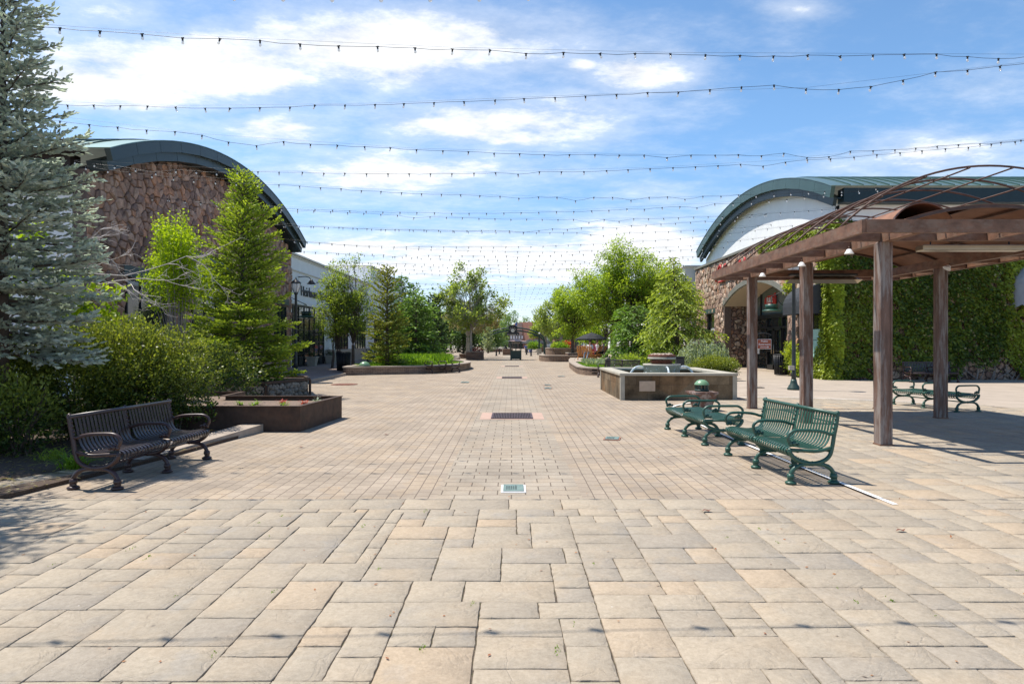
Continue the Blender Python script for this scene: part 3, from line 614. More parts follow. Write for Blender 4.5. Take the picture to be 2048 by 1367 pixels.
# ================================================================ buildings
def arcpts(y0, y1, z0, zt, n=24, off=0):
    s = (y1-y0)/2; h = zt-z0; Rr = (s*s+h*h)/(2*h); cy, cz = (y0+y1)/2, zt-Rr; a = math.asin(min(1, s/Rr)); Rr += off
    return [(cy+Rr*math.sin(-a+2*a*i/n), cz+Rr*math.cos(-a+2*a*i/n)) for i in range(n+1)]
def segs(bld, A, B, x0, x1, mat, name='fascia', k=1):
    """a curved band cut into sheet-metal lengths, with a hairline gap at each joint"""
    mb = MB()
    for i in range(0, len(A)-1, k):
        j = min(i+k, len(A)-1); pa, pb = A[i:j+1], B[i:j+1]
        e = .016/max(1e-6, math.dist(pa[-1], pa[-2])); pa = pa[:-1]+[tuple(np.array(pa[-1])*(1-e)+np.array(pa[-2])*e)]; e = .016/max(1e-6, math.dist(pb[-1], pb[-2])); pb = pb[:-1]+[tuple(np.array(pb[-1])*(1-e)+np.array(pb[-2])*e)]
        mb.strip(pa, pb, x0, x1)
    return mb.build(name, mat, bld, bld.location)
def window(bld, x, y0, y1, z0, z1, nx, nz, face=1, mat='glass_dark', depth=.12, fw=.06, axis='x', frame='metal_black', sill=True):
    """window in a wall plane across `axis`; face=+1 looks to +axis"""
    o = bld.location; f = MB()
    def bx(c, a0, a1, b0, b1, th):
        if axis == 'x': return ((c, (a0+a1)/2, (b0+b1)/2), (th, a1-a0, b1-b0))
        return (((a0+a1)/2, c, (b0+b1)/2), (a1-a0, th, b1-b0))
    for i in range(nx+1):
        a = y0+(y1-y0)*i/nx; w = fw if i in (0, nx) else fw*.5; f.box(*bx(x+face*.03, a-w/2, a+w/2, z0, z1, .07))
    for i in range(nz+1):
        a = z0+(z1-z0)*i/nz; w = fw if i in (0, nz) else fw*.45; f.box(*bx(x+face*.027, y0, y1, a-w/2, a+w/2, .06))
    fr = f.build('window', frame, bld, o); g = MB(); g.box(*bx(x+face*.012, y0, y1, z0, z1, .02)); g.build('pane', mat, fr, (0, 0, 0)).location = tuple(-c for c in o)
    return fr
# rubble facing: real stones, one closed block each, laid as a jittered cell pattern
def clip(poly, a, b, c):            # keep a*y+b*z <= c
    out = []
    for i in range(len(poly)):
        p, q = poly[i], poly[(i+1) % len(poly)]; fp, fq = a*p[0]+b*p[1]-c, a*q[0]+b*q[1]-c
        if fp <= 0: out.append(p)
        if fp*fq < 0: t_ = fp/(fp-fq); out.append((p[0]+(q[0]-p[0])*t_, p[1]+(q[1]-p[1])*t_))
    return out
def rubble(bld, X, face, y0, y1, z0, z1, cw, ch, ok, holes, mat):
    r_ = random.Random(5); ny, nz = int((y1-y0)/cw)+2, int((z1-z0)/ch)+2
    S = {(i, j): (y0+(i+.5+r_.uniform(-.42, .42)+(.5 if j % 2 else 0)-.5)*cw, z0+(j+.5+r_.uniform(-.40, .40)-.5)*ch) for i in range(-2, ny+2) for j in range(-2, nz+2)}
    V, F, T = [], [], []
    for (i, j), (cy, cz) in S.items():
        if not (y0-.05 < cy < y1+.05 and z0-.05 < cz < z1+.05): continue
        poly = [(cy-cw*1.6, cz-ch*1.6), (cy+cw*1.6, cz-ch*1.6), (cy+cw*1.6, cz+ch*1.6), (cy-cw*1.6, cz+ch*1.6)]
        for a in range(-2, 3):
            for b in range(-2, 3):
                q = S.get((i+a, j+b))
                if q is None or (a == 0 and b == 0): continue
                nx, nz_ = (q[0]-cy), (q[1]-cz); mx, mz = (q[0]+cy)/2, (q[1]+cz)/2; L_ = math.hypot(nx, nz_)
                poly = clip(poly, nx, nz_, nx*mx+nz_*mz-L_*.008)
                if len(poly) < 3: break
            if len(poly) < 3: break
        for a, b, c in ((1, 0, y1), (-1, 0, -y0), (0, 1, z1), (0, -1, -z0)): poly = clip(poly, a, b, c) if len(poly) > 2 else poly
        for (h0, h1, g0, g1) in holes:
            if len(poly) < 3: break
            d = [(h0-cy, (1, 0, h0)), (cy-h1, (-1, 0, -h1)), (g0-cz, (0, 1, g0)), (cz-g1, (0, -1, -g1))]; m_ = max(d, key=lambda t: t[0])
            if m_[0] <= 0: poly = []; break
            if any(h0 < p[0] < h1 and g0 < p[1] < g1 for p in poly): poly = clip(poly, *m_[1])
        if len(poly) < 3 or not ok(cy, cz) or sum(not ok(*p) for p in poly) > 1: continue
        n = len(poly); gy, gz = sum(p[0] for p in poly)/n, sum(p[1] for p in poly)/n; dep = r_.uniform(.03, .095); ty, tz = r_.uniform(-.12, .12), r_.uniform(-.12, .12); tn = r_.random(); o = len(V)
        for k_, dd in ((1.0, -.01), (.97, dep*.62), (.80, dep), (.0, dep+.008)):
            if k_ == 0: V.append((X+face*(dd), gy, gz)); break
            for p in poly:
                yy, zz = gy+(p[0]-gy)*k_+(r_.uniform(-.008, .008) if k_ < 1 else 0), gz+(p[1]-gz)*k_+(r_.uniform(-.008, .008) if k_ < 1 else 0)
                V.append((X+face*(dd+((yy-gy)*ty+(zz-gz)*tz if k_ < .9 else 0)), yy, zz))
        for l in range(2):
            for q in range(n): F.append((o+l*n+q, o+l*n+(q+1) % n, o+(l+1)*n+(q+1) % n, o+(l+1)*n+q)); T.append(tn)
        for q in range(0, n): F.append((o+2*n+q, o+2*n+(q+1) % n, o+3*n, o+3*n)); T.append(tn)
    F3 = [f for f in F if f[2] != f[3]]; Ft = [f[:3] for f in F if f[2] == f[3]]; Tt = [t for f, t in zip(F, T) if f[2] == f[3]]; Tq = [t for f, t in zip(F, T) if f[2] != f[3]]
    me = bpy.data.meshes.new('stonework'); O_ = bld.location; me.from_pydata([(x-O_.x, y-O_.y, z-O_.z) for x, y, z in V], [], F3+Ft)
    a = me.attributes.new('tint', 'FLOAT', 'FACE'); a.data.foreach_set('value', Tq+Tt); me.materials.append(MATS[mat]); o = bpy.data.objects.new('stonework', me); COL.objects.link(o); o.parent = bld
def rubblemat(name, cols):
    m, n, b, o = newmat(name); t = N(n, 'ShaderNodeTexCoord').outputs['Object']; at = N(n, 'ShaderNodeAttribute', attribute_name='tint')
    cr = N(n, 'ShaderNodeValToRGB'); cr.color_ramp.interpolation = 'CONSTANT'; e = cr.color_ramp.elements
    e[0].position = 0; e[0].color = (*cols[0], 1); e[1].position = 1/len(cols); e[1].color = (*cols[1], 1)
    for i, c in enumerate(cols[2:]): x = e.new((i+2)/len(cols)); x.color = (*c, 1)
    lk(n, at.outputs['Fac'], cr.inputs[0]); f = noise(n, t, 4, 7, .68); f2 = noise(n, t, 22, 5, .7)
    c = mixc(n, 1.0, cr.outputs[0], mixc(n, mapr(n, f, .35, .65, 0, 1), (.62, .60, .59), (1.30, 1.26, 1.2)), 'MULTIPLY')
    c = mixc(n, mapr(n, noise(n, t, 6, 5, .7), .58, .72, 0, .5), c, (.46, .36, .28)); c = mixc(n, 1.0, c, mixc(n, f2, (.7,)*3, (1.3,)*3), 'MULTIPLY')
    lk(n, c, b.inputs['Base Color']); b.inputs['Roughness'].default_value = .88
    bp = N(n, 'ShaderNodeBump'); bp.inputs['Strength'].default_value = .8; bp.inputs['Distance'].default_value = .03; lk(n, math_n(n, 'ADD', f, math_n(n, 'MULTIPLY', f2, .4)), bp.inputs['Height']); lk(n, bp.outputs[0], b.inputs['Normal'])
rubblemat('rubble_left', [(.40, .25, .19), (.31, .20, .16), (.48, .32, .25), (.22, .145, .12), (.43, .30, .245), (.46, .25, .165), (.35, .225, .18), (.27, .18, .155)])
rubblemat('rubble_right', [(.40, .265, .195), (.30, .195, .15), (.50, .38, .29), (.24, .16, .125), (.44, .245, .15), (.55, .45, .37), (.36, .25, .20), (.46, .33, .25)])
pm('mortar_left', (.14, .10, .082), .95, var=.2, vs=9, bump=.5); pm('mortar_right', (.15, .11, .09), .95, var=.2, vs=9, bump=.5)
# ---- left stone hall
LB = thing('stone_building', 'brown rubble stone hall with a dark curved metal roof behind the left trees', 'building', (-12, 27, 0))
O = LB.location; XW = -12.0
oa = arcpts(18.25, 35.7, 6.95, 8.88, 13); ia = arcpts(18.25, 35.7, 6.95, 8.88, 13, -.34); ja = arcpts(18.25, 35.7, 6.95, 8.88, 13, -.62)
wl = arcpts(18.25, 35.7, 6.95, 8.88, 30, -.56)
wp = [(18.45, .02)]+[(max(18.45, min(35.5, y)), z) for y, z in wl]+[(35.5, .02)]
mb = MB(); mb.prism(wp, XW-.4, XW, 'x'); mb.build('wall', 'mortar_left', LB, O)
rubble(LB, XW, 1, 18.47, 35.48, .05, 9.0, .31, .25, lambda y, z: z < np.interp(y, [p[0] for p in wl], [p[1] for p in wl])-.02, [(20.3, 22.6, .8, 3.5), (24.5, 27.4, .8, 4.5), (33.0, 34.6, .8, 3.4)], 'rubble_left')
segs(LB, oa, ia, XW+.62, XW+.78, 'fascia_teal_shaded'); segs(LB, ia, ja, XW+.45, XW+.60, 'fascia_teal_shaded', 'lower_fascia')
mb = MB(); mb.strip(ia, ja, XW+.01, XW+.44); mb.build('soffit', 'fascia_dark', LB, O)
mb = MB(); ob = arcpts(18.25, 35.7, 6.95, 8.88, 30, .03); mb.strip(ob, arcpts(18.25, 35.7, 6.95, 8.88, 30, .004), XW-16, XW+.80); rf = mb.build('roof', 'roof_metal', LB, O)
mb = MB(); oc = arcpts(18.25, 35.7, 6.95, 8.88, 30, .07)
for k in range(30): mb.strip(oc, ob, XW-.2-k*.52, XW-.17-k*.52)
mb.build('seam', 'seam_dark', rf).location = (12, -27, 0)
mb = MB(); mb.prism([(XW-16, .02), (XW-.41, .02), (XW-.41, 5.75), (XW-16, 5.75)], 18.45, 18.75, 'y'); mb.build('side_wall', 'stucco_white', LB, O)
mb = MB(); mb.prism([(XW-16, 5.75), (XW-.40, 5.75), (XW-.40, 6.85), (XW-16, 6.85)], 18.35, 18.8, 'y'); mb.box((XW-8, 18.2, 6.86), (16, .35, .12)); mb.build('eave', 'soffit_brown', LB, O)
mb = MB(); mb.box((XW-1.15, 18.38, 2.6), (.12, .14, .22)); mb.build('wall_light', 'metal_black', LB, O)
for (y0, y1, z0, z1) in ((20.3, 22.6, .8, 3.5), (24.5, 27.4, .8, 4.5), (33.0, 34.6, .8, 3.4)):
    w = window(LB, XW, y0, y1, z0, z1, 3, 2)
    mb = MB(); mb.box((XW+.05, (y0+y1)/2, z1+.25), (.14, (y1-y0)+.5, .34)); mb.build('lintel', 'fascia_teal_shaded', LB, O)
# ---- left white shop
def shopfront(name, label, x, y0, y1, zt, depth=10, face=1, loc=None):
    b = thing(name, label, 'building', loc or (x, (y0+y1)/2, 0)); o = b.location
    mb = MB(); mb.prism([(y0, .02), (y1, .02), (y1, zt), (y0, zt)], min(x, x-face*depth), max(x, x-face*depth), 'x'); mb.build('wall', 'stucco_white', b, o)
    mb = MB()
    for dz, pr, h in ((-.02, .12, .10), (-.16, .05, .08), (-.95, .05, .07)): mb.box((x+face*pr/2, (y0+y1)/2, zt+dz-h/2+.1), (pr+.02, y1-y0+.1, h))
    mb.box((x-face*depth/2, y0-.05, zt+.03), (depth, .14, .12)); mb.build('cornice', 'stucco_trim', b, o)
    return b
LS = shopfront('white_shop', 'white stucco shop with black gridded storefront and wall lettering beside the stone hall', -12.5, 35.85, 57.9, 6.55)
o = LS.location
mb = MB(); mb.box((-12.46, 51.0, .55), (.12, 13.6, .95)); mb.box((-12.40, 44.4, .55), (.28, 1.5, .95)); mb.build('wainscot', 'stucco_tan', LS, o)
window(LS, -12.5, 37.2, 43.3, .15, 3.65, 6, 5, fw=.09)
mb = MB(); mb.box((-12.4, 44.4, 2.4), (.2, 1.1, 2.7)); mb.box((-12.43, 40.2, 3.82), (.14, 7.6, .2)); mb.build('pilaster', 'stucco_white', LS, o)
window(LS, -12.5, 46.2, 49.6, .15, 3.2, 4, 3, fw=.1); window(LS, -12.5, 52, 55.5, .9, 3.2, 4, 3, fw=.1)
tx = textmesh('lettering', 'Heirloom Art Co', .84, 'metal_black', LS, .02); tx.rotation_euler = (R(90), 0, R(90)); tx.location = Vector((-12.46, 41.6, 4.55))-o
for yy in (38.3, 41.9, 45.6):
    mb = MB(); mb.tube(catmull([(-12.48, yy, 5.35), (-12.1, yy, 5.38), (-11.85, yy, 5.3), (-11.75, yy, 5.12)], 3), .025, 6); mb.lathe([(.07, .12), (.10, .05), (.24, -.12), (.25, -.15)], (-11.75, yy, 5.08), 12); mb.lathe([(.12, 0), (.12, .02)], (-12.46, yy, 5.35), 10)
    mb.build('wall_lamp', 'metal_black', LS, o)
LS2 = shopfront('taller_white_shop', 'taller white stucco shop block further down the left side', -12.55, 58.0, 76, 8.25, 10)
o = LS2.location
for a, b_ in ((59.5, 63.5), (66, 70), (71.5, 75)): window(LS2, -12.55, a, b_, .3, 3.6, 4, 3)
for k, yy in enumerate((60.3, 61.4, 70.5, 71.3, 72.1)):
    mb = MB(); mb.box((-12.5, yy, 7.45), (.1, .25 if k > 1 else .5, .55)); mb.build('wall_vent' if k < 2 else 'sign_letter', 'stucco_trim' if k < 2 else 'metal_black', LS2, o)
LS3 = shopfront('far_shop', 'pale shop far along the left side mostly behind the plane tree', -13.2, 78, 118, 6.2, 10)
for a in (80, 87, 94, 101, 108): window(LS3, -13.2, a, a+4.5, .4, 3.4, 4, 2)
# ---- right hall with ivy
RB = thing('ivy_building', 'hall with green curved metal roof, white gable, rubble stone front and ivy side wall', 'building', (13, 36, 0))
O = RB.location; XR = 13.4; y0, y1, zs, zt = 26.15, 45.4, 7.78, 9.74
oa = arcpts(y0, y1, zs, zt, 13); ia = arcpts(y0, y1, zs, zt, 13, -.46); ja = arcpts(y0, y1, zs, zt, 13, -.80)
wl = arcpts(y0, y1, zs, zt, 30, -.6)
mb = MB(); mb.prism([(26.75, 6.0)]+[(max(26.75, min(45.3, y)), z) for y, z in wl]+[(45.3, 6.0)], XR, XR+.3, 'x'); mb.build('gable_wall', 'stucco_white', RB, O)
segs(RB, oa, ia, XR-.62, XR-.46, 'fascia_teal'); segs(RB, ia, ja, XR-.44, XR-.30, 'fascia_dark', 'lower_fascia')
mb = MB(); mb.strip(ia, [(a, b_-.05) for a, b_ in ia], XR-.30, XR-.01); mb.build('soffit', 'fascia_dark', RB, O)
ob = arcpts(y0, y1, zs, zt, 30, .03); mb = MB(); mb.strip(ob, arcpts(y0, y1, zs, zt, 30, .004), XR-.64, XR+24); rf = mb.build('roof', 'roof_metal', RB, O)
oc = arcpts(y0, y1, zs, zt, 30, .075); mb = MB()
for k in range(46): mb.strip(oc, ob, XR+.1+k*.52, XR+.13+k*.52)
mb.build('seam', 'seam_dark', rf).location = tuple(-c for c in O)
mb = MB(); mb.prism([(XR-.1, 7.15), (XR+24, 7.15), (XR+24, 7.72), (XR-.1, 7.72)], 26.2, 26.7, 'y'); mb.build('eave', 'fascia_dark', RB, O)
mb = MB(); mb.prism([(XR, 6.0), (XR+24, 6.0), (XR+24, 7.15), (XR, 7.15)], 26.76, 27.1, 'y'); mb.build('side_gable_wall', 'stucco_white', RB, O)
mb = MB(); mb.prism([(13.35, .02), (38, .02), (38, 6.5), (13.35, 6.5)], 26.72, 27.02, 'y'); mb.build('side_wall', 'stone_right', RB, O)
# stone street front with the arched entrance cut out of it
XS = 13.0
ar = [(y, z) for y, z in arcpts(30.9, 40.0, 3.75, 4.75, 20)]
top = lambda y: 6.62+(46.2-y)*.0
poly = [(26.7, .02), (26.7, 6.6), (46.2, 6.6), (46.2, .02), (43.5, .02), (43.5, 3.4), (41.9, 3.4), (41.9, .02), (40.0, .02)]+ar[::-1]+[(30.9, .02), (29.7, .02), (29.7, 3.1), (27.35, 3.1), (27.35, .02)]
def wall_polys(mb):
    X0, X1 = XS, XS+.4
    def q(a, b, c, d): mb.box((XS+.2, (a+b)/2, (c+d)/2), (.4, b-a, d-c))
    q(26.7, 27.35, .02, 6.6); q(27.35, 29.7, 3.1, 6.6); q(29.7, 30.9, .02, 6.6); q(40, 41.9, .02, 6.6); q(41.9, 43.5, 3.4, 6.6); q(43.5, 46.2, .02, 6.6); q(41.9, 43.5, .02, .7)
    mb.prism([(30.9, 6.6), (30.9, 3.75)]+ar[1:-1]+[(40, 3.75), (40, 6.6)], X0, X1, 'x')
mb = MB(); wall_polys(mb); mb.build('wall', 'mortar_right', RB, O)
AY = [p[0] for p in ar]; AZ_ = [p[1] for p in ar]
rubble(RB, XS, -1, 26.72, 46.18, .03, 6.58, .36, .29, lambda y, z: not (30.88 < y < 40.02 and z < np.interp(y, AY, AZ_)+.02), [(27.35, 29.7, .0, 3.1), (41.9, 43.5, .7, 3.4)], 'rubble_right')
mb = MB(); mb.box((XS+.25, 36.45, 6.67), (.8, 19.6, .14)); mb.build('parapet_cap', 'arch_trim', RB, O)
t0 = arcpts(30.9, 40.0, 3.75, 4.75, 20, .0); t1 = arcpts(30.9, 40.0, 3.75, 4.75, 20, .27)
mb = MB(); mb.strip(t1, t0, XS-.09, XS+.42); mb.build('arch_trim', 'arch_trim', RB, O)
t2 = arcpts(30.9, 40.0, 3.75, 4.75, 20, -.04); mb = MB(); mb.strip(t0, t2, XS+.0, XS+1.6); mb.build('porch_ceiling', 'arch_soffit', RB, O)
for c_, d_ in (((XS+1.02, 40.15, 1.9), (1.2, .3, 3.76)), ((XS+.95, 30.75, 1.9), (1.1, .3, 3.76))): mb = MB(); mb.box(c_, d_); mb.build('porch_side', 'stone_right', RB, O)
# porch glazing
g = thing('_tmp', None, None) if False else None
XG = XS+1.65
mb = MB(); gp = [(y, z) for y, z in arcpts(30.9, 40.0, 3.75, 4.75, 16)]
mb.prism([(30.9, 3.0)]+gp+[(40.0, 3.0)], XG, XG+.04, 'x'); mb.build('arched_window', 'glass_sky', RB, O)
fr = MB()
for yy, w in ((31, .2), (33.3, .12), (35.25, .12), (37.35, .12), (39.8, .4)): fr.box((XG-.06, yy, 1.55), (.1, w, 3.1))
fr.box((XG-.07, 35.45, 3.0), (.12, 9.1, .22)); fr.box((XG-.07, 35.45, 2.35), (.1, 9.1, .1)); fr.box((XG-.05, 38.35, 3.8), (.07, .1, 1.6)); fr.box((XG-.05, 33.6, 3.8), (.07, .1, 1.7))
fr.build('storefront_frame', 'metal_black', RB, O)
mb = MB(); mb.box((XG+.02, 35.45, 1.55), (.04, 9.1, 2.9)); mb.build('storefront_glass', 'glass_dark', RB, O)
for k, yy in enumerate((35.75, 36.8)):
    d = MB(); 
    for a, b_, c, e_ in ((yy-.5, yy-.42, .05, 2.3), (yy+.42, yy+.5, .05, 2.3), (yy-.5, yy+.5, .05, .28), (yy-.5, yy+.5, 2.2, 2.3), (yy-.5, yy+.5, 1.0, 1.1)): d.box((XG-.12, (a+b_)/2, (c+e_)/2), (.05, b_-a, e_-c))
    dd = d.build('door', 'metal_black', RB, O); h = MB(); h.tube([(XG-.2, yy+(.36 if k == 0 else -.36), .9), (XG-.2, yy+(.36 if k == 0 else -.36), 1.4)], .018, 6); h.build('handle', 'heater_metal', dd).location = tuple(-c for c in O)
mb = MB()
for (yy, zz, w, h) in ((36.75, 1.65, .30, .14), (36.75, 1.45, .20, .10), (36.75, 1.27, .24, .12), (35.0, 1.1, .5, .22), (38.9, 1.0, .45, .3), (39.2, 2.0, .3, .15), (39.2, 2.7, .32, .12)): mb.box((XG-.16 if 36 < yy < 37 else XG-.02, yy, zz), (.012, w, h)); mb.build('window_decal', 'sign_white', RB, O); mb = MB()
# pig sign in the arch
pig = [(.0, .30), (.06, .40), (.02, .48), (.10, .50), (.14, .62), (.20, .56), (.38, .66), (.75, .68), (1.0, .66), (1.12, .78), (1.20, .74), (1.16, .66), (1.22, .55), (1.22, .30), (1.18, .18), (1.18, 0), (1.06, 0), (1.04, .2), (.9, .26), (.55, .24), (.50, .16), (.50, -.04), (.38, -.04), (.36, .2), (.22, .2), (.10, .26)]
PY = 37.75; pg = [(PY-x*1.35, 3.42+z*1.12) for x, z in pig]
mb = MB(); mb.prism(pg, XG-.10, XG-.06, 'x'); ps = mb.build('pig_sign', 'red_sign', RB, O)
tx = textmesh('sign_lettering', 'R&R', .46, 'sign_white', ps, .01); tx.rotation_euler = (R(90), 0, R(-90)); tx.location = (XG-.115-O.x, PY-.85-O.y, 3.90-O.z)
# red script sign on the parapet
mb = MB(); sx_ = XS-.12
def scr(pts, r=.045): mb.tube(catmull([(sx_, y, z) for y, z in pts], 5), r, 5)
scr([(41.3, 5.35), (41.0, 5.9), (40.6, 6.25), (40.3, 6.15), (40.45, 5.6), (40.1, 5.45), (39.7, 6.1), (39.45, 6.2), (39.5, 5.7)], .07)
scr([(39.4, 5.5), (39.1, 5.9), (38.8, 5.8), (39.0, 5.5), (38.6, 5.45), (38.3, 5.85), (38.0, 5.5), (37.7, 5.9), (37.5, 5.5)], .06); scr([(40.8, 5.25), (39, 5.33), (37, 5.42), (34.0, 5.75)], .06); scr([(37.3, 5.5), (37.0, 6.2), (36.8, 5.6), (36.5, 5.5), (36.2, 6.2), (36.0, 5.55)], .05)
mb.build('script_sign', 'red_sign', RB, O)
# small windows, awning
window(RB, XS+.15, 41.9, 43.5, .7, 3.4, 1, 3, face=-1, frame='metal_black'); mb = MB(); mb.box((XS-.03, 42.7, 3.55), (.12, 2.2, .28)); mb.build('lintel', 'fascia_teal', RB, O)
mb = MB(); mb.box((XS+.13, 42.7, 1.3), (.012, .8, .9)); mb.box((XS+.13, 42.7, 2.3), (.012, .8, .4)); mb.build('window_decal', 'sign_white', RB, O)
window(RB, XS+.15, 27.35, 29.7, .15, 3.1, 2, 2, face=-1); mb = MB(); mb.box((XS+.10, 28.2, 1.5), (.012, .9, 1.2)); mb.build('poster', 'poster', RB, O)
mb = MB(); aw = [(XS-.02-1.1*math.sin(t*math.pi/2/8), 3.05+.95*math.cos(t*math.pi/2/8)) for t in range(9)]
mb.add([(x, 26.95, z) for x, z in aw]+[(x, 28.7, z) for x, z in aw]+[(aw[-1][0], 26.95, 2.72), (aw[-1][0], 28.7, 2.72), (XS-.02, 26.95, 2.72), (XS-.02, 28.7, 2.72), (XS-.02, 26.95, 3.05), (XS-.02, 28.7, 3.05)],
 [[i, i+1, 10+i, 9+i] for i in range(8)]+[[8, 18, 19, 17]]+[list(range(9))+[18, 20], list(range(9, 18))+[19, 21]]); mb.build('awning', 'awning_black', RB, O)
# right edge domed awning
mb = MB(); c0 = (20.0, 25.6); ww = 2.6
pr = [(R_*math.cos(t), R_) for R_, t in ((1, 0),)]
ring = []; nS, nT = 16, 8; vs = []; fs = []
for j in range(nT+1):
    f = j/nT*math.pi/2
    for i in range(nS+1):
        a = math.pi*i/nS; rr = 1.45*math.sin(f); vs.append((c0[0]+1.75-rr*math.cos(a), 26.7-rr*.95*math.sin(a), 3.87+1.05*math.cos(f)))
for j in range(nT):
    for i in range(nS): fs.append([j*(nS+1)+i, j*(nS+1)+i+1, (j+1)*(nS+1)+i+1, (j+1)*(nS+1)+i])
k0 = nT*(nS+1); b0 = len(vs)
for i in range(nS*4+1):
    a = math.pi*i/(nS*4); zz = 3.05-.10*abs(math.sin(a*8)); vs.append((c0[0]+1.75-1.45*math.cos(a), 26.7-1.38*math.sin(a), 3.87)); vs.append((c0[0]+1.75-1.45*math.cos(a), 26.7-1.38*math.sin(a), zz))
for i in range(nS*4): fs.append([b0+2*i, b0+2*i+1, b0+2*i+3, b0+2*i+2])
mb.add(vs, fs, 0, False); mb.build('dome_awning', 'awning_grey', RB, O)
# ---- right white shops behind the trees
RS = shopfront('white_shop', 'white stucco shop with grey cap behind the locust trees on the right', 12.3, 46.6, 78, 6.9, 10, -1)
o = RS.location
for a in (48, 53, 58.5, 64, 70): window(RS, 12.3, a, a+3.6, .3, 3.1, 3, 2, face=-1, mat='glass_dark')
for a in (47.2, 52.3, 57.6, 63, 68.8): mb = MB(); mb.box((12.22, a, 1.9), (.16, .5, 3.6)); mb.build('pilaster', 'stucco_tan', RS, o)
RS2 = shopfront('far_shop', 'tan shopfront far down the right side behind the trees', 12.9, 79, 120, 5.6, 10, -1)
for a in (81, 88, 95, 102, 109): window(RS2, 12.9, a, a+4.5, .4, 3.2, 4, 2, face=-1)
# ---- far end of the street
FB = thing('brick_building', 'red brick building with a pale lower front at the far end of the street', 'building', (2, 150, 0)); o = FB.location
mb = MB(); mb.prism([(1.75, 150), (4.55, 146), (8, 151), (8, 162), (1.75, 162)], .0, 6.05); mb.build('wall', 'brick_far', FB, o)
mb = MB(); mb.prism([(1.2, 149.2), (1.7, 149.9), (1.7, 158), (-.5, 158), (-.5, 149.2)], 0, 5.3); mb.prism([(1.72, 149.8), (2.5, 149.4), (2.5, 149.2), (1.2, 149.0), (1.2, 149.2)], 0, 5.9); mb.build('front_wall', 'brick_far_lit', FB, o)
for k in range(5): window(FB, 149.0, -.4+k*.62, .05+k*.62, 2.2 if k != 2 else 2.3, 3.0, 1, 1, -1, 'sign_white', axis='y', fw=.05)
for k in range(5): window(FB, 149.0, -.4+k*.62, .05+k*.62, .2, 1.9, 1, 1, -1, 'glass_dark', axis='y', fw=.05)
WB = thing('white_building', 'white building beside the brick one at the far end of the street', 'building', (6.3, 166, 0)); mb = MB(); mb.box((7.4, 168, 3.2), (5.2, 4, 6.4)); mb.build('wall', 'stucco_white', WB, WB.location); window(WB, 166, 5.5, 6.5, 2, 4.5, 2, 2, -1, axis='y')
mb = MB(); mb.box((7.4, 168, 6.46), (5.4, 4.2, .12)); mb.build('roof', 'stucco_trim', WB, WB.location)
FT = thing('brown_building', 'long brown brick building behind the umbrellas at the far right', 'building', (15, 130, 0)); mb = MB(); mb.box((17, 134, 2.1), (17, 8, 4.2)); mb.build('wall', 'brick_far', FT, FT.location)
mb = MB(); mb.box((17, 134, 4.3), (17.4, 8.4, .2)); mb.build('roof', 'soffit_brown', FT, FT.location)
for k in range(5): window(FT, 130, 10+k*2.6, 11.8+k*2.6, .3, 2.6, 2, 1, -1, axis='y')

# ================================================================ pergola
PG = thing('pergola', 'rusty steel pergola with arched pipe trellis and curved metal canopy', 'pergola', (7, 12.3, 0)); O = PG.location
POSTS = [(5.55, 9.78), (5.60, 12.45), (5.55, 15.12), (8.65, 13.2), (8.45, 15.05), (8.65, 9.78)]
for x, y in POSTS:
    mb = MB(); mb.box((x, y, 1.53), (.165, .165, 3.03), bev=.012)
    for sx, sy in ((-1, 0), (1, 0)): mb.box((x+sx*.075, y-.001, 1.53), (.03, .18, 3.0))
    p = mb.build('post', 'pergola_post', PG, O)
    mb = MB(); mb.box((x, y, .02), (.2, .2, .03)); mb.build('base_plate', 'pergola_steel', p).location = tuple(-c for c in O)
def beam(a, b, w=.07, h=.18, name='beam'):
    mb = MB(); mb.bar(a, b, w, h); return mb.build(name, 'pergola_steel', PG, O)
zb = 3.13
beam((4.80, 8.92, zb), (4.80, 15.62, zb), .06, name='fascia'); beam((9.25, 8.92, zb), (9.25, 15.62, zb), .06, name='fascia')
beam((4.83, 8.94, zb), (9.22, 8.94, zb), .06, name='fascia'); beam((4.83, 15.60, zb), (9.22, 15.60, zb), .06, .22, name='fascia')
beam((5.55, 8.98, zb-.012), (5.55, 15.56, zb-.012), .12, .17); beam((8.60, 8.98, zb-.012), (8.60, 15.56, zb-.012), .12, .17)
for y in (9.75, 10.62, 11.5, 12.4, 13.3, 14.2, 15.1):
    for xa, xb in ((4.84, 5.48), (8.67, 9.21)): beam((xa, y, zb-.004), (xb, y, zb-.004), .06, .16, 'outrigger')
for y in (8.99+.72, 15.05): beam((5.62, y, zb-.004), (8.53, y, zb-.004), .08, .16, 'crossbeam')
for x in (6.3, 7.05, 7.8): beam((x, 8.98, zb-.004), (x, 9.66, zb-.004), .06, .16, 'outrigger')
def arcz(x, xa=4.80, xb=9.25, z0=3.21, rise=.93):
    s = (xb-xa)/2; Rr = (s*s+rise*rise)/(2*rise); c = (xa+xb)/2; return z0+rise-Rr+math.sqrt(max(0, Rr*Rr-(x-c)**2))
for k in range(8):
    y = 9.62+.77*k; mb = MB(); mb.tube([(4.80+4.45*i/28, y, arcz(4.80+4.45*i/28)) for i in range(29)], .016, 6); mb.build('hoop', 'pipe_rust', PG, O)
for k in range(1, 7):
    x = 4.80+4.45*k/7; mb = MB(); mb.tube([(x, 9.58, arcz(x)-.025), (x, 15.05, arcz(x)-.025)], .013, 6); mb.build('purlin', 'pipe_rust', PG, O)
cz = lambda x: arcz(x, 5.50, 9.15, 3.215, .42)
mb = MB(); n_ = 20; xs = [5.50+3.65*i/n_ for i in range(n_+1)]
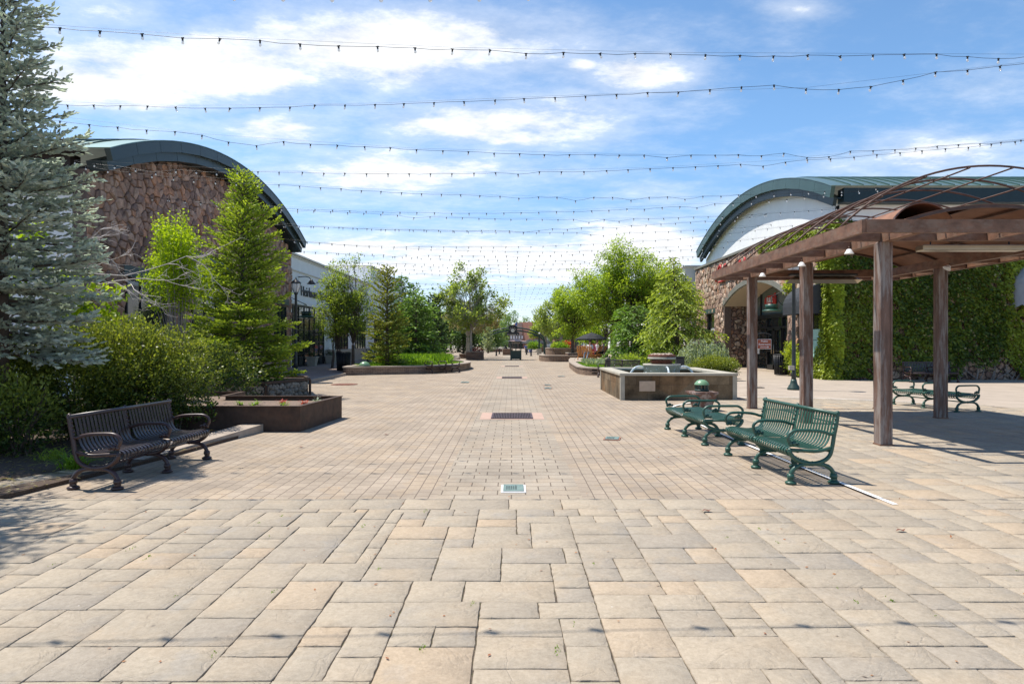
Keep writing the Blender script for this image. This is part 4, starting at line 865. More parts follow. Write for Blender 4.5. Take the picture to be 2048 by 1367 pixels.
mb.strip([(x, cz(x)+.008) for x in xs], [(x, cz(x)) for x in xs], 9.92, 15.1, 'y'); mb.build('canopy', 'canopy_rust', PG, O)
mb = MB()
for y in (9.94, 11.2, 12.5, 13.8, 15.06): mb.strip([(x, cz(x)-.002) for x in xs], [(x, cz(x)-.045) for x in xs], y-.018, y+.018, 'y')
for x in (6.2, 7.0, 7.75, 8.5): mb.bar((x, 9.97, cz(x)-.025), (x, 15.03, cz(x)-.025), .03, .04)
mb.build('canopy_rib', 'pipe_rust', PG, O)
c2 = lambda x: arcz(x, 5.95, 6.95, 3.36, .36); xs2 = [5.95+1.0*i/14 for i in range(15)]
mb = MB(); mb.strip([(x, c2(x)+.008) for x in xs2], [(x, c2(x)) for x in xs2], 10.25, 15.0, 'y'); mb.build('ridge_cap', 'canopy_rust', PG, O)
mb = MB()
for y in (10.27, 11.8, 13.3): mb.strip([(x, c2(x)+.024) for x in xs2], [(x, c2(x)+.009) for x in xs2], y-.02, y+.02, 'y')
mb.build('cap_rib', 'pipe_rust', PG, O)
# lamps, heaters hung on the pergola
def bell(x, y, z, lab, tilt=0):
    t = thing('bell_lamp', lab, 'lamp', (x, y, z), 0, 'white bell lamps under the pergola')
    mb = MB(); mb.tube([(0, 0, .12), (0, 0, .05)], .015, 6); mb.build('stem', 'pipe_rust', t)
    mb = MB(); mb.lathe([(.025, .06), (.05, .05), (.075, .0), (.105, -.045), (.11, -.055), (.10, -.05), (.06, .0)], (0, 0, 0), 16); s = mb.build('shade', 'sign_white', t); t.rotation_euler = (0, R(tilt), 0); t.scale = (.68,)*3
bell(5.36, 10.4, 2.985, 'white bell lamp under the pergola, nearest the front left post'); bell(5.36, 12.1, 2.985, 'white bell lamp under the pergola beside the middle left post'); bell(5.36, 14.0, 2.985, 'white bell lamp under the pergola next to the rear heater')
bell(8.33, 12.5, 2.98, 'small white spot lamp tilted under the canopy above the dark post', 35); bell(8.33, 14.6, 2.98, 'small white spot lamp tilted under the canopy just right of the front post', 35)
t = thing('patio_heater', 'long brushed metal heater box hung under the pergola front', 'heater', (7.0, 10.0, 2.98))
mb = MB(); mb.box((0, 0, .0), (1.55, .2, .085), bev=.01); mb.build('housing', 'heater_metal', t); mb = MB()
for x in (-.6, .6): mb.tube([(x, 0, .04), (x, 0, .10)], .01, 5)
mb.build('bracket', 'metal_black', t)
t = thing('patio_heater', 'open reflector heater hung from the rear beam of the pergola', 'heater', (7.05, 14.8, 2.98))
mb = MB(); mb.add([(-.82, -.14, -.03), (.82, -.14, -.03), (.62, .02, .07), (-.62, .02, .07), (-.82, .1, -.10), (.82, .1, -.10)], [[0, 1, 2, 3], [3, 2, 5, 4]]); mb.add([(-.82, -.14, -.03), (-.62, .02, .07), (-.82, .1, -.10)], [[0, 1, 2]]); mb.add([(.82, -.14, -.03), (.62, .02, .07), (.82, .1, -.10)], [[0, 1, 2]]); mb.build('reflector', 'heater_metal', t)
mb = MB(); mb.box((0, .03, .095), (1.5, .16, .04)); mb.build('housing', 'metal_black', t); mb = MB(); mb.tube([(-.6, -.02, .02), (.6, -.02, .02)], .012, 6); mb.build('heating_tube', 'heater_metal', t)

# ================================================================ benches
def bench(name, label, cat, backed, slat, iron, loc, rz, group):
    t = thing(name, label, cat, loc, rz, group); Lb = 1.80; KF = 1.3
    if backed: prof = [(.10, .285), (.05, .29), (.005, .305), (-.025, .34), (-.015, .375), (.02, .395), (.08, .398), (.18, .382), (.28, .372), (.37, .378), (.425, .405), (.46, .46), (.485, .54), (.505, .63), (.525, .72), (.53, .745)]
    else: prof = [(.10, .285), (.05, .29), (.005, .305), (-.025, .34), (-.015, .375), (.02, .395), (.08, .398), (.2, .388), (.3, .385), (.4, .388), (.52, .398), (.58, .395), (.615, .375), (.625, .34), (.595, .305), (.55, .29), (.50, .285)]
    cut = 11 if backed else 99
    def straps(pr, name_):
        c = catmull([(0, y, z) for y, z in pr], 3); mb = MB()
        for s in range(2):
            for i in range(14):
                x0 = .045+.90*s+i*.0605; w = .035; vs = []
                for k, p in enumerate(c):
                    d = (c[min(k+1, len(c)-1)]-c[max(k-1, 0)]).normalized(); nn = Vector((0, -d.z, d.y))*.0055
                    vs += [(x0, p.y, p.z), (x0+w, p.y, p.z), (x0+w, p.y-nn.y, p.z-nn.z), (x0, p.y-nn.y, p.z-nn.z)]
                fs = [[4*k+a, 4*k+(a+1) % 4, 4*k+4+(a+1) % 4, 4*k+4+a] for k in range(len(c)-1) for a in range(4)]
                mb.add(vs, fs)
        return mb.build(name_, slat, t)
    if backed:
        straps(prof[:11], 'seat'); straps(prof[10:], 'backrest')
        mb = MB(); mb.tube([(-.02, .532, .755), (Lb+.02, .532, .755)], .022, 10); mb.build('top_rail', slat, t)
    else: straps(prof, 'seat')
    mb = MB()
    for y in ((.10, .46) if backed else (.12, .48)): mb.tube([(.0, y, .345), (Lb, y, .345)], .014, 6)
    mb.tube([(0, .27, .212), (Lb, .27, .212)], .013, 6); mb.build('stretcher', iron, t)
    for xf in (0.0, .90, 1.80):
        f = MB(); r = .0215
        if backed:
            f.tube(catmull([(xf, .0, .36), (xf, .035, .30), (xf, .12, .24), (xf, .26, .215), (xf, .38, .24), (xf, .455, .30), (xf, .485, .40), (xf, .505, .52), (xf, .53, .64), (xf, .548, .77)], 4), [r*1.25]*2+[r]*99 if False else r*1.15, 6, flat=1.0)
            f.tube(catmull([(xf, -.01, .365), (xf, .15, .358), (xf, .32, .35), (xf, .48, .385)], 4), .020, 6)
            for yy, zz, rr in ((.505, .56, .022), (.50, .60, .018), (.52, .65, .022), (.525, .70, .018), (.015, .43, .028), (.055, .435, .032), (.10, .425, .022), (.545, .765, .027), (.26, .215, .03)): f.ball((xf, yy, zz), rr, n=6)
            arm = [(xf, .515, .545), (xf, .46, .535), (xf, .40, .555), (xf, .30, .572), (xf, .12, .578), (xf, .035, .565), (xf, -.01, .52), (xf, -.005, .465), (xf, .03, .425)]
        else:
            f.tube(catmull([(xf, .0, .36), (xf, .035, .30), (xf, .14, .24), (xf, .30, .215), (xf, .46, .24), (xf, .565, .30), (xf, .60, .36)], 4), r*1.15, 6)
            f.tube([(xf, -.01, .365), (xf, .61, .365)], .020, 6)
            for yy, zz, rr in ((.02, .42, .028), (.06, .43, .032), (.105, .42, .022), (.58, .42, .028), (.54, .43, .032), (.495, .42, .022), (.30, .215, .03)): f.ball((xf, yy, zz), rr, n=6)
            arm = [(xf, .03, .41), (xf, .0, .47), (xf, .005, .53), (xf, .06, .572), (xf, .14, .58), (xf, .46, .58), (xf, .54, .572), (xf, .595, .53), (xf, .60, .47), (xf, .57, .41)]
        fo = f.build('frame', iron, t)
        a = MB(); a.tube(catmull(arm, 4), .0185, 7, flat=1.2); a.build('armrest', iron, fo)
        D_ = .52 if backed else .60
        for sg, y0_ in ((1, .0), (-1, D_)):
            l = MB(); pts = [(xf, y0_+sg*.02, .015), (xf, y0_+sg*.015, .07), (xf, y0_+sg*.03, .125), (xf, y0_+sg*.075, .175), (xf, y0_+sg*.15, .205), (xf, y0_+sg*.27, .213)]
            l.tube(catmull(pts, 4), [.033]*5+[.025]*9+[.022]*7, 8); l.lathe([(.06, .0), (.062, .016), (.05, .024), (.036, .032)], (xf, y0_+sg*.02, 0), 10); l.lathe([(.036, 0), (.041, .02), (.034, .05)], (xf, y0_+sg*.02, .055), 8); l.build('leg', iron, fo)
    return t
def place(a, b, flip=False):   # front-left foot a to front-right foot b -> location, rotation (local x along a->b)
    return (a[0], a[1], 0), math.atan2(b[1]-a[1], b[0]-a[0])
GZ = .008
# local +y must point to the back: for the green bench facing -X, x axis runs from the far end to the near end
gb = bench('park_bench', 'green slatted metal bench with a backrest beside the pergola', 'bench', True, 'metal_green', 'metal_green', (2.93, 8.93, GZ), math.atan2(-1.79, .09), 'green metal benches')
g2 = bench('backless_bench', 'green backless metal bench with three arm loops beside the stone litter urn', 'bench', False, 'metal_green', 'metal_green', (2.74, 11.6, GZ), math.atan2(-1.75, .13), 'green metal benches')
dup(g2, (9.80, 14.35, .02), math.atan2(1.78, -.36)-math.pi, 'green backless metal bench standing behind the dark rear post of the pergola', 'bench', 'green metal benches').location = (9.38, 16.1, .01)
bb = bench('park_bench', 'dark brown slatted metal bench with a backrest in front of the big shrub', 'bench', True, 'slat_brown', 'metal_brown', (-4.12, 6.86, GZ), math.atan2(1.8, .10), 'brown metal benches')
dup(bb, (3.75, 28.55, .01), R(-47), 'brown bench with a backrest between the fountain and the low stone planter', 'bench', 'brown metal benches')
dup(bb, (15.2, 24.9, .01), R(0), 'brown bench in deep shade against the ivy wall', 'bench', 'brown metal benches')
b3 = bench('backless_bench', 'brown backless bench in front of the long curved stone planter', 'bench', False, 'slat_brown', 'metal_brown', (-3.85, 31.75, .01), R(48), 'brown metal benches')

# ================================================================ fountain
FN = thing('fountain', 'square slate-clad fountain basin with round centre drum and small jets', 'fountain', (4.44, 19.4, 0)); O = FN.location
x0, x1, y0, y1 = 2.9, 5.98, 17.42, 21.4
mb = MB(); th = .22
mb.box(((x0+x1)/2, y0+th/2, .325), (x1-x0, th, .65)); mb.box(((x0+x1)/2, y1-th/2, .325), (x1-x0, th, .65)); mb.box((x0+th/2, (y0+y1)/2, .325), (th, y1-y0-2*th-.004, .65)); mb.box((x1-th/2, (y0+y1)/2, .325), (th, y1-y0-2*th-.004, .65)); mb.build('basin', 'slate_panel', FN, O)
mb = MB(); w = .34; e = .035
mb.box(((x0+x1)/2, y0-e+w/2, .685), (x1-x0+2*e, w, .07), bev=.008); mb.box(((x0+x1)/2, y1+e-w/2, .685), (x1-x0+2*e, w, .07), bev=.008); mb.box((x0-e+w/2, (y0+y1)/2, .685), (w, y1-y0+2*e-2*w-.006, .07), bev=.008); mb.box((x1+e-w/2, (y0+y1)/2, .685), (w, y1-y0+2*e-2*w-.006, .07), bev=.008); mb.build('coping', 'coping', FN, O)
for cx, cy in ((x0, y0), (x1, y0), (x0, y1), (x1, y1)):
    mb = MB(); mb.box((cx+(.045 if cx < 4 else -.045), cy+(.045 if cy < 19 else -.045), .325), (.115, .115, .648)); mb.build('corner_post', 'coping', FN, O)
mb = MB(); mb.box((3.60, y0-.012, .375), (.42, .02, .27)); mb.build('plaque', 'plaque', FN, O)
mb = MB(); mb.box(((x0+x1)/2, (y0+y1)/2, .55), (x1-x0-2*th-.01, y1-y0-2*th-.01, .02)); mb.build('water', 'water', FN, O)
mb = MB(); mb.lathe([(.52, .5), (.52, .84), (.55, .845), (.55, .90), (.0, .902)], (4.44, 19.4, 0), 32); mb.build('drum', 'coping', FN, O)
mb = MB(); mb.lathe([(.30, .9), (.30, .955), (.34, .96), (.34, 1.0), (.28, 1.005), (.28, 1.03), (.37, 1.035)], (4.44, 19.4, 0), 28); mb.build('rust_ring', 'rust_ring', FN, O)
mb = MB(); mb.lathe([(.37, 1.036), (.41, 1.045), (.41, 1.10), (.38, 1.105)], (4.44, 19.4, 0), 28); mb.build('rim', 'coping', FN, O)
mb = MB(); mb.lathe([(.38, 1.106), (.40, 1.11), (.40, 1.165), (.36, 1.168), (.0, 1.15)], (4.44, 19.4, 0), 28); bw = mb.build('bowl', 'rust_ring', FN, O)
mb = MB()
for k in range(60): a = random.uniform(0, 6.28); q = .34*math.sqrt(random.random()); mb.ball((4.44+q*math.cos(a), 19.4+q*math.sin(a), 1.17+random.uniform(0, .025)), random.uniform(.02, .045), n=6, sq=(1, 1, .6))
mb.build('pebbles', 'rock_pale', FN, O)
for a in (R(-90), R(0), R(180), R(90)):
    dx_, dy_ = math.cos(a), math.sin(a); mb = MB(); mb.tube(catmull([(4.44+dx_*q, 19.4+dy_*q, z) for q, z in ((.53, .80), (.66, .83), (.80, .78), (.90, .66), (.94, .56))], 4), [.022, .035], 7); mb.build('water_jet', 'water_jet', FN, O)
mb = MB()
for k in range(70): a = random.uniform(0, 6.28); mb.ball((4.44+.525*math.cos(a), 19.4+.525*math.sin(a), random.uniform(.60, .8)), random.uniform(.008, .02), n=4)
mb.build('splash', 'water_jet', FN, O)

# litter urn
t = thing('litter_urn', 'weathered square stone litter urn with a green domed lid', 'litter bin', (4.28, 14.75, .006)); 
mb = MB(); hs = [(.145, .0), (.16, .02), (.19, .15), (.23, .30), (.262, .40), (.285, .405), (.285, .455), (.22, .456)]
vs = []; fs = []
for q, z in hs: vs += [(-q, -q, z), (q, -q, z), (q, q, z), (-q, q, z)]
for l in range(len(hs)-1):
    for i in range(4): fs.append([l*4+i, l*4+(i+1) % 4, l*4+4+(i+1) % 4, l*4+4+i])
fs.append([4*(len(hs)-1)+i for i in range(4)]); mb.add(vs, fs); mb.build('urn', 'urn_stone', t); t.rotation_euler = (0, 0, R(9))
mb = MB(); mb.lathe([(.165, .457), (.165, .50), (.14, .505)], (0, 0, 0), 20)
for k in range(4): a = R(45+90*k); mb.box((.125*math.cos(a), .125*math.sin(a), .555), (.06, .05, .12), rz=a)
t.scale = (.95,)*3; lid = mb.build('lid', 'metal_green_dark', t); mb = MB(); mb.lathe([(.0, .735), (.06, .728), (.11, .705), (.15, .665), (.172, .62), (.175, .61), (.165, .612), (.0, .66)], (0, 0, 0), 24); mb.build('dome', 'dome_green', lid)

# ================================================================ lamp posts
def lamppost(label, loc, group='dark street lamps with glass lanterns'):
    t = thing('street_lamp', label, 'street lamp', loc, 0, group)
    mb = MB(); mb.lathe([(.20, 0), (.205, .05), (.17, .09), (.16, .13), (.12, .18), (.10, .26), (.085, .34)], (0, 0, 0), 16); mb.build('base', 'metal_green_dark', t)
    mb = MB(); mb.lathe([(.075, .34), (.07, .5), (.075, .52), (.065, .55), (.058, 2.3), (.062, 2.32), (.05, 3.45), (.07, 3.5), (.09, 3.52), (.09, 3.56)], (0, 0, 0), 14); mb.build('pole', 'metal_lamp', t)
    mb = MB(); mb.lathe([(.08, 3.58), (.12, 3.66), (.18, 3.80), (.20, 3.92), (.20, 3.95)], (0, 0, 0), 18); la = mb.build('lantern', 'glass_clear', t)
    mb = MB()
    for k in range(6):
        a = R(60*k); mb.tube([(q*math.cos(a), q*math.sin(a), z) for q, z in ((.085, 3.56), (.125, 3.66), (.186, 3.80), (.206, 3.94))], .009, 4)
    mb.build('lantern_rib', 'metal_black', la); mb = MB(); mb.lathe([(.03, 3.6), (.05, 3.75), (.03, 3.85), (0, 3.86)], (0, 0, 0), 8); mb.build('lamp_bulb', 'sign_white', la)
    mb = MB(); mb.lathe([(.215, 3.95), (.22, 3.975), (.19, 4.01), (.15, 4.05), (.12, 4.06), (.11, 4.09), (.03, 4.13), (.03, 4.16), (.012, 4.2), (0, 4.25)], (0, 0, 0), 18); mb.build('cap', 'metal_black', t)
    return t
l1 = lamppost('tall dark street lamp behind the pergola near the ivy building entrance', (9.09, 21.1, .008))
dup(l1, (-9.25, 28.0, .10), 0, 'tall dark street lamp beside the stone hall and bright green spruce', 'street lamp', 'dark street lamps with glass lanterns')
mb = MB(); mb.box((8.98, 21.02, .72), (.16, .1, .14)); mb.build('junction_box', 'pot_stone', l1, l1.location)
# pendant lamps on the shop walls
def pendant(label, loc, dirx):
    t = thing('pendant_lamp', label, 'lamp', loc, 0, 'green drum lamps hung over shop doors')
    mb = MB(); mb.lathe([(.27, .14), (.28, .36), (.0, .37)], (0, 0, 0), 20); mb.build('drum', 'metal_green_dark' if dirx < 0 else 'metal_green', t)
    mb = MB(); mb.lathe([(.27, .13), (.41, .08), (.43, .05), (.40, .03), (.2, .01), (.0, .0)], (0, 0, 0), 24); mb.build('shade', 'metal_green', t)
    mb = MB(); mb.tube([(dirx*.9, 0, 1.15), (0, 0, .72)], .018, 6); mb.tube(catmull([(dirx*.9, 0, .3), (dirx*.5, 0, .34), (dirx*.25, 0, .6), (0, 0, .72), (0, 0, .37)], 4), .015, 6)
    mb.build('bracket', 'metal_lamp', t)
pendant('green drum pendant lamp in front of the arched porch', (12.15, 30.6, 2.95), 1); pendant('green drum pendant lamp over the gridded storefront', (-11.5, 36.6, 2.9), -1)
# bins
def bin_(label, loc, group='black slatted litter bins'):
    t = thing('litter_bin', label, 'litter bin', loc, 0, group); mb = MB()
    for k in range(28):
        a = 2*math.pi*k/28; ca, sa = math.cos(a), math.sin(a); mb.bar((.315*ca, .315*sa, .04), (.335*ca, .335*sa, .90), .012, .045) if False else mb.tube([(.30*ca, .30*sa, .04), (.315*ca, .315*sa, .45), (.345*ca, .345*sa, .93)], .021, 4)
    mb.build('slats', 'metal_black', t); mb = MB(); mb.lathe([(.29, .03), (.31, .05), (.31, .09)], (0, 0, 0), 24)
    for z in (.88, .96): mb.lathe([(.335, z-.02), (.36, z), (.345, z+.02), (.32, z)], (0, 0, 0), 28)
    mb.build('rim', 'metal_black', t); mb = MB(); mb.lathe([(.27, .06), (.29, .86), (.27, .86), (.25, .1), (.0, .1)], (0, 0, 0), 20); mb.build('liner', 'hole_dark', t)
    return t
b1 = bin_('black slatted litter bin at the ivy building entrance', (12.45, 30.2, .01)); dup(b1, (-8.35, 32.4, .10), 0, 'black slatted litter bin at the end of the long low stone planter', 'litter bin', 'black slatted litter bins')
# restroom sign
t = thing('restroom_sign', 'brown public restroom sign hung from a thin black post', 'sign', (8.22, 22.0, .008))
mb = MB(); mb.tube([(0, 0, 0), (0, 0, 2.0)], .03, 8); mb.box((.06, 0, .012), (.35, .25, .015)); mb.tube(catmull([(0, 0, 1.80), (.12, 0, 1.83), (.3, 0, 1.84), (.45, 0, 1.80), (.5, 0, 1.77)], 3), .014, 6); mb.tube([(.10, 0, 1.82), (.10, 0, 1.66)], .007, 5); mb.tube([(.42, 0, 1.80), (.42, 0, 1.66)], .007, 5); mb.build('post', 'metal_black', t)
mb = MB(); mb.box((.26, -.01, 1.47), (.47, .02, .33)); s = mb.build('board', 'sign_white', t); mb = MB(); mb.box((.26, -.022, 1.47), (.445, .012, .305)); mb.build('panel', 'sign_rust', s)
for tx_, zz in (('Public', 1.565), ('Restroom', 1.46)):
    q = textmesh('lettering', tx_, .098, 'sign_white', s, .001); q.rotation_euler = (R(90), 0, 0); q.location = (.26, -.031, zz)
mb = MB(); mb.box((.24, -.031, 1.37), (.24, .004, .014)); mb.add([(.36, -.033, 1.345), (.36, -.033, 1.395), (.42, -.033, 1.37)], [[0, 1, 2]]); mb.build('arrow', 'sign_white', s)

# ================================================================ ground fittings
def grate(label, y, w=.9, d=.24):
    t = thing('drain_grate', label, 'drain', (-.0, y, 0), 0, 'iron drain grates set in pink concrete')
    c_ = w/2+.17; mb = MB(); mb.box((0, 0, .005), (w*1.62, d+.42, .006)) if False else mb.add([(-w*.81, -d*.5-.12, .0085), (w*.81, -d*.5-.12, .0085), (w*.81, d*.5+.14, .0085), (-w*.81, d*.5+.14, .0085)], [[0, 1, 2, 3]]); mb.build('frame', 'concrete_pink', t)
    mb = MB(); mb.box((0, 0, .010), (w+.04, d+.04, .004)); mb.build('pit', 'hole_dark', t); mb = MB(); k = 24
    for i in range(k): mb.box((-w/2+w*(i+.5)/k, 0, .016), (w/k*.45, d, .008))
    for yy in (-d/2, 0, d/2): mb.box((0, yy, .0175), (w+.03, .02, .008))
    for xx in (-w/2-.01, w/2+.01): mb.box((xx, 0, .0175), (.03, d+.02, .008))
    mb.build('bars', 'grate_iron', t)
grate('iron drain grate in pink concrete nearest the camera', 13.65, .80, .98); grate('iron drain grate in pink concrete, second along the paving strip', 28.3, .82, 1.0); grate('iron drain grate in pink concrete, farthest along the paving strip', 41.5, .85, 1.0)
def cover(label, x, y, w, d, col='white_paint', rz=0):
    t = thing('valve_cover', label, 'access cover', (x, y, 0), rz, 'green plastic valve covers'); 
    if col: mb = MB(); mb.box((0, 0, .008), (w+.045, d+.045, .012), bev=.003); mb.build('collar', col, t)
    mb = MB(); mb.box((0, 0, .018), (w, d, .012), bev=.004); c_ = mb.build('lid', 'cover_green', t); mb = MB()
    for i in range(5):
        for j in range(3): mb.box((-w*.32+i*w*.11, -d*.25+j*d*.18, .0255), (w*.07, d*.06, .003))
    mb.box((w*.12, 0, .0255), (.004, d*.8, .003)); mb.build('emboss', 'metal_lamp', c_)
cover('green valve cover with white collar at the edge of the flagstones', .015, 6.88, .215, .30); cover('small green valve cover in the pavers right of the near drain', 1.60, 10.45, .215, .26, 'terracotta', R(-14))
cover('pair of tiny green covers beyond the near drain, nearer one', 1.20, 21.8, .24, .4, 'terracotta'); cover('pair of tiny green covers beyond the near drain, farther one', 1.27, 23.4, .22, .35, 'terracotta')
cover('tiny green cover in the pavers left of the second drain', -1.8, 25.0, .3, .45, None); cover('tiny grey cover in the pavers left of the fountain', 2.2, 29.2, .3, .4, 'terracotta')
for x, y, w, lab, m_ in ((-7.2, 24.6, .45, 'dark round manhole cover near the low kerb', 'metal_black'), (-6.1, 23.8, .48, 'rusty brown manhole cover in the pavers near the gabion planter', 'rust_ring')):
    t = thing('manhole_cover', lab, 'manhole cover', (x, y, 0)); mb = MB(); mb.lathe([(w, .001), (w, .012), (w*.9, .014), (w*.88, .010), (0, .010)], (0, 0, 0), 28)
    for k in range(8): mb.box((.6*w*math.cos(k*.785), .6*w*math.sin(k*.785), .013), (.05, .05, .006))
    mb.build('lid', m_, t)

# ================================================================ planters
t = thing('steel_planter', 'low rusty steel planter with sparse sprouts, in front of the gabion planter', 'planter', (-5, 12.3, 0)); O = t.location
poly = [(-3.66, 11.30), (-3.50, 13.45), (-5.9, 13.5), (-5.95, 14.6), (-8.5, 14.6), (-8.3, 11.32)]
def shell(poly, h, th, mat, name, t, lip=.0, z0=.0):
    """upright sheet walls along a closed outline, with an inward rim"""
    mb = MB(); n = len(poly); c = Vector((sum(p[0] for p in poly)/n, sum(p[1] for p in poly)/n)); inn = []
    ar_ = sum(poly[i][0]*poly[(i+1) % n][1]-poly[(i+1) % n][0]*poly[i][1] for i in range(n)); sg = 1 if ar_ > 0 else -1
    for i in range(n):
        p0, p1, p2 = Vector(poly[i-1]), Vector(poly[i]), Vector(poly[(i+1) % n]); d1, d2 = (p1-p0).normalized(), (p2-p1).normalized()
        n1, n2 = Vector((-d1.y, d1.x))*sg, Vector((-d2.y, d2.x))*sg; b = (n1+n2); b = b/max(.3, b.length_squared)*2; inn.append((p1.x+b.x*th, p1.y+b.y*th))
    vs = [(x, y, z0) for x, y in poly]+[(x, y, h) for x, y in poly]+[(x, y, h) for x, y in inn]+[(x, y, z0) for x, y in inn]
    fs = []
    for i in range(n):
        j = (i+1) % n; fs += [[i, j, n+j, n+i], [n+i, n+j, 2*n+j, 2*n+i], [2*n+i, 2*n+j, 3*n+j, 3*n+i]]
    mb.add(vs, fs); return mb.build(name, mat, t, t.location), inn
_, inn = shell(poly, .43, .012, 'corten', 'wall', t)
ol = [(p[0]+(p[0]+5)*.012, p[1]+(p[1]-12.9)*.02) for p in poly]
_, _ = shell([(x, y) for x, y in ol], .446, .085, 'corten', 'rim', t, z0=.432)
mb = MB(); mb.prism(inn, .02, .35); mb.build('soil', 'soil', t, O)
gt = thing('gabion_planter', 'steel framed gabion planter filled with rocks under the bright green spruce', 'planter', (-7.5, 18.2, 0)); O = gt.location
gp = [(-6.42, 17.15), (-5.88, 19.1), (-6.4, 20.4), (-10.3, 20.4), (-10.3, 17.15)]
mb = MB(); mb.prism([(-6.47, 17.22), (-5.96, 19.1), (-6.45, 20.3), (-10.2, 20.3), (-10.2, 17.22)], .02, .42); mb.build('rock_fill', 'gabion_rock', gt, O)
_, inn = shell(gp, .50, .10, 'corten', 'rim', gt, z0=.44)
for x, y in gp[:3]+[(-6.27, 17.68), (-8.3, 17.17)]: mb = MB(); mb.box((x-.03, y+.03, .23), (.06, .06, .45)); mb.build('frame_post', 'corten', gt, O)
mb = MB()
for a, b_ in (((-6.42, 17.14), (-10.3, 17.14)), ((-6.405, 17.14), (-5.87, 19.09))):
    A_, B_ = Vector(a), Vector(b_); Lw = (B_-A_).length
    for k in range(int(Lw/.075)): p = A_.lerp(B_, k*.075/Lw); mb.tube([(p.x, p.y-.004, .02), (p.x, p.y-.004, .44)], .0028, 3, cap=False)
    for k in range(6): z = .05+.075*k; mb.tube([(A_.x, A_.y-.006, z), (B_.x, B_.y-.006, z)], .0028, 3, cap=False)
mb.build('wire_mesh', 'metal_lamp', gt, O)
# protruding rocks behind the mesh
mb = MB()
for a, b_ in (((-6.5, 17.26), (-10.0, 17.26)), ((-6.46, 17.3), (-6.0, 19.0))):
    A_, B_ = Vector(a), Vector(b_); n_ = int((B_-A_).length/.16)
    for k in range(n_):
        for z in (.08, .20, .31, .40):
            p = A_.lerp(B_, (k+random.uniform(.1, .9))/n_); r = random.uniform(.065, .105); mb.ball((p.x, p.y, min(.36, z+random.uniform(-.02, .02))), r, n=8, sq=(1.1, .55, .8))
mb.build('rocks', 'rock', gt, O)
mb = MB(); mb.prism([(x, y) for x, y in inn], .30, .45); mb.build('soil', 'mulch', gt, O)
def stonewall_planter(name, label, path, h, width=.3, mat='ledge_stone', cap='kerb_stone', closed=None, fill=None, fillz=None, smooth=True, capr='ledge_stone'):
    c = catmull([(x, y, 0) for x, y in path], 5) if smooth else [Vector((x, y, 0)) for x, y in path]
    o = c[0]; t = thing(name, label, 'planter', (o.x, o.y, 0)); O = t.location; A = []; B = []; A2 = []; B2 = []
    for i, p in enumerate(c):
        d = (c[min(i+1, len(c)-1)]-c[max(i-1, 0)]).normalized(); nn = Vector((-d.y, d.x, 0))
        A.append(p); B.append(p+nn*width); A2.append(p-nn*.03); B2.append(p+nn*(width+.03))
    def slab(A, B, z0, z1, nm, m_):
        mb = MB(); n = len(A); vs = [(p.x, p.y, z) for z in (z0, z1) for p in A+B]
        fs = []
        for i in range(n-1): fs += [[i, i+1, 2*n+i+1, 2*n+i], [n+i, 3*n+i, 3*n+i+1, n+i+1], [2*n+i, 2*n+i+1, 3*n+i+1, 3*n+i], [i, n+i, n+i+1, i+1]]
        fs += [[0, 2*n, 3*n, n], [n-1, 2*n-1, 4*n-1, 3*n-1]]; mb.add(vs, fs); return mb.build(nm, m_, t, O)
    slab(A, B, .0, h-.06, 'wall', mat); slab(A2, B2, h-.058, h, 'cap', cap)
    if fill:
        pl = [(p.x, p.y) for p in B]+[tuple(q) for q in (closed or [])]; mb = MB(); mb.prism(pl, .0, fillz or h-.08); mb.build('soil', fill, t, O)
    return t
LP_ = stonewall_planter('stone_planter', 'long low curved dry-stone planter with lawn and shrubs on the left', [(-8.0, 33.2), (-7.85, 30.4), (-6.6, 30.85), (-5.2, 31.4), (-3.9, 32.4), (-2.85, 34.3), (-2.4, 37.2), (-2.7, 40.5), (-3.6, 43.5), (-5, 46)], .40, .34, closed=[(-8.2, 50), (-8.9, 44)], fill='grass_ground')
RP_ = stonewall_planter('stone_planter', 'low curved dry-stone planter left of the fountain with a lawn', [(4.4, 49), (3.85, 44), (3.45, 39), (3.22, 33.5), (3.28, 31.2), (3.9, 30.0), (5.2, 29.7), (7.0, 29.6), (8.4, 29.8)], .37, .32, closed=[(10.5, 33), (10.5, 40.3), (4.0, 40.3)], fill='grass_ground')
mb = MB(); mb.prism([(3.95, 40.4), (10.5, 40.4), (10.5, 50), (4.8, 50), (4.2, 45)], .0, .34); tag(mb.build('terrace', 'concrete', None), kind='structure')
def blockplanter(name, label, x0, x1, y0, y1, h, mat='ledge_brick', soil='soil', z0=0):
    t = thing(name, label, 'planter', ((x0+x1)/2, y0, z0)); O = (t.location.x, t.location.y, 0)
    mb = MB(); mb.box(((x0+x1)/2, (y0+y1)/2, (h-.06)/2), (x1-x0, y1-y0, h-.06)); w = mb.build('wall', mat, t, O)
    mb = MB(); 
    for cx, cy, a, b_ in (((x0+x1)/2, y0+.1, x1-x0+.08, .28), ((x0+x1)/2, y1-.1, x1-x0+.08, .28), (x0+.1, (y0+y1)/2, .28, y1-y0-.37), (x1-.1, (y0+y1)/2, .28, y1-y0-.37)): mb.box((cx, cy, h-.027), (a, b_, .055))
    mb.build('cap', 'kerb_stone', t, O); mb = MB(); mb.box(((x0+x1)/2, (y0+y1)/2, h-.045), (x1-x0-.46, y1-y0-.46, .05)); mb.build('soil', soil, t, O); return t
blockplanter('brick_planter', 'square brick planter holding the big plane tree', -3.95, -2.5, 56.3, 58.2, .74)
blockplanter('brick_planter', 'brick planter with a bowl of flowers behind the green kiosk, to its left', -1.1, .1, 77, 79, .75)
blockplanter('brick_planter', 'wide brick planter beside the umbrella terrace on the right', 4.75, 6.4, 55, 60, .62, z0=0)
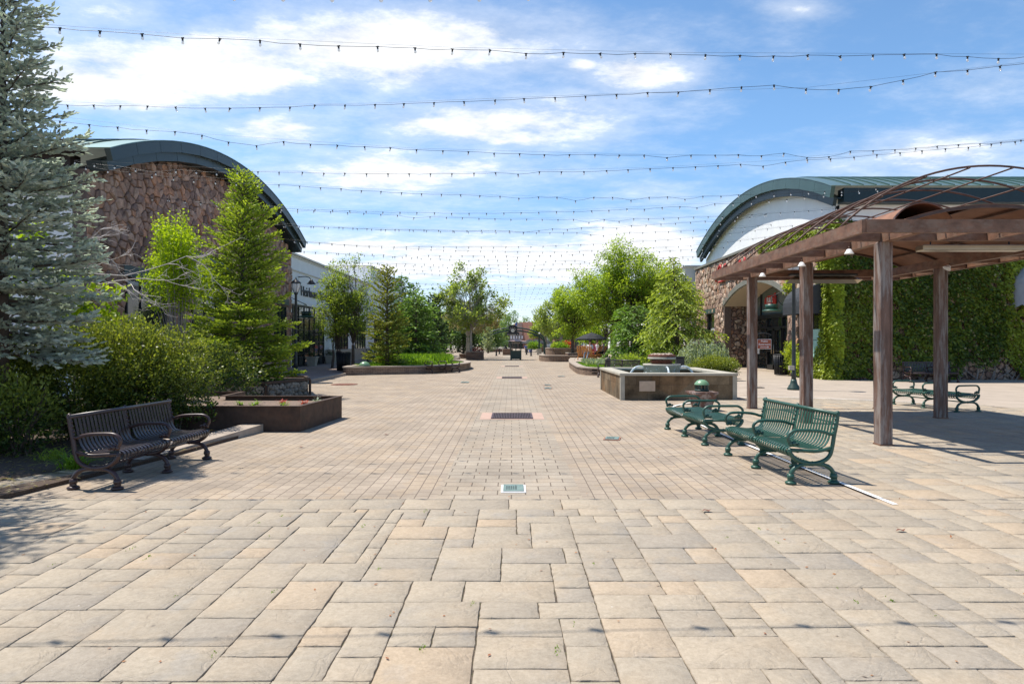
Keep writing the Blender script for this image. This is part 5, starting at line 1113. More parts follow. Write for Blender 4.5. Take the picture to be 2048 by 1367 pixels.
blockplanter('brick_planter', 'low brick planter under the dark conical evergreens', -5.0, -3.6, 62, 66, .42); blockplanter('brick_planter', 'low brick planter far left behind the big plane tree', -6.3, -4.2, 50, 53, .34)
blockplanter('brick_planter', 'long low planter wall in front of the far umbrellas', 4.0, 9.0, 101, 103, .75)
blockplanter('brick_planter', 'low wall at the far plaza behind the kiosk on the left', -3.4, -1.5, 101, 103, .5)
RF_ = stonewall_planter('stone_planter', 'low curved stone planter beyond the fountain with flowers on its upper tier', [(2.35, 57), (2.30, 53.5), (2.7, 51.6), (3.8, 51.0), (5.2, 51.2)], .5, .3, closed=[(6, 57)], fill='soil')
RG_ = stonewall_planter('stone_planter', 'upper tier stone planter full of yellow green flowers, right of the kiosk', [(3.3, 62), (3.1, 60), (3.6, 58.6), (5, 58.2), (7, 58.4)], 1.0, .3, closed=[(8, 62)], fill='soil')
# plant pots by the storefront
for (x, y, lab) in ((-12.1, 39.6, 'square tapered stone pot by the gridded storefront, nearer one'), (-12.1, 43.6, 'square tapered stone pot by the gridded storefront, farther one')):
    t = thing('plant_pot', lab, 'plant pot', (x, y, .10), 0, 'stone plant pots by the storefront'); mb = MB(); mb.box((0, 0, .25), (.42, .42, .5), top=(1.4, 1.4)); mb.box((0, 0, .53), (.66, .66, .06)); mb.build('pot', 'pot_stone', t); mb = MB(); mb.box((0, 0, .565), (.55, .55, .01)); mb.build('soil', 'soil', t)
    L = Leaves(); Pt = RNG.normal(0, .12, (120, 3))*[1, 1, .8]+[0, 0, .68]; L.add(Pt, unit(RNG.normal(size=(120, 3))+[0, 0, .5]), .12, .05, rnd(120)); L.build('foliage', 'leaf_dark', t, (0, 0, 0))
t = thing('valve_dome', 'small green domed lid lying on the end of the long low stone planter', 'lid', (-7.0, 31.05, .40)); mb = MB(); mb.lathe([(.26, 0), (.25, .08), (.18, .17), (.08, .22), (0, .225)], (0, 0, 0), 16); mb.build('dome', 'dome_green', t); mb = MB(); mb.lathe([(.30, 0), (.30, .03), (.26, .035)], (0, 0, 0), 16); mb.build('rim', 'metal_green_dark', t)

# ================================================================ kiosk, arch, far street furniture
t = thing('kiosk', 'small dark green information kiosk with a hipped roof in mid-street', 'kiosk', (.33, 56.0, 0))
t.scale = (.93, .93, .71)
mb = MB(); mb.box((0, .5, .62), (1.0, 1.0, 1.0), bev=.02); mb.build('counter', 'metal_green_dark', t)
for sx in (-.47, .47):
    for yy in (.03, .97): mb = MB(); mb.box((sx, yy, 1.12), (.09, .09, 2.2)); mb.build('post', 'metal_green_dark', t)
mb = MB(); mb.box((0, .03, 1.55), (.08, .05, .95)); mb.box((0, .03, 1.13), (.86, .09, .05)); mb.build('mullion', 'metal_green_dark', t)
mb = MB(); mb.box((0, .5, 2.17), (1.2, 1.2, .16)); mb.build('frieze', 'metal_green_dark', t)
mb = MB(); mb.add([(-.98, -.45, 2.26), (.98, -.45, 2.26), (.98, 1.45, 2.26), (-.98, 1.45, 2.26), (-.45, .05, 2.42), (.45, .05, 2.42), (.45, .95, 2.42), (-.45, .95, 2.42), (0, .5, 2.62)], [[3, 2, 1, 0], [0, 1, 5, 4], [1, 2, 6, 5], [2, 3, 7, 6], [3, 0, 4, 7], [4, 5, 8], [5, 6, 8], [6, 7, 8], [7, 4, 8]]); mb.build('roof', 'kiosk_roof', t)
mb = MB(); mb.box((0, -.12, 2.06), (.72, .03, .14)); s = mb.build('sign_board', 'pot_stone', t); q = textmesh('lettering', 'INFORMATION', .095, 'metal_black', s, .003); q.rotation_euler = (R(90), 0, 0); q.location = (0, -.14, 2.06)
mb = MB()
for sx in (-.4, .4): mb.box((sx, .5, .06), (.12, .9, .11))
mb.build('foot', 'metal_black', t)
# clock arch
t = thing('entrance_arch', 'dark metal arch with a round clock board spanning the far street', 'arch', (.1, 84, 0))
for sg in (-1, 1):
    mb = MB(); mb.box((sg*4.0+.1, 0, .8), (.3, .3, 1.6)); mb.build('post', 'metal_green_dark', t)
for off in (0, .45):
    mb = MB(); mb.tube([(.1+4.0*math.sin(a), 0, 1.25+off*.8+1.75*math.cos(a)) for a in [(-math.pi/2+math.pi*i/30) for i in range(31)]], .09, 6); mb.build('arch_rail', 'metal_green_dark', t)
mb = MB(); mb.prism([(-.78, 2.35), (.82, 2.35), (.82, 2.75), (.52, 2.85), (.52, 3.5), (-.48, 3.5), (-.48, 2.85), (-.78, 2.75)], -.08, -.2, 'y')
mb.strip([(-.55+1.14*i/10, 3.5+.16*math.sin(math.pi*i/10)+.05) for i in range(11)], [(-.55+1.14*i/10, 3.48) for i in range(11)], -.25, -.03, 'y'); bd = mb.build('clock_board', 'metal_black', t)
mb = MB(); vs = [(.0+.24*math.cos(a), -.22, 3.02+.24*math.sin(a)) for a in [2*math.pi*i/20 for i in range(20)]]; mb.add(vs, [list(range(20))]); cf = mb.build('clock_face', 'clock_face', bd)
mb = MB(); mb.bar((0, -.235, 3.02), (0, -.235, 3.2), .02, .01); mb.bar((0, -.235, 3.02), (.1, -.235, 2.97), .025, .01); mb.build('clock_hands', 'metal_black', cf)
mb = MB()
for dx_ in (-.62, .64): mb.ball((dx_, -.22, 2.5), .09, n=8, sq=(1, .2, 1))
for dx_, dz_ in ((-.25, .3), (0, .42), (.25, .3), (-.35, .12), (.35, .12)): mb.ball((dx_, -.22, 3.02+dz_), .07, n=6, sq=(1, .2, 1))
mb.box((0, -.215, 2.47), (.85, .02, .12)); mb.build('ornament', 'pot_stone', bd)
# bollards
bo = thing('bollard', 'dark bollard left of the kiosk, nearer one', 'bollard', (-1.75, 73, 0), 0, 'dark bollards across the street')
mb = MB(); mb.lathe([(.13, 0), (.13, .06), (.09, .1), (.085, .62), (.1, .65), (.1, .7), (.05, .76), (0, .77)], (0, 0, 0), 12); mb.build('shaft', 'metal_black', bo); mb = MB(); mb.lathe([(.103, .60), (.103, .64)], (0, 0, 0), 12); mb.build('ring', 'grate_iron', bo)
for x, y, lab in ((-1.6, 83, 'dark bollard left of the kiosk, farther one'), (1.75, 79, 'dark bollard right of the kiosk, farther one'), (2.1, 72, 'dark bollard right of the kiosk, nearer one'), (3.9, 76, 'dark bollard just right of the square lamp pedestal'), (4.75, 72, 'dark bollard in front of the upper flower planter')): dup(bo, (x, y, 0), 0, lab, 'bollard', 'dark bollards across the street')
t = thing('lamp_mast', 'square dark green lamp mast with a side arm, right of the kiosk', 'street lamp', (3.28, 79, 0))
mb = MB(); mb.box((0, 0, .36), (.55, .55, .72)); mb.build('pedestal', 'pot_stone', t); mb = MB(); mb.box((0, 0, 1.55), (.2, .2, 1.7)); mb.box((0, 0, .75), (.34, .34, .08)); mb.build('mast', 'metal_green_dark', t); mb = MB(); mb.box((-.32, 0, 2.3), (.7, .1, .12)); mb.box((-.62, 0, 2.42), (.22, .14, .12)); mb.build('arm', 'metal_green_dark', t); mb = MB(); mb.ball((.03, 0, 2.58), .12, n=8); mb.build('lamp', 'sign_white', t)
# umbrellas
def umbrella(label, x, y, z, rad, zt, zr, group='black market umbrellas'):
    t = thing('umbrella', label, 'umbrella', (x, y, z), 0, group); mb = MB(); mb.tube([(0, 0, 0), (0, 0, zt)], .025, 8); mb.lathe([(.25, 0), (.25, .05), (.05, .09)], (0, 0, 0), 12); mb.build('pole', 'metal_black', t)
    vs = [(0, 0, zt)]; n = 8
    for k in range(n): a = 2*math.pi*(k+.5)/n; vs.append((rad*.5*math.cos(a), rad*.5*math.sin(a), zt-(zt-zr)*.42))
    for k in range(n): a = 2*math.pi*(k+.5)/n; vs.append((rad*math.cos(a), rad*math.sin(a), zr))
    for k in range(n): a = 2*math.pi*(k+.5)/n; vs.append((rad*.995*math.cos(a), rad*.995*math.sin(a), zr-.09))
    fs = [[0, 1+k, 1+(k+1) % n] for k in range(n)]+[[1+k, 9+k, 9+(k+1) % n, 1+(k+1) % n] for k in range(n)]+[[9+k, 17+k, 17+(k+1) % n, 9+(k+1) % n] for k in range(n)]
    mb = MB(); mb.add(vs, fs); mb.build('canopy', 'umbrella', t); mb = MB()
    for k in range(n): a = 2*math.pi*(k+.5)/n; mb.bar((0, 0, zt-.35), (rad*.55*math.cos(a), rad*.55*math.sin(a), zt-(zt-zr)*.5), .015, .015)
    mb.build('ribs', 'metal_black', t); mb = MB(); mb.ball((0, 0, zt+.04), .035, n=6); mb.build('finial', 'metal_black', t); return t
umbrella('black umbrella over the terrace with the wooden chair', 5.42, 44.5, .34, 1.15, 1.86, 1.42)
for x, y, r_, lab in ((2.7, 100, 1.5, 'black umbrella far right of the kiosk, left of the lamp mast'), (3.9, 104, 1.7, 'black umbrella far away just right of the lamp mast'), (1.2, 108, 1.4, 'black umbrella far away partly behind the kiosk roof'), (5.4, 106, 1.5, 'black umbrella far away, rightmost of the distant group')): umbrella(lab, x, y, 0, r_, 2.0, 1.35, 'black umbrellas at the far plaza')
# adirondack chair
def adir(label, loc, rz):
    t = thing('wooden_chair', label, 'chair', loc, rz, 'wooden garden chairs on the terrace'); mb = MB()
    for k in range(6): x = -.25+.1*k; mb.bar((x, .18, .22), (x*1.25, .62, .98-abs(x)*.25), .085, .02)
    mb.build('backrest', 'teak', t); mb = MB()
    for k in range(6): mb.box((0, -.38+.11*k, .36-.025*k), (.58, .095, .022))
    mb.build('seat', 'teak', t)
    for sx in (-.33, .33):
        mb = MB(); mb.bar((sx, -.45, .57), (sx, .35, .55), .12, .022); mb.build('armrest', 'teak', t); mb = MB(); mb.box((sx, -.38, .28), (.03, .1, .56)); mb.build('leg', 'teak', t); mb = MB(); mb.bar((sx*.9, -.42, .33), (sx*.9, .5, .05), .03, .12); mb.build('leg', 'teak', t)
adir('orange wooden garden chair with its back to the camera', (5.05, 42.4, .34), R(150)); adir('orange wooden garden chair farther back beside the seated person in black', (5.62, 43.4, .34), R(215)); adir('orange wooden garden chair just behind the nearest one', (4.75, 44.0, .34), R(170))
t = thing('clothes_rack', 'rack of colourful clothes outside the shop under the umbrella', 'clothes rack', (6.0, 50.2, .34)); mb = MB(); mb.tube([(-.75, 0, 0), (-.75, 0, 1.1), (.75, 0, 1.1), (.75, 0, 0)], .02, 6); mb.build('rail', 'metal_black', t)
for k, m_ in enumerate(('cloth_blue', 'cloth_white', 'cloth_grey', 'cloth_black', 'cloth_pink', 'cloth_red', 'cloth_pink', 'cloth_black')): mb = MB(); mb.box((-.62+k*.17, 0, .68), (.10, .38, .78), top=(.6, .7)); mb.build('garment', m_, t)
mb = MB(); mb.lathe([(.5, .0), (.55, .2), (.3, .34), (.1, .38), (.1, .45), (.35, .48), (.42, .7), (0, .62)], (0, 0, 0), 14); mb.build('planter_bowl', 'metal_black', None, (0, 0, 0), label='dark pedestal bowl on the brick planter left of the kiosk', cat='bowl').location = (-.78, 78, .74)
bpy.data.objects['planter_bowl'].scale = (.5, .5, .6)
# flag
t = thing('flag_pole', 'flag on a pole in front of the far brick building', 'flag', (1.1, 140, 0)); mb = MB(); mb.tube([(0, 0, 0), (0, 0, 6.0)], .04, 6); mb.build('pole', 'metal_lamp', t)
mb = MB(); nn_ = 8; vs = []; 
for i in range(nn_+1):
    for j in range(8): vs.append((-.0-.10*i, .12*math.sin(i*.9), 5.9-.22*j-.10*i))
for i in range(nn_):
    for j in range(7): mb.add([vs[i*8+j], vs[(i+1)*8+j], vs[(i+1)*8+j+1], vs[i*8+j+1]], [[0, 1, 2, 3]], 2 if (i < 4 and j < 3) else (j % 2))
mb.build('flag', ['red_sign', 'sign_white', 'cloth_blue'], t)
# dark utility posts seen behind fountain
mb = MB(); mb.box((0, 0, .45), (.32, .25, .9), bev=.02); mb.box((0, 0, .93), (.36, .29, .05)); mb.build('utility_cabinet', 'metal_black', None, label='black utility cabinet behind the fountain drum', cat='cabinet').location = (6.75, 26.3, .01)
mb = MB(); mb.lathe([(.09, 0), (.09, .42), (.1, .45), (.02, .5)], (0, 0, 0), 12); mb.build('path_light', 'metal_black', None, label='short black path light in the lawn behind the brown bench', cat='path light').location = (4.75, 32.2, .29)
mb = MB(); mb.lathe([(.26, 0), (.25, .1), (.15, .2), (0, .23)], (0, 0, 0), 14); mb.build('valve_dome', 'metal_green_dark', None, label='dark green dome lid on the ground under the weeping cedar', cat='lid').location = (8.0, 25.0, .01)
for i, (x, y, r_) in enumerate(((-4.95, 9.3, .13), (-5.2, 10.2, .10), (-4.75, 10.4, .07), (-5.1, 8.9, .08))):
    mb = MB(); mb.ball((0, 0, 0), r_, n=12, sq=(1.2, .9, .62)); mb.build('boulder', 'rock_pale', None, label=['large smooth tan boulder behind the brown bench', 'pale boulder against the rusty planter wall', 'small grey rock beside the kerb end', 'small rounded rock behind the bench armrest'][i], cat='rock').location = (x, y, .04+r_*.45)

# ================================================================ people (tiny in the picture, one skinned body each)
def person(label, loc, rz, pose, top_, legs, hair='hair', child=1.0):
    t = thing('person', label, 'person', loc, rz)
    if pose == 'sit':   # facing -y, seat at .42
        J = dict(pel=(0, 0, .50), che=(0, .08, .86), nek=(0, .08, 1.06), hed=(0, .05, 1.22), lh=(-.1, 0, .48), rh=(.1, 0, .48), lk=(-.13, -.42, .50), rk=(.13, -.42, .50), la=(-.13, -.50, .08), ra=(.13, -.62, .10), lt=(-.13, -.66, .04), rt=(.13, -.80, .07), ls=(-.19, .08, .98), rs=(.19, .08, .98), le=(-.24, .0, .74), re=(.24, .0, .74), lw=(-.16, -.24, .66), rw=(.16, -.24, .66))
    else:
        J = dict(pel=(0, 0, .95), che=(0, .02, 1.28), nek=(0, .02, 1.48), hed=(0, -.01, 1.63), lh=(-.1, 0, .92), rh=(.1, 0, .92), lk=(-.11, -.06, .50), rk=(.12, .06, .50), la=(-.11, -.02, .08), ra=(.13, .16, .10), lt=(-.11, -.16, .03), rt=(.13, .02, .03), ls=(-.2, .02, 1.42), rs=(.2, .02, 1.42), le=(-.25, .05, 1.14), re=(.25, .0, 1.14), lw=(-.23, -.08, .90), rw=(.23, -.12, .92))
    E = [('pel', 'che'), ('che', 'nek'), ('nek', 'hed'), ('pel', 'lh'), ('pel', 'rh'), ('lh', 'lk'), ('rh', 'rk'), ('lk', 'la'), ('rk', 'ra'), ('la', 'lt'), ('ra', 'rt'), ('che', 'ls'), ('che', 'rs'), ('ls', 'le'), ('rs', 're'), ('le', 'lw'), ('re', 'rw')]
    Rr = dict(pel=.13, che=.13, nek=.055, hed=.095, lh=.085, rh=.085, lk=.06, rk=.06, la=.045, ra=.045, lt=.035, rt=.035, ls=.06, rs=.06, le=.043, re=.043, lw=.035, rw=.035)
    ks = list(J); me = bpy.data.meshes.new('b'); me.from_pydata([J[k] for k in ks], [(ks.index(a), ks.index(b)) for a, b in E], [])
    o = bpy.data.objects.new('b', me); COL.objects.link(o); md = o.modifiers.new('s', 'SKIN')
    for i, k in enumerate(ks): me.skin_vertices[0].data[i].radius = (Rr[k], Rr[k]*(.8 if k in ('pel', 'che') else 1)); me.skin_vertices[0].data[i].use_root = (k == 'pel')
    o.modifiers.new('u', 'SUBSURF').levels = 2
    dg = bpy.context.evaluated_depsgraph_get(); m2 = bpy.data.meshes.new_from_object(o.evaluated_get(dg)); bpy.data.objects.remove(o); m2.name = 'body'
    m2.materials.clear()
    for mm in ('skin', top_, legs, 'metal_black'): m2.materials.append(MATS[mm])
    seg = [(np.array(J[a]), np.array(J[b]), {'che': 1, 'nek': 0, 'hed': 0, 'lh': 2, 'rh': 2, 'lk': 2, 'rk': 2, 'la': 2, 'ra': 2, 'lt': 3, 'rt': 3, 'ls': 1, 'rs': 1, 'le': 1, 're': 1, 'lw': 0, 'rw': 0}[b]) for a, b in E]
    for p in m2.polygons:
        c = np.array(p.center); best = min(seg, key=lambda s: np.linalg.norm(c-(s[0]+(s[1]-s[0])*np.clip(np.dot(c-s[0], s[1]-s[0])/max(1e-9, np.dot(s[1]-s[0], s[1]-s[0])), 0, 1)))); p.material_index = best[2]; p.use_smooth = True
    b = bpy.data.objects.new('body', m2); COL.objects.link(b); b.parent = t
    h = J['hed']; mb = MB(); mb.ball((h[0], h[1]+.03, h[2]+.05), .118, n=10, sq=(.95, 1, .9)); mb.build('hair', hair, t)
    if child != 1: t.scale = (child,)*3
    return t
person('person in white reclining in the orange wooden chair, bare lower legs stretched out', (5.02, 42.35, .36), R(-35), 'sit', 'cloth_white', 'cloth_grey')
person('person in a pale grey top and black trousers seated facing left on the terrace', (5.95, 43.2, .36), R(-80), 'sit', 'cloth_grey', 'cloth_black')
person('far person seated in blue on the plaza wall right of the kiosk', (2.0, 92, .0), 0, 'sit', 'cloth_blue', 'cloth_black')
person('far person seated in dark clothes on the plaza wall between blue and red shirts', (2.25, 92.3, .0), R(10), 'sit', 'cloth_grey', 'cloth_blue')
person('far person in a red top seated right of the kiosk', (2.75, 92, .0), R(-10), 'sit', 'cloth_red', 'cloth_blue')
person('far person in white seated near the left end of the dark umbrellas', (3.65, 88, .1), R(20), 'sit', 'cloth_white', 'cloth_black')
person('far person in white at the umbrella tables by the lamp mast', (5.0, 98, .1), R(-20), 'sit', 'cloth_grey', 'cloth_black')
person('far person in white seated rightmost near the clothes rack shadow', (6.4, 48.6, .34), R(60), 'sit', 'cloth_white', 'cloth_black')

# ================================================================ string lights
sock = MB(); sock.lathe([(.006, .010), (.022, .006), (.023, -.002), (.016, -.010), (.016, -.040), (.015, -.045), (0, -.045)], (0, 0, 0), 8); sock.box((0, 0, .004), (.06, .012, .010))
glb = MB(); glb.lathe([(.012, -.042), (.019, -.056), (.023, -.072), (.020, -.088), (.010, -.097), (0, -.099)], (0, 0, 0), 8)
def mk(mb, name, mats):
    me = bpy.data.meshes.new(name); me.from_pydata(mb.v, [], mb.f); [me.materials.append(MATS[m]) for m in mats]; me.polygons.foreach_set('use_smooth', mb.sm); me.polygons.foreach_set('material_index', mb.m); return me
SOCKME = mk(sock, 'socket', ['metal_black']); BULBME = mk(glb, 'bulb', ['bulb_glass'])
def lights(label, pts, Y0, Y1, parts=True, group='bulb strings across the street', world=None, cr=.0038):
    """pts: measured sockets along the cable; depth runs from Y0 at the left end to Y1 at the right"""
    if world: W3 = [Vector(p) for p in world]
    else:
        W3 = [P(x, y, Y0+(Y1-Y0)*(x/2048)) for x, y in pts]
    a, b = W3[0], W3[1]; e = (a-b).normalized(); 
    t = thing('string_lights', label, 'string lights', tuple(W3[0]), 0, group); O = W3[0]
    cable = MB(); full = []
    for i in range(len(W3)-1):
        p, q = W3[i], W3[i+1]; full.append(p); mid = p.lerp(q, .5); mid.z -= random.uniform(-.012, .03)*(q-p).length; full.append(mid)
    full.append(W3[-1]); cable.tube(full, cr, 4)
    # steel carrier wire just above
    step = max(1, len(W3)//5); cw = [W3[i]+Vector((0, .0, .02)) for i in range(0, len(W3), step)]+[W3[-1]+Vector((0, 0, .02))]
    if parts:
        cable.build('cable', 'metal_black', t, O); wm = MB(); wm.tube([q+Vector((0, .01, .012)) for q in cw], .0018, 3); wm.build('support_wire', 'metal_lamp', t, O)
        for p in W3:
            s = bpy.data.objects.new('socket', SOCKME); COL.objects.link(s); s.parent = t; s.location = p-O; s.rotation_euler = (RNG.normal(0, .12), RNG.normal(0, .15), RNG.normal(0, .5))
            s.scale = (.88,)*3; g_ = bpy.data.objects.new('bulb', BULBME); COL.objects.link(g_); g_.parent = s
    else:
        for p in W3:
            cable.add([(p.x+x*1.15, p.y+y, p.z+z*1.2) for x, y, z in sock.v], sock.f, 0, True)
            cable.add([(p.x+x*1.1, p.y+y, p.z+z*1.1) for x, y, z in glb.v], glb.f, 1, True)
        o = cable.build('cable', ['metal_black', 'bulb_glass'], t, O)
    return t
def resamp(ctrl, n):
    xs = [c[0] for c in ctrl]; ys = [c[1] for c in ctrl]; X = np.linspace(xs[0], xs[-1], n); return list(zip(X, np.interp(X, xs, ys)))
def ext(p, nl=3, nr=3):
    dl = (p[1][0]-p[0][0]); dr = p[-1][0]-p[-2][0]; sl_ = (p[2][1]-p[0][1])/(p[2][0]-p[0][0]); sr = (p[-1][1]-p[-3][1])/(p[-1][0]-p[-3][0])
    return [(p[0][0]-dl*k, p[0][1]-sl_*dl*k-k*.4) for k in range(nl, 0, -1)]+list(p)+[(p[-1][0]+dr*k, p[-1][1]+sr*dr*k) for k in range(1, nr+1)]
S = []
S.append(([(40, 51), (120, 57), (200, 63), (284, 69), (365, 77), (440, 78), (520, 82), (600, 89), (677, 93), (755, 94), (830, 97), (905, 99), (980, 101), (1052, 108), (1127, 106), (1200, 108), (1270, 108), (1341, 109), (1411, 111), (1480, 112), (1547, 113), (1615, 111), (1680, 113), (1746, 111), (1808, 110), (1873, 109), (1935, 114), (1997, 118), (2060, 113)], 9.0, 11.3, 'string of bulbs highest across the sky'))
S.append(([(27, 205), (80, 207), (135, 211), (187, 211), (241, 212), (295, 213), (351, 215), (410, 217), (460, 217), (520, 216), (580, 215), (630, 211), (690, 211), (750, 210), (808, 208), (868, 206), (928, 204), (990, 201), (1048, 198), (1110, 196), (1171, 193), (1233, 190), (1295, 186), (1357, 185), (1420, 180), (1483, 175), (1548, 171), (1612, 179), (1678, 180), (1742, 174), (1806, 161), (1871, 145), (1935, 141), (2000, 133), (2060, 127)], 13.3, 11.2, 'second string of bulbs from the top, rising steeply at its right end'))
S.append(([(3, 225), (60, 235), (120, 243), (178, 250), (235, 255), (293, 261), (350, 264), (404, 271), (457, 285), (513, 292), (567, 284), (621, 289), (675, 291), (729, 294), (781, 296), (833, 300), (886, 302), (937, 304), (988, 307), (1039, 308), (1089, 310), (1139, 310), (1190, 310), (1239, 311), (1288, 311), (1334, 316), (1382, 311), (1430, 311), (1477, 310), (1523, 312), (1568, 307), (1614, 316), (1658, 314), (1701, 303), (1746, 302), (1790, 300), (1832, 297), (1874, 293), (1917, 290), (1960, 288), (2002, 285), (2042, 281)], 12.6, 16.5, 'third string of bulbs from the top, with a dip above the left arched roof'))
S.append((resamp([(190, 328), (230, 332), (270, 338), (311, 345), (352, 340), (393, 342), (433, 345)], 7)+[(474, 343), (516, 344), (558, 345), (605, 345), (648, 347), (690, 347), (733, 348), (776, 348), (818, 348), (861, 348), (904, 348), (948, 347), (991, 346), (1036, 349), (1079, 344), (1123, 344), (1168, 344), (1213, 342), (1256, 340), (1300, 338), (1346, 336), (1391, 334), (1436, 332), (1481, 329), (1526, 333), (1571, 325), (1615, 320), (1661, 318), (1708, 315), (1754, 310), (1800, 306), (1844, 302), (1891, 298), (1937, 295), (1983, 289), (2030, 284), (2076, 279)], 16.5, 15.6, 'fourth string of bulbs, a double cable nearly level until it rises at right'))
S.append(([(216, 340), (260, 345), (304, 350.6), (347, 355.6), (388, 360), (431, 363), (473, 366), (514, 368), (558, 370), (599, 372.6), (641, 376), (682, 378), (723, 382), (762, 383.5), (803, 386), (843, 388), (883, 389), (921, 390), (960, 392), (1000, 393), (1038, 397), (1077, 394.5), (1114, 395), (1151, 402), (1188, 395), (1225, 395), (1262, 401), (1298, 395), (1335, 394), (1370, 399), (1406, 393), (1442, 393), (1477, 390), (1513, 391), (1548, 389), (1581, 387), (1617, 384), (1649.5, 383), (1683, 382), (1717.5, 380), (1751, 376), (1785, 373), (1824, 364), (1860, 358)], 16.5, 22, 'fifth string of bulbs, sloping gently down to the middle of the street'))
S.append(([(304, 396.5), (335, 398), (369, 402), (401, 405), (433, 407), (466, 410), (499, 412.5), (531.6, 415), (564, 417.6), (595.5, 419), (630, 419), (665, 420.5), (699, 422), (732, 423), (766, 424.5), (800, 425), (834, 425.5), (869, 426), (903, 427), (938, 427), (973, 427), (1008, 426.5), (1042.6, 426), (1077.5, 425), (1113, 424), (1148, 423.5), (1183, 422), (1218, 421), (1254, 418.5), (1289, 419), (1324, 415.5), (1360, 413.5), (1394, 416), (1429.5, 408), (1466, 407), (1503, 404.5), (1538, 401), (1574, 399), (1609, 393.7), (1647, 390), (1683, 387), (1719, 383)], 21.5, 20, 'sixth string of bulbs, upper of a close pair over the tip of the bright spruce'))
S.append(([(433.5, 409), (465, 412), (497, 415), (529, 418), (560.6, 421), (595, 423), (628, 422), (661, 423.5), (695, 425.6), (728, 427), (761.6, 429), (795, 430.7), (828, 436), (860, 434), (893, 435), (925, 436), (958, 437), (990, 438), (1022, 439), (1053.5, 438.6), (1084.5, 439), (1116, 439.5), (1147, 439), (1178, 445), (1208.6, 439.5), (1238, 443), (1267.7, 438), (1297, 438), (1327, 437), (1357, 436), (1387, 434.6), (1416.6, 434), (1445, 433.5), (1475, 432), (1504, 430), (1532.6, 428), (1561, 426), (1589, 424), (1617, 422), (1644, 420), (1673, 417)], 20, 26, 'seventh string of bulbs, lower of a close pair over the tip of the bright spruce'))
S.append(([(537, 448), (567.5, 451), (595, 452), (622, 453), (649.5, 454.6), (678, 455), (706, 456.7), (734, 458), (762, 459), (790, 459.5), (819, 460), (848, 460.4), (877, 461), (906, 462), (934, 462), (963, 461), (991, 461), (1019, 462), (1047, 465.6), (1078, 461.5), (1105, 458), (1134.6, 459.4), (1163, 456), (1206, 455), (1233.5, 456.5), (1263, 451.5), (1292.6, 450.6), (1322, 448.6), (1351, 447), (1381, 445), (1410.5, 442.8), (1441, 445.7), (1470, 440), (1500, 435)], 25.6, 24.5, 'eighth string of bulbs, upper of the pair ending at the left roof tip'))
S.append(([(541, 449), (570, 451.5), (599, 453), (627, 453.6), (657, 455), (686, 456), (714, 457.5), (743, 458.7), (771, 460), (798, 460.5), (826, 461), (853, 462), (881, 463), (908, 463.3), (936.5, 464), (964, 464.5), (992, 465), (1019.6, 464.7), (1047, 465), (1073, 465.6), (1100, 466), (1127, 466), (1154, 465.6), (1181, 469.7), (1207, 471.4), (1233, 469), (1259, 465), (1285.5, 465.6), (1311, 464), (1337, 463.5), (1362, 462.6), (1387, 461), (1413, 460), (1438, 459), (1464, 457), (1490, 455), (1516, 452)], 25.4, 29, 'ninth string of bulbs, lower of the pair ending at the left roof tip'))
S.append((resamp([(564, 480), (661.5, 487.8), (734, 492), (806.7, 493.6), (880, 494), (980, 494.6), (1081, 493), (1131.7, 490.7), (1181, 489), (1258, 484), (1334, 480), (1386, 475), (1464, 467), (1560, 455)], 41), 28.5, 28.8, 'tenth string of bulbs, upper cable just over the tall white cloud bank'))
S.append((resamp([(590, 483), (734, 494), (807, 497), (902, 501.4), (997, 503), (1091, 504.8), (1161, 503), (1205, 499.8), (1344, 494), (1387.6, 491), (1460, 484), (1530, 475)], 39), 29.5, 31, 'eleventh string of bulbs, passing low in front of the right gable'))
for pts, a, b_, lab in S: lights(lab, ext(pts, 3 if pts[0][0] > 300 else 1, 1), a, b_)
far = [(512, 34, 'over the top of the tall pear trees'), (521, 39, 'brushing the top of the big right locust'), (530, 41, 'just under the locust top'), (538, 43.4, 'third above the plane tree'), (541.5, 44.5, 'second above the plane tree'), (553, 49, 'touching the top of the plane tree'), (569, 55, 'highest of the distant group between the trees'), (575, 58, 'second of the distant group between the trees'), (579.6, 61, 'third of the distant group between the trees'), (584.5, 64, 'fourth of the distant group between the trees'), (589, 67, 'fifth of the distant group between the trees'), (594, 71, 'sixth of the distant group between the trees'), (599, 75, 'seventh of the distant group between the trees'), (610, 86, 'eighth of the distant group, low between the trees'), (614.5, 91, 'ninth of the distant group, low between the trees'), (620, 99, 'tenth of the distant group, low between the trees'), (632, 122, 'lowest and farthest string above the far trees')]
for k, (y, Yd, lab) in enumerate(far):
    hw = 11.2; n_ = int(2*hw/.56); zc_ = CAMH+(684-y)/FPX*Yd; pts = []
    for i in range(n_+1):
        s = -1+2*i/n_; pts.append((s*hw, Yd+.6*s*(-1)**k, zc_+.35*s*s+.18*s*(-1)**k+(random.uniform(-.09, -.04) if random.random() < .18 else random.uniform(-.015, .015))))
    lights('distant string of bulbs '+lab, None, 0, 0, False, 'distant bulb strings across the street', pts)
# strings overhead, above the frame, whose thin shadows cross the pavers
for (Ya, Yb, z, lab) in ((4.0, 4.85, 4.7, 'string of bulbs overhead casting the thin curved shadow over the near flagstones'), (7.5, 7.5, 5.55, 'string of bulbs overhead casting the thin shadow along the flagstone edge'), (9.1, 8.8, 6.4, 'string of bulbs overhead casting the thin shadow across the valve cover')):
    pts = []
    for i in range(33):
        s = -1+2*i/32; pts.append((s*9-1.5, Ya+(Yb-Ya)*(s+1)/2, z+.5*s*s))
    lights(lab, None, 0, 0, False, 'bulb strings overhead', pts, cr=.005)

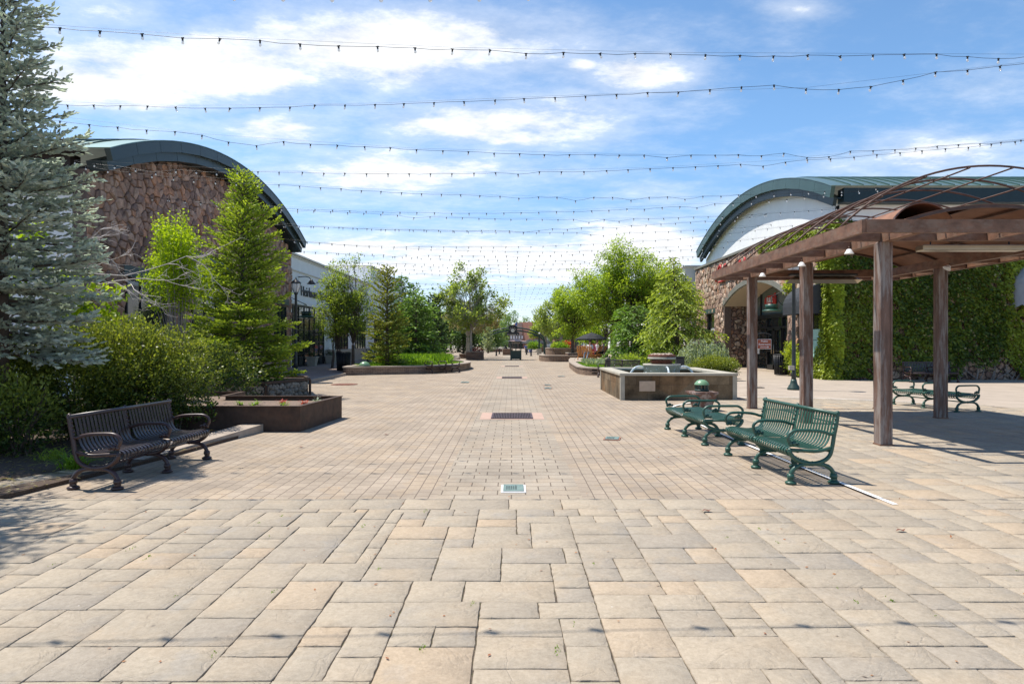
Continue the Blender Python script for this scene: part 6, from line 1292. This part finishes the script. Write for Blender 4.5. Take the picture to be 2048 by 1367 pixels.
# ================================================================ trees and shrubs
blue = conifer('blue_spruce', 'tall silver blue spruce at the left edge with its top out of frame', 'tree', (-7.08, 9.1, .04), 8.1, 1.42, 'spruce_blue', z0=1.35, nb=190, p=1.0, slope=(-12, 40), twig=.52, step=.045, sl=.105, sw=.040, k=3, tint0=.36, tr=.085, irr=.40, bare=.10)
conifer('blue_spruce', 'second blue spruce beyond the left edge shading the brown bench', 'tree', (-7.4, 6.0, .04), 8.0, 1.95, 'spruce_blue', z0=2.0, nb=90, p=.55, slope=(0, 38), twig=.5, step=.09, sl=.14, sw=.04, k=2, tr=.12, irr=.3)
conifer('green_spruce', 'bright green spruce standing in the gabion planter', 'tree', (-7.7, 18.7, .44), 6.0, 1.85, 'fir_green', z0=.12, nb=165, p=.74, slope=(-6, 42), twig=.55, step=.055, sl=.10, sw=.045, k=2, tint0=.24, tr=.10, irr=.45)
conifer('olive_spruce', 'thin yellow brown conifer in the long planter beside the pear trees', 'tree', (-6.3, 33.0, .3), 5.0, 1.12, 'fir_olive', z0=.15, nb=120, p=.6, slope=(-4, 36), twig=.55, step=.10, sl=.16, sw=.075, k=2, irr=.6, tint0=.05)
conifer('cedar', 'green deodar cedar with a thin leader, left of the big plane tree', 'tree', (-7.9, 47, .3), 6.0, 2.0, 'cedar_green', z0=.2, nb=80, p=.7, slope=(0, 30), twig=.6, step=.17, sl=.26, sw=.11, k=2, droop=.35, irr=.3)
conifer('cedar', 'wide dense green cedar next to the lawn planter end', 'tree', (-6.6, 45, .3), 4.3, 2.3, 'cedar_green', z0=.1, nb=90, p=.5, slope=(-2, 30), twig=.6, step=.17, sl=.26, sw=.11, k=2, droop=.3, irr=.25, tint0=.15)
conifer('dark_conifer', 'dark slim conifer between the wide cedar and the plane tree', 'tree', (-6.4, 54, .2), 5.0, 1.5, 'leaf_dark', z0=.1, nb=60, p=.6, slope=(10, 40), twig=.5, step=.2, sl=.3, sw=.12, k=2)
conifer('dark_conifer', 'dark conifer standing behind the dense cedar near the shop wall', 'tree', (-9.0, 60, .2), 6.5, 1.9, 'cedar_green', z0=.1, nb=60, p=.6, slope=(5, 40), twig=.5, step=.22, sl=.32, sw=.13, k=2)
conifer('lime_cedar', 'lime green deodar cedar with drooping branches behind the fountain', 'tree', (8.9, 35.0, .02), 6.1, 2.9, 'cedar_lime', z0=.5, nb=95, p=.95, slope=(6, 30), twig=.72, step=.12, sl=.20, sw=.075, k=2, droop=.48, irr=.4, tint0=.22, tr=.13, lean=(-.3, 0))
conifer('cedar', 'lower darker cedar at the left side of the lime green cedar', 'tree', (7.0, 37.5, .02), 3.6, 2.3, 'cedar_green', z0=.2, nb=75, p=.5, slope=(0, 28), twig=.6, step=.15, sl=.24, sw=.09, k=2, droop=.4, tint0=.25)
# conical evergreens far down the street
for x, y, h, m_, lab in ((-3.9, 63.5, 2.6, 'leaf_dark', 'dark conical evergreen left of the kiosk'), (-4.8, 64.5, 1.9, 'leaf_dark', 'smaller dark conical evergreen beside the plane tree planter'), (-2.55, 70, 2.6, 'cedar_blue', 'grey blue young spruce just left of the kiosk bollards'), (-7.3, 66, 2.2, 'leaf_dark', 'dark conical evergreen behind the plane tree trunk')):
    conifer('conical_evergreen', lab, 'tree', (x, y, .35), h, .85, m_, z0=.05, nb=55, p=.75, slope=(20, 60), twig=.35, step=.12, sl=.2, sw=.1, k=2, irr=.12)
# deciduous trees
def crown(ells, k, r): 
    out = []
    vol = [a*b*c for *_, a, b, c in ells]
    for (x, y, z, a, b, c), v_ in zip(ells, vol): out += ellip_clumps((x, y, z), (a, b, c), max(3, int(k*v_/sum(vol))), r)
    return out
decid('pear_tree', 'thin multi-stem small-leaved tree nearest the white shop lettering', 'tree', (-9.85, 36.5, .1), 1.2, crown([(.1, 0, 2.9, 1.35, .9, 1.2), (.1, 0, 4.5, .9, .7, 1.4)], 46, .48), 'leaf_pear', n=620, lsz=.11, forks=[(-.15, 0), (.1, .1), (.25, 0)], fork_h=1.0, tr=.07, twigs=6)
decid('pear_tree', 'small-leaved tree with a dark curved trunk behind the left bin', 'tree', (-8.75, 36.0, .1), 1.5, crown([(.1, 0, 2.9, 1.35, 1, 1.2), (.1, 0, 4.4, 1.1, .8, 1.2), (-.1, 0, 5.6, .55, .4, .7)], 46, .48), 'leaf_pear', n=620, lsz=.11, fork_h=1.3, tr=.09, twigs=6)
decid('plane_tree', 'large plane tree with a pale trunk rising from the square brick planter', 'tree', (-3.6, 57.3, .68), 2.0, crown([(0, 0, 3.2, 2.6, 2.2, 1.3), (-.5, 0, 5.2, 2.6, 1.9, 1.7), (1.7, 0, 4.0, 1.7, 1.4, 1.5), (-.7, 0, 7.1, .7, .7, .8), (.5, 0, 6.9, .7, .7, .8), (-2.3, 0, 4.8, 1.4, 1, 1.5), (2.9, 0, 3.6, .9, .9, 1.3)], 125, .46), 'leaf_plane', bark='bark_pale', n=300, lsz=.19, fork_h=1.9, tr=.11, twigs=8, sparse=.8, lw=.8)
decid('plane_tree', 'brownish sparse plane tree crown low behind the large one', 'tree', (-4.2, 62, .1), 2.0, crown([(.4, 0, 3.6, 2.6, 2, 1.4)], 30, .6), 'leaf_plane_brown', bark='bark_pale', n=260, lsz=.2, fork_h=1.9, tr=.16, twigs=8, sparse=.8)
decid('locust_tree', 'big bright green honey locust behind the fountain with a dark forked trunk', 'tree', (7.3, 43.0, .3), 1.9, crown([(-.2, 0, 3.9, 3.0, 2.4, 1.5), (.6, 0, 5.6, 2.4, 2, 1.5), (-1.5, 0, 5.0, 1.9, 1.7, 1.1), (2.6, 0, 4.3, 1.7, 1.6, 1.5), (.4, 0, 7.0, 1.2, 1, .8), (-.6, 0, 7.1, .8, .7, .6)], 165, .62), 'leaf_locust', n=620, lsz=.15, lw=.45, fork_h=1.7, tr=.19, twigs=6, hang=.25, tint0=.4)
decid('locust_tree', 'smaller bright green locust left of the black umbrella', 'tree', (5.2, 56.0, .5), 1.6, crown([(0, 0, 3.1, 1.9, 1.7, 1.5), (-.2, 0, 4.8, 1.5, 1.4, 1.2), (.9, 0, 3.8, 1.3, 1.2, 1.2)], 64, .62), 'leaf_locust', n=480, lsz=.19, lw=.45, fork_h=1.5, tr=.15, twigs=5, hang=.25, tint0=.38)
decid('locust_tree', 'locust crown filling the gap behind the lime green cedar', 'tree', (10.3, 44, .02), 2.2, crown([(0, 0, 4.0, 2.2, 1.8, 1.4), (.2, 0, 5.6, 1.5, 1.3, 1.1)], 44, .6), 'leaf_locust', n=420, lsz=.18, lw=.45, tr=.15, hang=.25)
decid('plane_tree', 'grey green plane tree leaning left beyond the smaller locust', 'tree', (5.7, 76, .1), 2.4, crown([(-.6, 0, 4.2, 2.6, 2.2, 1.8), (.8, 0, 6.2, 1.8, 1.6, 1.4), (-2.0, 0, 3.4, 1.2, 1.1, 1.1)], 50, .7), 'leaf_plane', bark='bark_grey', n=240, lsz=.26, tr=.18, twigs=7)
decid('plane_tree', 'pale sparse tree behind the far umbrellas right of the kiosk', 'tree', (5.0, 96, .1), 2.0, crown([(-.5, 0, 3.4, 2.0, 1.8, 1.5)], 24, .7), 'leaf_pear', bark='bark_grey', n=200, lsz=.28, tr=.15, twigs=6)
def hidden(x, y, h, r, m_, lab, sz=.36):
    decid('background_tree', lab, 'tree', (x, y, 0), h*.3, crown([(0, 0, h*.48, r, r, h*.26), (0, 0, h*.74, r*.75, r*.75, h*.24)], 22, r*.42), m_, n=int(110/(r*.42)**.5), lsz=sz, lw=.7, tr=.2, twigs=3)
for k, (x, y, h, r, m_, lab) in enumerate(((-8.2, 100, 5.6, 3.4, 'leaf_far', 'green tree far away left of the clock arch, second in'), (-4.4, 118, 6.6, 3.4, 'leaf_far', 'rounded green tree far away directly left of the clock arch'), (-.8, 176, 9.2, 3.9, 'leaf_far', 'tree top rising behind the pale front of the brick building'), (-5.5, 160, 7.0, 4.5, 'leaf_far', 'broad tree far away behind the clock arch'), (8.8, 120, 6.2, 3.2, 'leaf_far', 'tree far away right of the lamp mast'), (12, 95, 6.2, 3.0, 'leaf_locust', 'green tree far away behind the grey green plane tree'), (-9.6, 72, 7.0, 2.6, 'leaf_far', 'green tree between the dense cedar and the plane tree'), (-12, 128, 8, 4.5, 'leaf_far', 'large green tree far away behind the plane tree'), (9.5, 66, 6.4, 2.5, 'leaf_locust', 'tree behind the two locusts by the far shops'), (2.8, 182, 8.2, 3.5, 'leaf_far', 'tree top behind the right end of the brick building'))): hidden(x, y, h, r, m_, lab)
# far treeline
L = Leaves()
for x in np.linspace(-90, 90, 60):
    h = 5+2*math.sin(x*.3)+RNG.uniform(-1, 1); q = 160; L.add(RNG.normal(0, 1, (q, 3))*[2.4, 2, h*.28]+[x, 205, h*.45], unit(RNG.normal(size=(q, 3))), 1.2, .8, rnd(q, 0, .8))
L.build('far_wood', 'leaf_far', None, (0, 0, 0), kind='stuff')
# shrubs
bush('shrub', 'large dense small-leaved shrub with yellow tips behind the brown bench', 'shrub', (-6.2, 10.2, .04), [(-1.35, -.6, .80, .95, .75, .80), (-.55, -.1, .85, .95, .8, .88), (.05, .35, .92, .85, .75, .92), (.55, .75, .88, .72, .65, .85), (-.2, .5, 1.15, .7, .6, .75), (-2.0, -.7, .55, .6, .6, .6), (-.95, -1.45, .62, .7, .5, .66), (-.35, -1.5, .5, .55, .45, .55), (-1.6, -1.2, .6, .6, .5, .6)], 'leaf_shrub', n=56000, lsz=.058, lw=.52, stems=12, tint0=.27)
L = Leaves(); m_ = MB()
for k in range(70):   # long shoots that stand out of the shrub
    x = RNG.uniform(-1.9, 1.0); y = .1+.45*x+RNG.uniform(-.4, .4); z0_ = 1.25+.25*math.exp(-(x-.1)**2); d = unit(np.array([RNG.normal(0, .35), RNG.normal(0, .3), 1.0])); ln = RNG.uniform(.18, .48)
    m_.tube([(x, y, z0_), tuple(np.array([x, y, z0_])+d*ln)], [.004, .002], 3, cap=False); q = int(ln/.02); tt = np.linspace(.1, 1, q)[:, None]
    L.add(np.array([x, y, z0_])+d*ln*tt, unit(d*.6+RNG.normal(0, .8, (q, 3))), .045, .024, np.clip(RNG.normal(.75, .2, q), 0, 1))
sh = bpy.data.objects['shrub']; m_.build('shoots', 'bark', sh); L.build('shoot_leaves', 'leaf_shrub', sh, (0, 0, 0))
bush('young_shrub', 'yellow green shrub beside the spruce trunk at the left edge', 'shrub', (-8.3, 9.6, .04), [(0, 0, .75, .5, .5, .7)], 'leaf_maple', n=2600, lsz=.07, tint0=.3)
bush('young_shrub', 'small bright green feathery shrub in the rusty steel planter', 'shrub', (-6.8, 13.2, .35), [(0, 0, .42, .50, .42, .42), (.18, 0, .55, .32, .3, .36), (-.25, 0, .38, .3, .3, .36)], 'leaf_pear', n=12000, lsz=.040, lw=.5, stems=14, tint0=.55)
bush('shrub', 'dark shrub hidden between the big shrub and the stone hall', 'shrub', (-8.6, 14.8, .04), [(0, 0, .8, 1.4, .9, .9), (1.6, .6, .7, 1.1, .9, .8)], 'leaf_shrub', n=11000, lsz=.07, tint0=.1)
bush('shrub', 'low dark shrub near the gabion planter on the left', 'shrub', (-9.2, 17.6, .3), [(0, 0, .55, 1.2, .5, .6)], 'leaf_dark', n=4000, lsz=.08)
bush('green_shrub', 'rounded bright green shrub right of the fountain', 'shrub', (8.1, 26.2, .01), [(0, 0, .55, .62, .5, .42), (.55, 0, .52, .45, .4, .36), (-.5, .1, .5, .45, .4, .36)], 'leaf_shrub', n=9000, lsz=.06, tint0=.45)
bush('shrub', 'small green shrub on the ground at the fountain right rear corner', 'shrub', (7.6, 22.9, .01), [(0, 0, .12, .22, .2, .12)], 'leaf_shrub', n=500, lsz=.05)
bush('shrub', 'low yellow green shrubs at the foot of the locust trunk', 'shrub', (6.2, 34.5, .3), [(0, 0, .3, .8, .5, .3), (1.5, 0, .3, .8, .5, .35)], 'leaf_pear', n=2400, lsz=.09)
bush('shrub', 'low bright green ground cover at the left end of the planter lawn', 'shrub', (-6.0, 33.6, .35), [(0, 0, .12, .8, .6, .16), (1.3, .5, .14, .7, .6, .2)], 'grass_blade', n=3600, lsz=.09)
bush('shrub', 'dark low shrub under the cedars by the left walk', 'shrub', (-9.4, 46, .1), [(0, 0, .5, 1.0, .7, .6), (1.8, 2, .5, 1, .8, .6)], 'leaf_dark', n=3000, lsz=.12)
for x, y, w, lab, m_, h in ((4.6, 59.4, .9, 'yellow green flower clump in the upper tier planter', 'grass_blade', .3), (3.95, 60, .6, 'yellow flowers in the upper tier planter', 'leaf_pear', .32), (5.4, 64, .7, 'dark red shrub behind the upper tier planter', 'leaf_red', .45)): bush('flower_clump', lab, 'plant', (x, y, .92), [(0, 0, h*.5, w*.6, .5, h)], m_, n=900, lsz=.13)
for x, y, lab in ((5.4, 68, 'clipped green shrub right of the lamp mast, nearer one'), (6.6, 80, 'clipped green shrub right of the lamp mast, farther one'), (2.9, 86, 'green shrub on the far plaza below the umbrellas')): bush('clipped_shrub', lab, 'shrub', (x, y, .5), [(0, 0, .55, .9, .6, .5)], 'grass_blade', n=1100, lsz=.16)
bush('flower_clump', 'pinkish plants in the square brick planter under the plane tree', 'plant', (-2.95, 56.7, .7), [(0, 0, .15, .45, .3, .2)], 'leaf_red', n=260, lsz=.1)
# weeping blue conifers
def weeping(label, loc, r, h):
    t = thing('weeping_cedar', label, 'tree', loc); L = Leaves(); m = MB(); m.tube([(0, 0, 0), (.05, 0, h*.5), (0, 0, h*.95)], [.06, .03], 6)
    for k in range(130):
        a = RNG.uniform(0, 6.283); q = r*RNG.uniform(.1, 1)**.6; top_ = h*(1-.32*(q/r)**2)*RNG.uniform(.94, 1.03); ln = (top_-.1)*RNG.uniform(.5, .95); n_ = int(ln/.035)
        tt = np.linspace(0, 1, n_)[:, None]; px_ = np.array([math.cos(a), math.sin(a)])*q; C = np.concatenate([px_*(1+.12*tt)+.03*np.sin(tt*9+k), top_-ln*tt], 1)
        L.add(C, unit(RNG.normal(0, .45, (n_, 3))+[0, 0, -1]), .11, .045, np.clip(RNG.normal(.5, .25, n_)-.2*tt[:, 0], 0, 1)); 
        if k % 5 == 0: m.tube(catmull([(0, 0, h*.9), (px_[0]*.6, px_[1]*.6, top_+.05), (px_[0], px_[1], top_-.1)], 3), [.02, .006], 4, cap=False)
    m.build('trunk', 'bark', t); L.build('foliage', 'cedar_blue', t, (0, 0, 0))
weeping('pale blue weeping cedar left of the green shrub, larger one', (7.75, 27.4, .01), .72, 1.72); weeping('pale blue weeping cedar against the stone porch pier, smaller one', (8.75, 27.9, .01), .55, 1.62)
# columnar shrub with many upright stems, and the maple and bare twigs near it
t = thing('columnar_tree', 'upright many-stemmed shrub with fresh leaves in front of the stone wall', 'tree', (-8.3, 16.2, .04)); m = MB(); L = Leaves()
for k in range(46):
    a = RNG.uniform(0, 6.283); q = RNG.uniform(0, .26); ht = RNG.uniform(3.0, 4.6); sp_ = RNG.uniform(.2, .95)
    p0 = (q*math.cos(a), q*math.sin(a), 0); p2 = (sp_*.85*math.cos(a), sp_*.85*math.sin(a), ht); p1 = (sp_*.35*math.cos(a), sp_*.35*math.sin(a), ht*.6)
    c = catmull([p0, p1, p2], 6); m.tube(c, [.014, .004], 4, cap=False); ca = np.array([tuple(v) for v in c]); n_ = 260
    f = RNG.uniform(.42, 1, n_)**.5; idx = f*(len(ca)-1.001); i0 = idx.astype(int); B = ca[i0]*(1-(idx-i0)[:, None])+ca[i0+1]*(idx-i0)[:, None]
    keep = RNG.uniform(size=n_) < np.clip((f-.3)*2.0, .12, 1); B = B[keep]; n_ = len(B); B = B+RNG.normal(0, .085, (n_, 3)); L.add(B, unit(RNG.normal(0, .8, (n_, 3))+[0, 0, .4]), .065*RNG.uniform(.7, 1.3, n_), .038, np.clip(RNG.normal(.55, .25, n_)+.1*(B[:, 2]-3), 0, 1))
m.build('stems', 'bark_grey', t); L.build('crown', 'leaf_maple', t, (0, 0, 0))
decid('maple_tree', 'young maple with large bright leaves hanging in front of the white side wall', 'tree', (-8.9, 11.4, .04), 1.8, [(1.15, .2, 2.35, .38), (1.45, .3, 2.05, .34), (.85, .1, 2.6, .34), (1.0, .2, 1.95, .26), (.2, 0, 2.9, .3), (1.75, .3, 2.35, .22), (.4, 0, 3.35, .3), (-.3, 0, 2.3, .3)], 'leaf_maple', bark='bark_grey', n=1300, lsz=.115, lw=.85, tr=.05, hang=.7, tint0=.45)
t = thing('bare_branches', 'tangle of bare pale twigs reaching right in front of the stone wall', 'branches', (-8.95, 12.0, .04)); m = MB()
def twig(p, d, ln, r, lvl):
    pts = [Vector(p)]; d = Vector(d).normalized(); n_ = 6
    for i in range(n_):
        d = (d+Vector(RNG.normal(0, .22, 3))+Vector((.06, 0, .03 if lvl < 2 else .0))).normalized(); pts.append(pts[-1]+d*ln/n_)
    m.tube(pts, [r, r*.35], 4 if lvl else 5, cap=False)
    if lvl < 3:
        for k in range((4, 4, 4)[lvl]):
            i = random.randint(1, n_); sd = (d+Vector(RNG.normal(0, .75, 3))).normalized(); sd.z *= .6; twig(pts[i], sd, ln*RNG.uniform(.35, .6), r*.58, lvl+1)
m.tube([(0, 0, 0), (.25, 0, 1.8), (.45, 0, 2.6), (.65, 0, 3.2)], [.05, .02], 6)
for z_, dd, ln in ((2.85, (1, .1, -.05), 2.3), (2.45, (1, .1, -.12), 2.0), (3.0, (.8, 0, .2), 1.0), (2.65, (.9, -.1, -.02), 2.4)): twig((.55, 0, z_), dd, ln, .016, 0)
m.build('twigs', 'bark_bare', t)
# daylily tuft, sprouts, lawns
def tuft(name, label, cat, loc, n, h, spread, mat, w=.018):
    t = thing(name, label, cat, loc); L = Leaves(); a = rnd(n, 0, 6.283); o = rnd(n, .3, 1.2); D = unit(np.stack([np.cos(a)*o, np.sin(a)*o, np.ones(n)], 1)); Pt = RNG.normal(0, spread, (n, 3))*[1, 1, 0]; hh = h*RNG.uniform(.6, 1, n)
    for s in range(3):
        L.add(Pt, D, hh/2.6, w*(1-.2*s)*1.3, rnd(n, .2, .9), np.stack([-np.sin(a), np.cos(a), 0*a], 1)*0+[0, 0, 1.]); Pt = Pt+D*(hh/3.0)[:, None]; D = unit(D+np.stack([np.cos(a), np.sin(a), -1.3*np.ones(n)], 1)*.33)
    L.build('blades', mat, t, (0, 0, 0)); m = MB(); m.lathe([(.04, 0), (.02, .03)], (0, 0, 0), 6); m.build('base', 'bark', t); return t
tuft('daylily', 'bright green grassy tuft in the mulch left of the brown bench', 'plant', (-5.2, 7.75, .045), 130, .42, .06, 'grass_blade')
tuft('daylily', 'smaller green leafy plant in the mulch at the left edge', 'plant', (-5.9, 8.4, .045), 80, .3, .08, 'leaf_pear')
for i, (x, y, c_) in enumerate(((-4.0, 12.6, 'leaf_red'), (-4.25, 12.2, 'grass_blade'), (-4.45, 12.7, 'leaf_red'), (-4.75, 12.0, 'grass_blade'), (-4.9, 12.5, 'grass_blade'), (-3.85, 13.0, 'grass_blue'), (-5.15, 12.4, 'grass_blade'), (-5.65, 12.3, 'grass_blade'))):
    tuft('sprout', ['red green sprout nearest the right corner of the steel planter', 'green sprout close to the front right corner of the steel planter', 'reddish sprout in the middle right of the steel planter', 'green sprout near the front rim of the steel planter', 'green sprout in the middle of the steel planter', 'grey green sprout by the right rim of the steel planter', 'green sprout left of the middle of the steel planter', 'leftmost green sprout beside the feathery shrub'][i], 'plant', (x, y, .35), 16, .2, .03, c_, .022)
def lawn(name, poly_pts, z, n, h, mat, hv=.4):
    xs = [p[0] for p in poly_pts]; ys = [p[1] for p in poly_pts]; L = Leaves(); P0 = np.stack([rnd(n, min(xs), max(xs)), rnd(n, min(ys), max(ys)), np.full(n, z)], 1)
    P0 = P0[[inpoly(a, b_, poly_pts) for a, b_, _ in P0]]; k = len(P0); L.add(P0, unit(RNG.normal(0, .35, (k, 3))+[0, 0, 1]), h*RNG.uniform(1-hv, 1+hv, k), h*.28, rnd(k, .2, .9)); L.build(name, mat, None, (0, 0, 0), kind='stuff')
lawn('lawn_grass', [(-7.4, 31.3), (-3.9, 33), (-2.95, 37), (-4, 43), (-8, 42), (-8.2, 34)], .32, 16000, .10, 'grass_blade')
lawn('tall_grass', [(-7.6, 36.5), (-3.6, 37), (-4.0, 43), (-8, 43)], .32, 7000, .42, 'grass_blade')
lawn('lawn_grass', [(3.7, 31.3), (4.3, 30.4), (8.2, 30.3), (10, 33), (10, 40), (4, 40)], .29, 13000, .08, 'grass_blade')
lawn('blue_grass', [(4.1, 35.5), (6.4, 35.0), (6.4, 39), (4.2, 39.4)], .29, 3800, .26, 'grass_blue')
# mulch chips and dry leaves
L = Leaves(); n = 5000; P0 = np.stack([rnd(n, -10, -4.3), rnd(n, 4.2, 11.2), np.full(n, .05)], 1); P0 = P0[[inpoly(a, b_, bed) for a, b_, _ in P0]]; k = len(P0); L.add(P0, unit(RNG.normal(size=(k, 3))*[1, 1, .25]), .06, .022, rnd(k), RNG.normal(0, .3, (k, 3))+[0, 0, 1]); L.build('mulch_chips', 'leaf_plane_brown', None, (0, 0, 0), kind='stuff')
for i, (x, y, z, s, lab) in enumerate(((1.76, 5.92, .022, .045, 'small dry red brown leaf lying on the flagstones'), (-2.1, 10.9, .006, .05, 'dry leaf on the pavers near the steel planter'), (-3.1, 9.6, .006, .04, 'dry leaf on the pavers beyond the brown bench'), (3.15, 5.3, .022, .04, 'curled dry leaf on the flagstones right of centre'))):
    mb = MB(); mb.add([(-s, 0, 0), (-s*.3, s*.5, .012), (s*.6, s*.45, .004), (s, 0, .018), (s*.3, -s*.5, .003), (-s*.4, -s*.45, .014)], [[0, 1, 5], [1, 2, 4, 5], [2, 3, 4]]); mb.build('dry_leaf', 'rust_ring', None, label=lab, cat='leaf').location = (x, y, z)
# moss and weeds in the joints
L = Leaves()
for _ in range(38):
    x, y = RNG.uniform(-4, 6), RNG.uniform(2.8, 6.0); x = round(x/C_)*C_; q = RNG.integers(4, 16); L.add(np.stack([x+RNG.normal(0, .006, q), y+RNG.normal(0, .025, q), np.full(q, .010)], 1), unit(RNG.normal(0, .6, (q, 3))+[0, 0, 1]), .016, .006, rnd(q))
L.build('joint_weeds', 'grass_blade', None, (0, 0, 0), kind='stuff')
L = Leaves(); n = 1500; P0 = np.stack([rnd(n, -9, 12), rnd(n, 3, 26)**1.0, np.full(n, .019)], 1); L.add(P0, unit(RNG.normal(size=(n, 3))*[1, 1, .1]), .022*RNG.uniform(.5, 1.6, n), .014, rnd(n), RNG.normal(0, .2, (n, 3))+[0, 0, 1]); L.build('leaf_debris', 'leaf_litter', None, (0, 0, 0), kind='stuff')
# ================================================================ ivy
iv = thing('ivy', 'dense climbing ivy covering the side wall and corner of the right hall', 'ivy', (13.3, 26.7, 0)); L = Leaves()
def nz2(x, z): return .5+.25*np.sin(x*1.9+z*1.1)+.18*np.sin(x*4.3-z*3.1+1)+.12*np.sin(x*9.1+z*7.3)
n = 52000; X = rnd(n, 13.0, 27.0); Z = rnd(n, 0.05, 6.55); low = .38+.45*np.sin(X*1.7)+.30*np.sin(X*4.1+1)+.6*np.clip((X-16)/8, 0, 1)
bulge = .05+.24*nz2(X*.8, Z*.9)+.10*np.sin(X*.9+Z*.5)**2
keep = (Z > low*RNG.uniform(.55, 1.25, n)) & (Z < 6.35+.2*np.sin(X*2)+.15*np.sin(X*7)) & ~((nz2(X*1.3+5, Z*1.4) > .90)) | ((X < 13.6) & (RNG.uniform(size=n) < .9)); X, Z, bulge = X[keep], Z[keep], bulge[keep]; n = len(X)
Yv = 26.68-bulge*RNG.uniform(.4, 1.1, n); tn = np.clip(.17+.34*(nz2(X*.35+2, Z*.5)-.5)+RNG.normal(0, .16, n)+.28*((X > 20) & (X < 21.2)), 0, 1)  # leaf tint kept low: the side wall's shade is in the colour
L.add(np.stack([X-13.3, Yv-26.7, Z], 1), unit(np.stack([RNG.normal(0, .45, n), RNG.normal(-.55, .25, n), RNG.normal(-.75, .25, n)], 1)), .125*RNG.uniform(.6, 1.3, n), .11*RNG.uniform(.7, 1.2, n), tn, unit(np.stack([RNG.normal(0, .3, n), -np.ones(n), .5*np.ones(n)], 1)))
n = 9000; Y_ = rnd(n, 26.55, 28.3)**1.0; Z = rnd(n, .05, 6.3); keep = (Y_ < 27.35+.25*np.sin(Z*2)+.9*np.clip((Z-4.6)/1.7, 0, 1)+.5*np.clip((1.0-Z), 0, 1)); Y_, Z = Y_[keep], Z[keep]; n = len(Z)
L.add(np.stack([12.95-.13*RNG.uniform(.2, 1.6, n)-13.3, Y_-26.7, Z], 1), unit(np.stack([RNG.normal(-.6, .25, n), RNG.normal(0, .45, n), RNG.normal(-.7, .25, n)], 1)), .125*RNG.uniform(.6, 1.3, n), .11, np.clip(RNG.normal(.55, .2, n), 0, 1), unit(np.stack([-np.ones(n), RNG.normal(0, .3, n), .5*np.ones(n)], 1)))  # street-side leaves tinted brighter, sunlight put into the colour
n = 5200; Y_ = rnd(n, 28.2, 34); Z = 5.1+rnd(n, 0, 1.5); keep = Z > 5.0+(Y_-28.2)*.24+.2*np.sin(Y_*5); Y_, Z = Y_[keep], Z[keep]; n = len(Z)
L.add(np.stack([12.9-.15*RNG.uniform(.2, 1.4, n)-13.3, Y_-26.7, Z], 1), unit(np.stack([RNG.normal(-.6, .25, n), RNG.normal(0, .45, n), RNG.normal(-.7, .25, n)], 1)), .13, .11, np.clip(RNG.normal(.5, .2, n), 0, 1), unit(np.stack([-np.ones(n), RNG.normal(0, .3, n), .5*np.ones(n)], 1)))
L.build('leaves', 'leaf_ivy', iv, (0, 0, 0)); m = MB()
for x in (14.4, 15.2, 16.7, 18.1, 18.9, 19.6, 20.5, 21.3):
    for k in range(4): m.tube(catmull([(x-13.3+RNG.normal(0, .1), -.05, 0), (x-13.3+RNG.normal(0, .3), -.12, .6), (x-13.3+RNG.normal(0, .4), -.12, 1.3), (x-13.3+RNG.normal(0, .5), -.1, 2.2)], 4), [.022, .006], 4, cap=False)
m.build('vines', 'bark_grey', iv)
n = 9000; A_ = rnd(n, R(170), R(275)); Z = rnd(n, .05, 6.4); q = .42+.10*np.sin(Z*3+A_*2)+RNG.uniform(-.14, .08, n)
L = Leaves(); L.add(np.stack([13.32+q*np.cos(A_)-13.3, 26.78+q*.8*np.sin(A_)-26.7, Z], 1), unit(np.stack([np.cos(A_)*.6+RNG.normal(0, .3, n), np.sin(A_)*.6+RNG.normal(0, .3, n), RNG.normal(-.7, .25, n)], 1)), .13*RNG.uniform(.6, 1.3, n), .115, np.clip(RNG.normal(.72, .2, n), 0, 1), unit(np.stack([np.cos(A_)-.2, np.sin(A_), .6*np.ones(n)], 1)))  # corner leaves get the brightest tint, standing in for sun on the corner
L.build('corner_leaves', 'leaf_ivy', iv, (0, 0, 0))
L = Leaves(); n = 1500; X = rnd(n, 13.4, 26); Z = rnd(n, .2, 6.2); q = nz2(X*1.7+1, Z*1.1) > .60; X, Z = X[q], Z[q]; n = len(X)
L.add(np.stack([X-13.3, -RNG.uniform(.2, .42, n), Z], 1), unit(np.stack([RNG.normal(0, .6, n), RNG.normal(-.4, .3, n), RNG.normal(-.5, .4, n)], 1)), .11, .09, rnd(n)); L.build('dry_leaves', 'leaf_plane_brown', iv, (0, 0, 0))
bush('climbing_shrub', 'leafy ivy clump on the ground between the litter bin and the corner', 'shrub', (12.65, 28.6, .01), [(0, 0, .45, .3, .9, .5), (0, 1.1, .8, .25, .5, .7)], 'leaf_ivy', n=3600, lsz=.11, tint0=.55)
bush('window_vine', 'small vine tuft hanging above the black awning', 'plant', (12.85, 30.3, 4.0), [(0, 0, .1, .16, .5, .3)], 'leaf_ivy', n=500, lsz=.11, tint0=.6, zmin=-1)
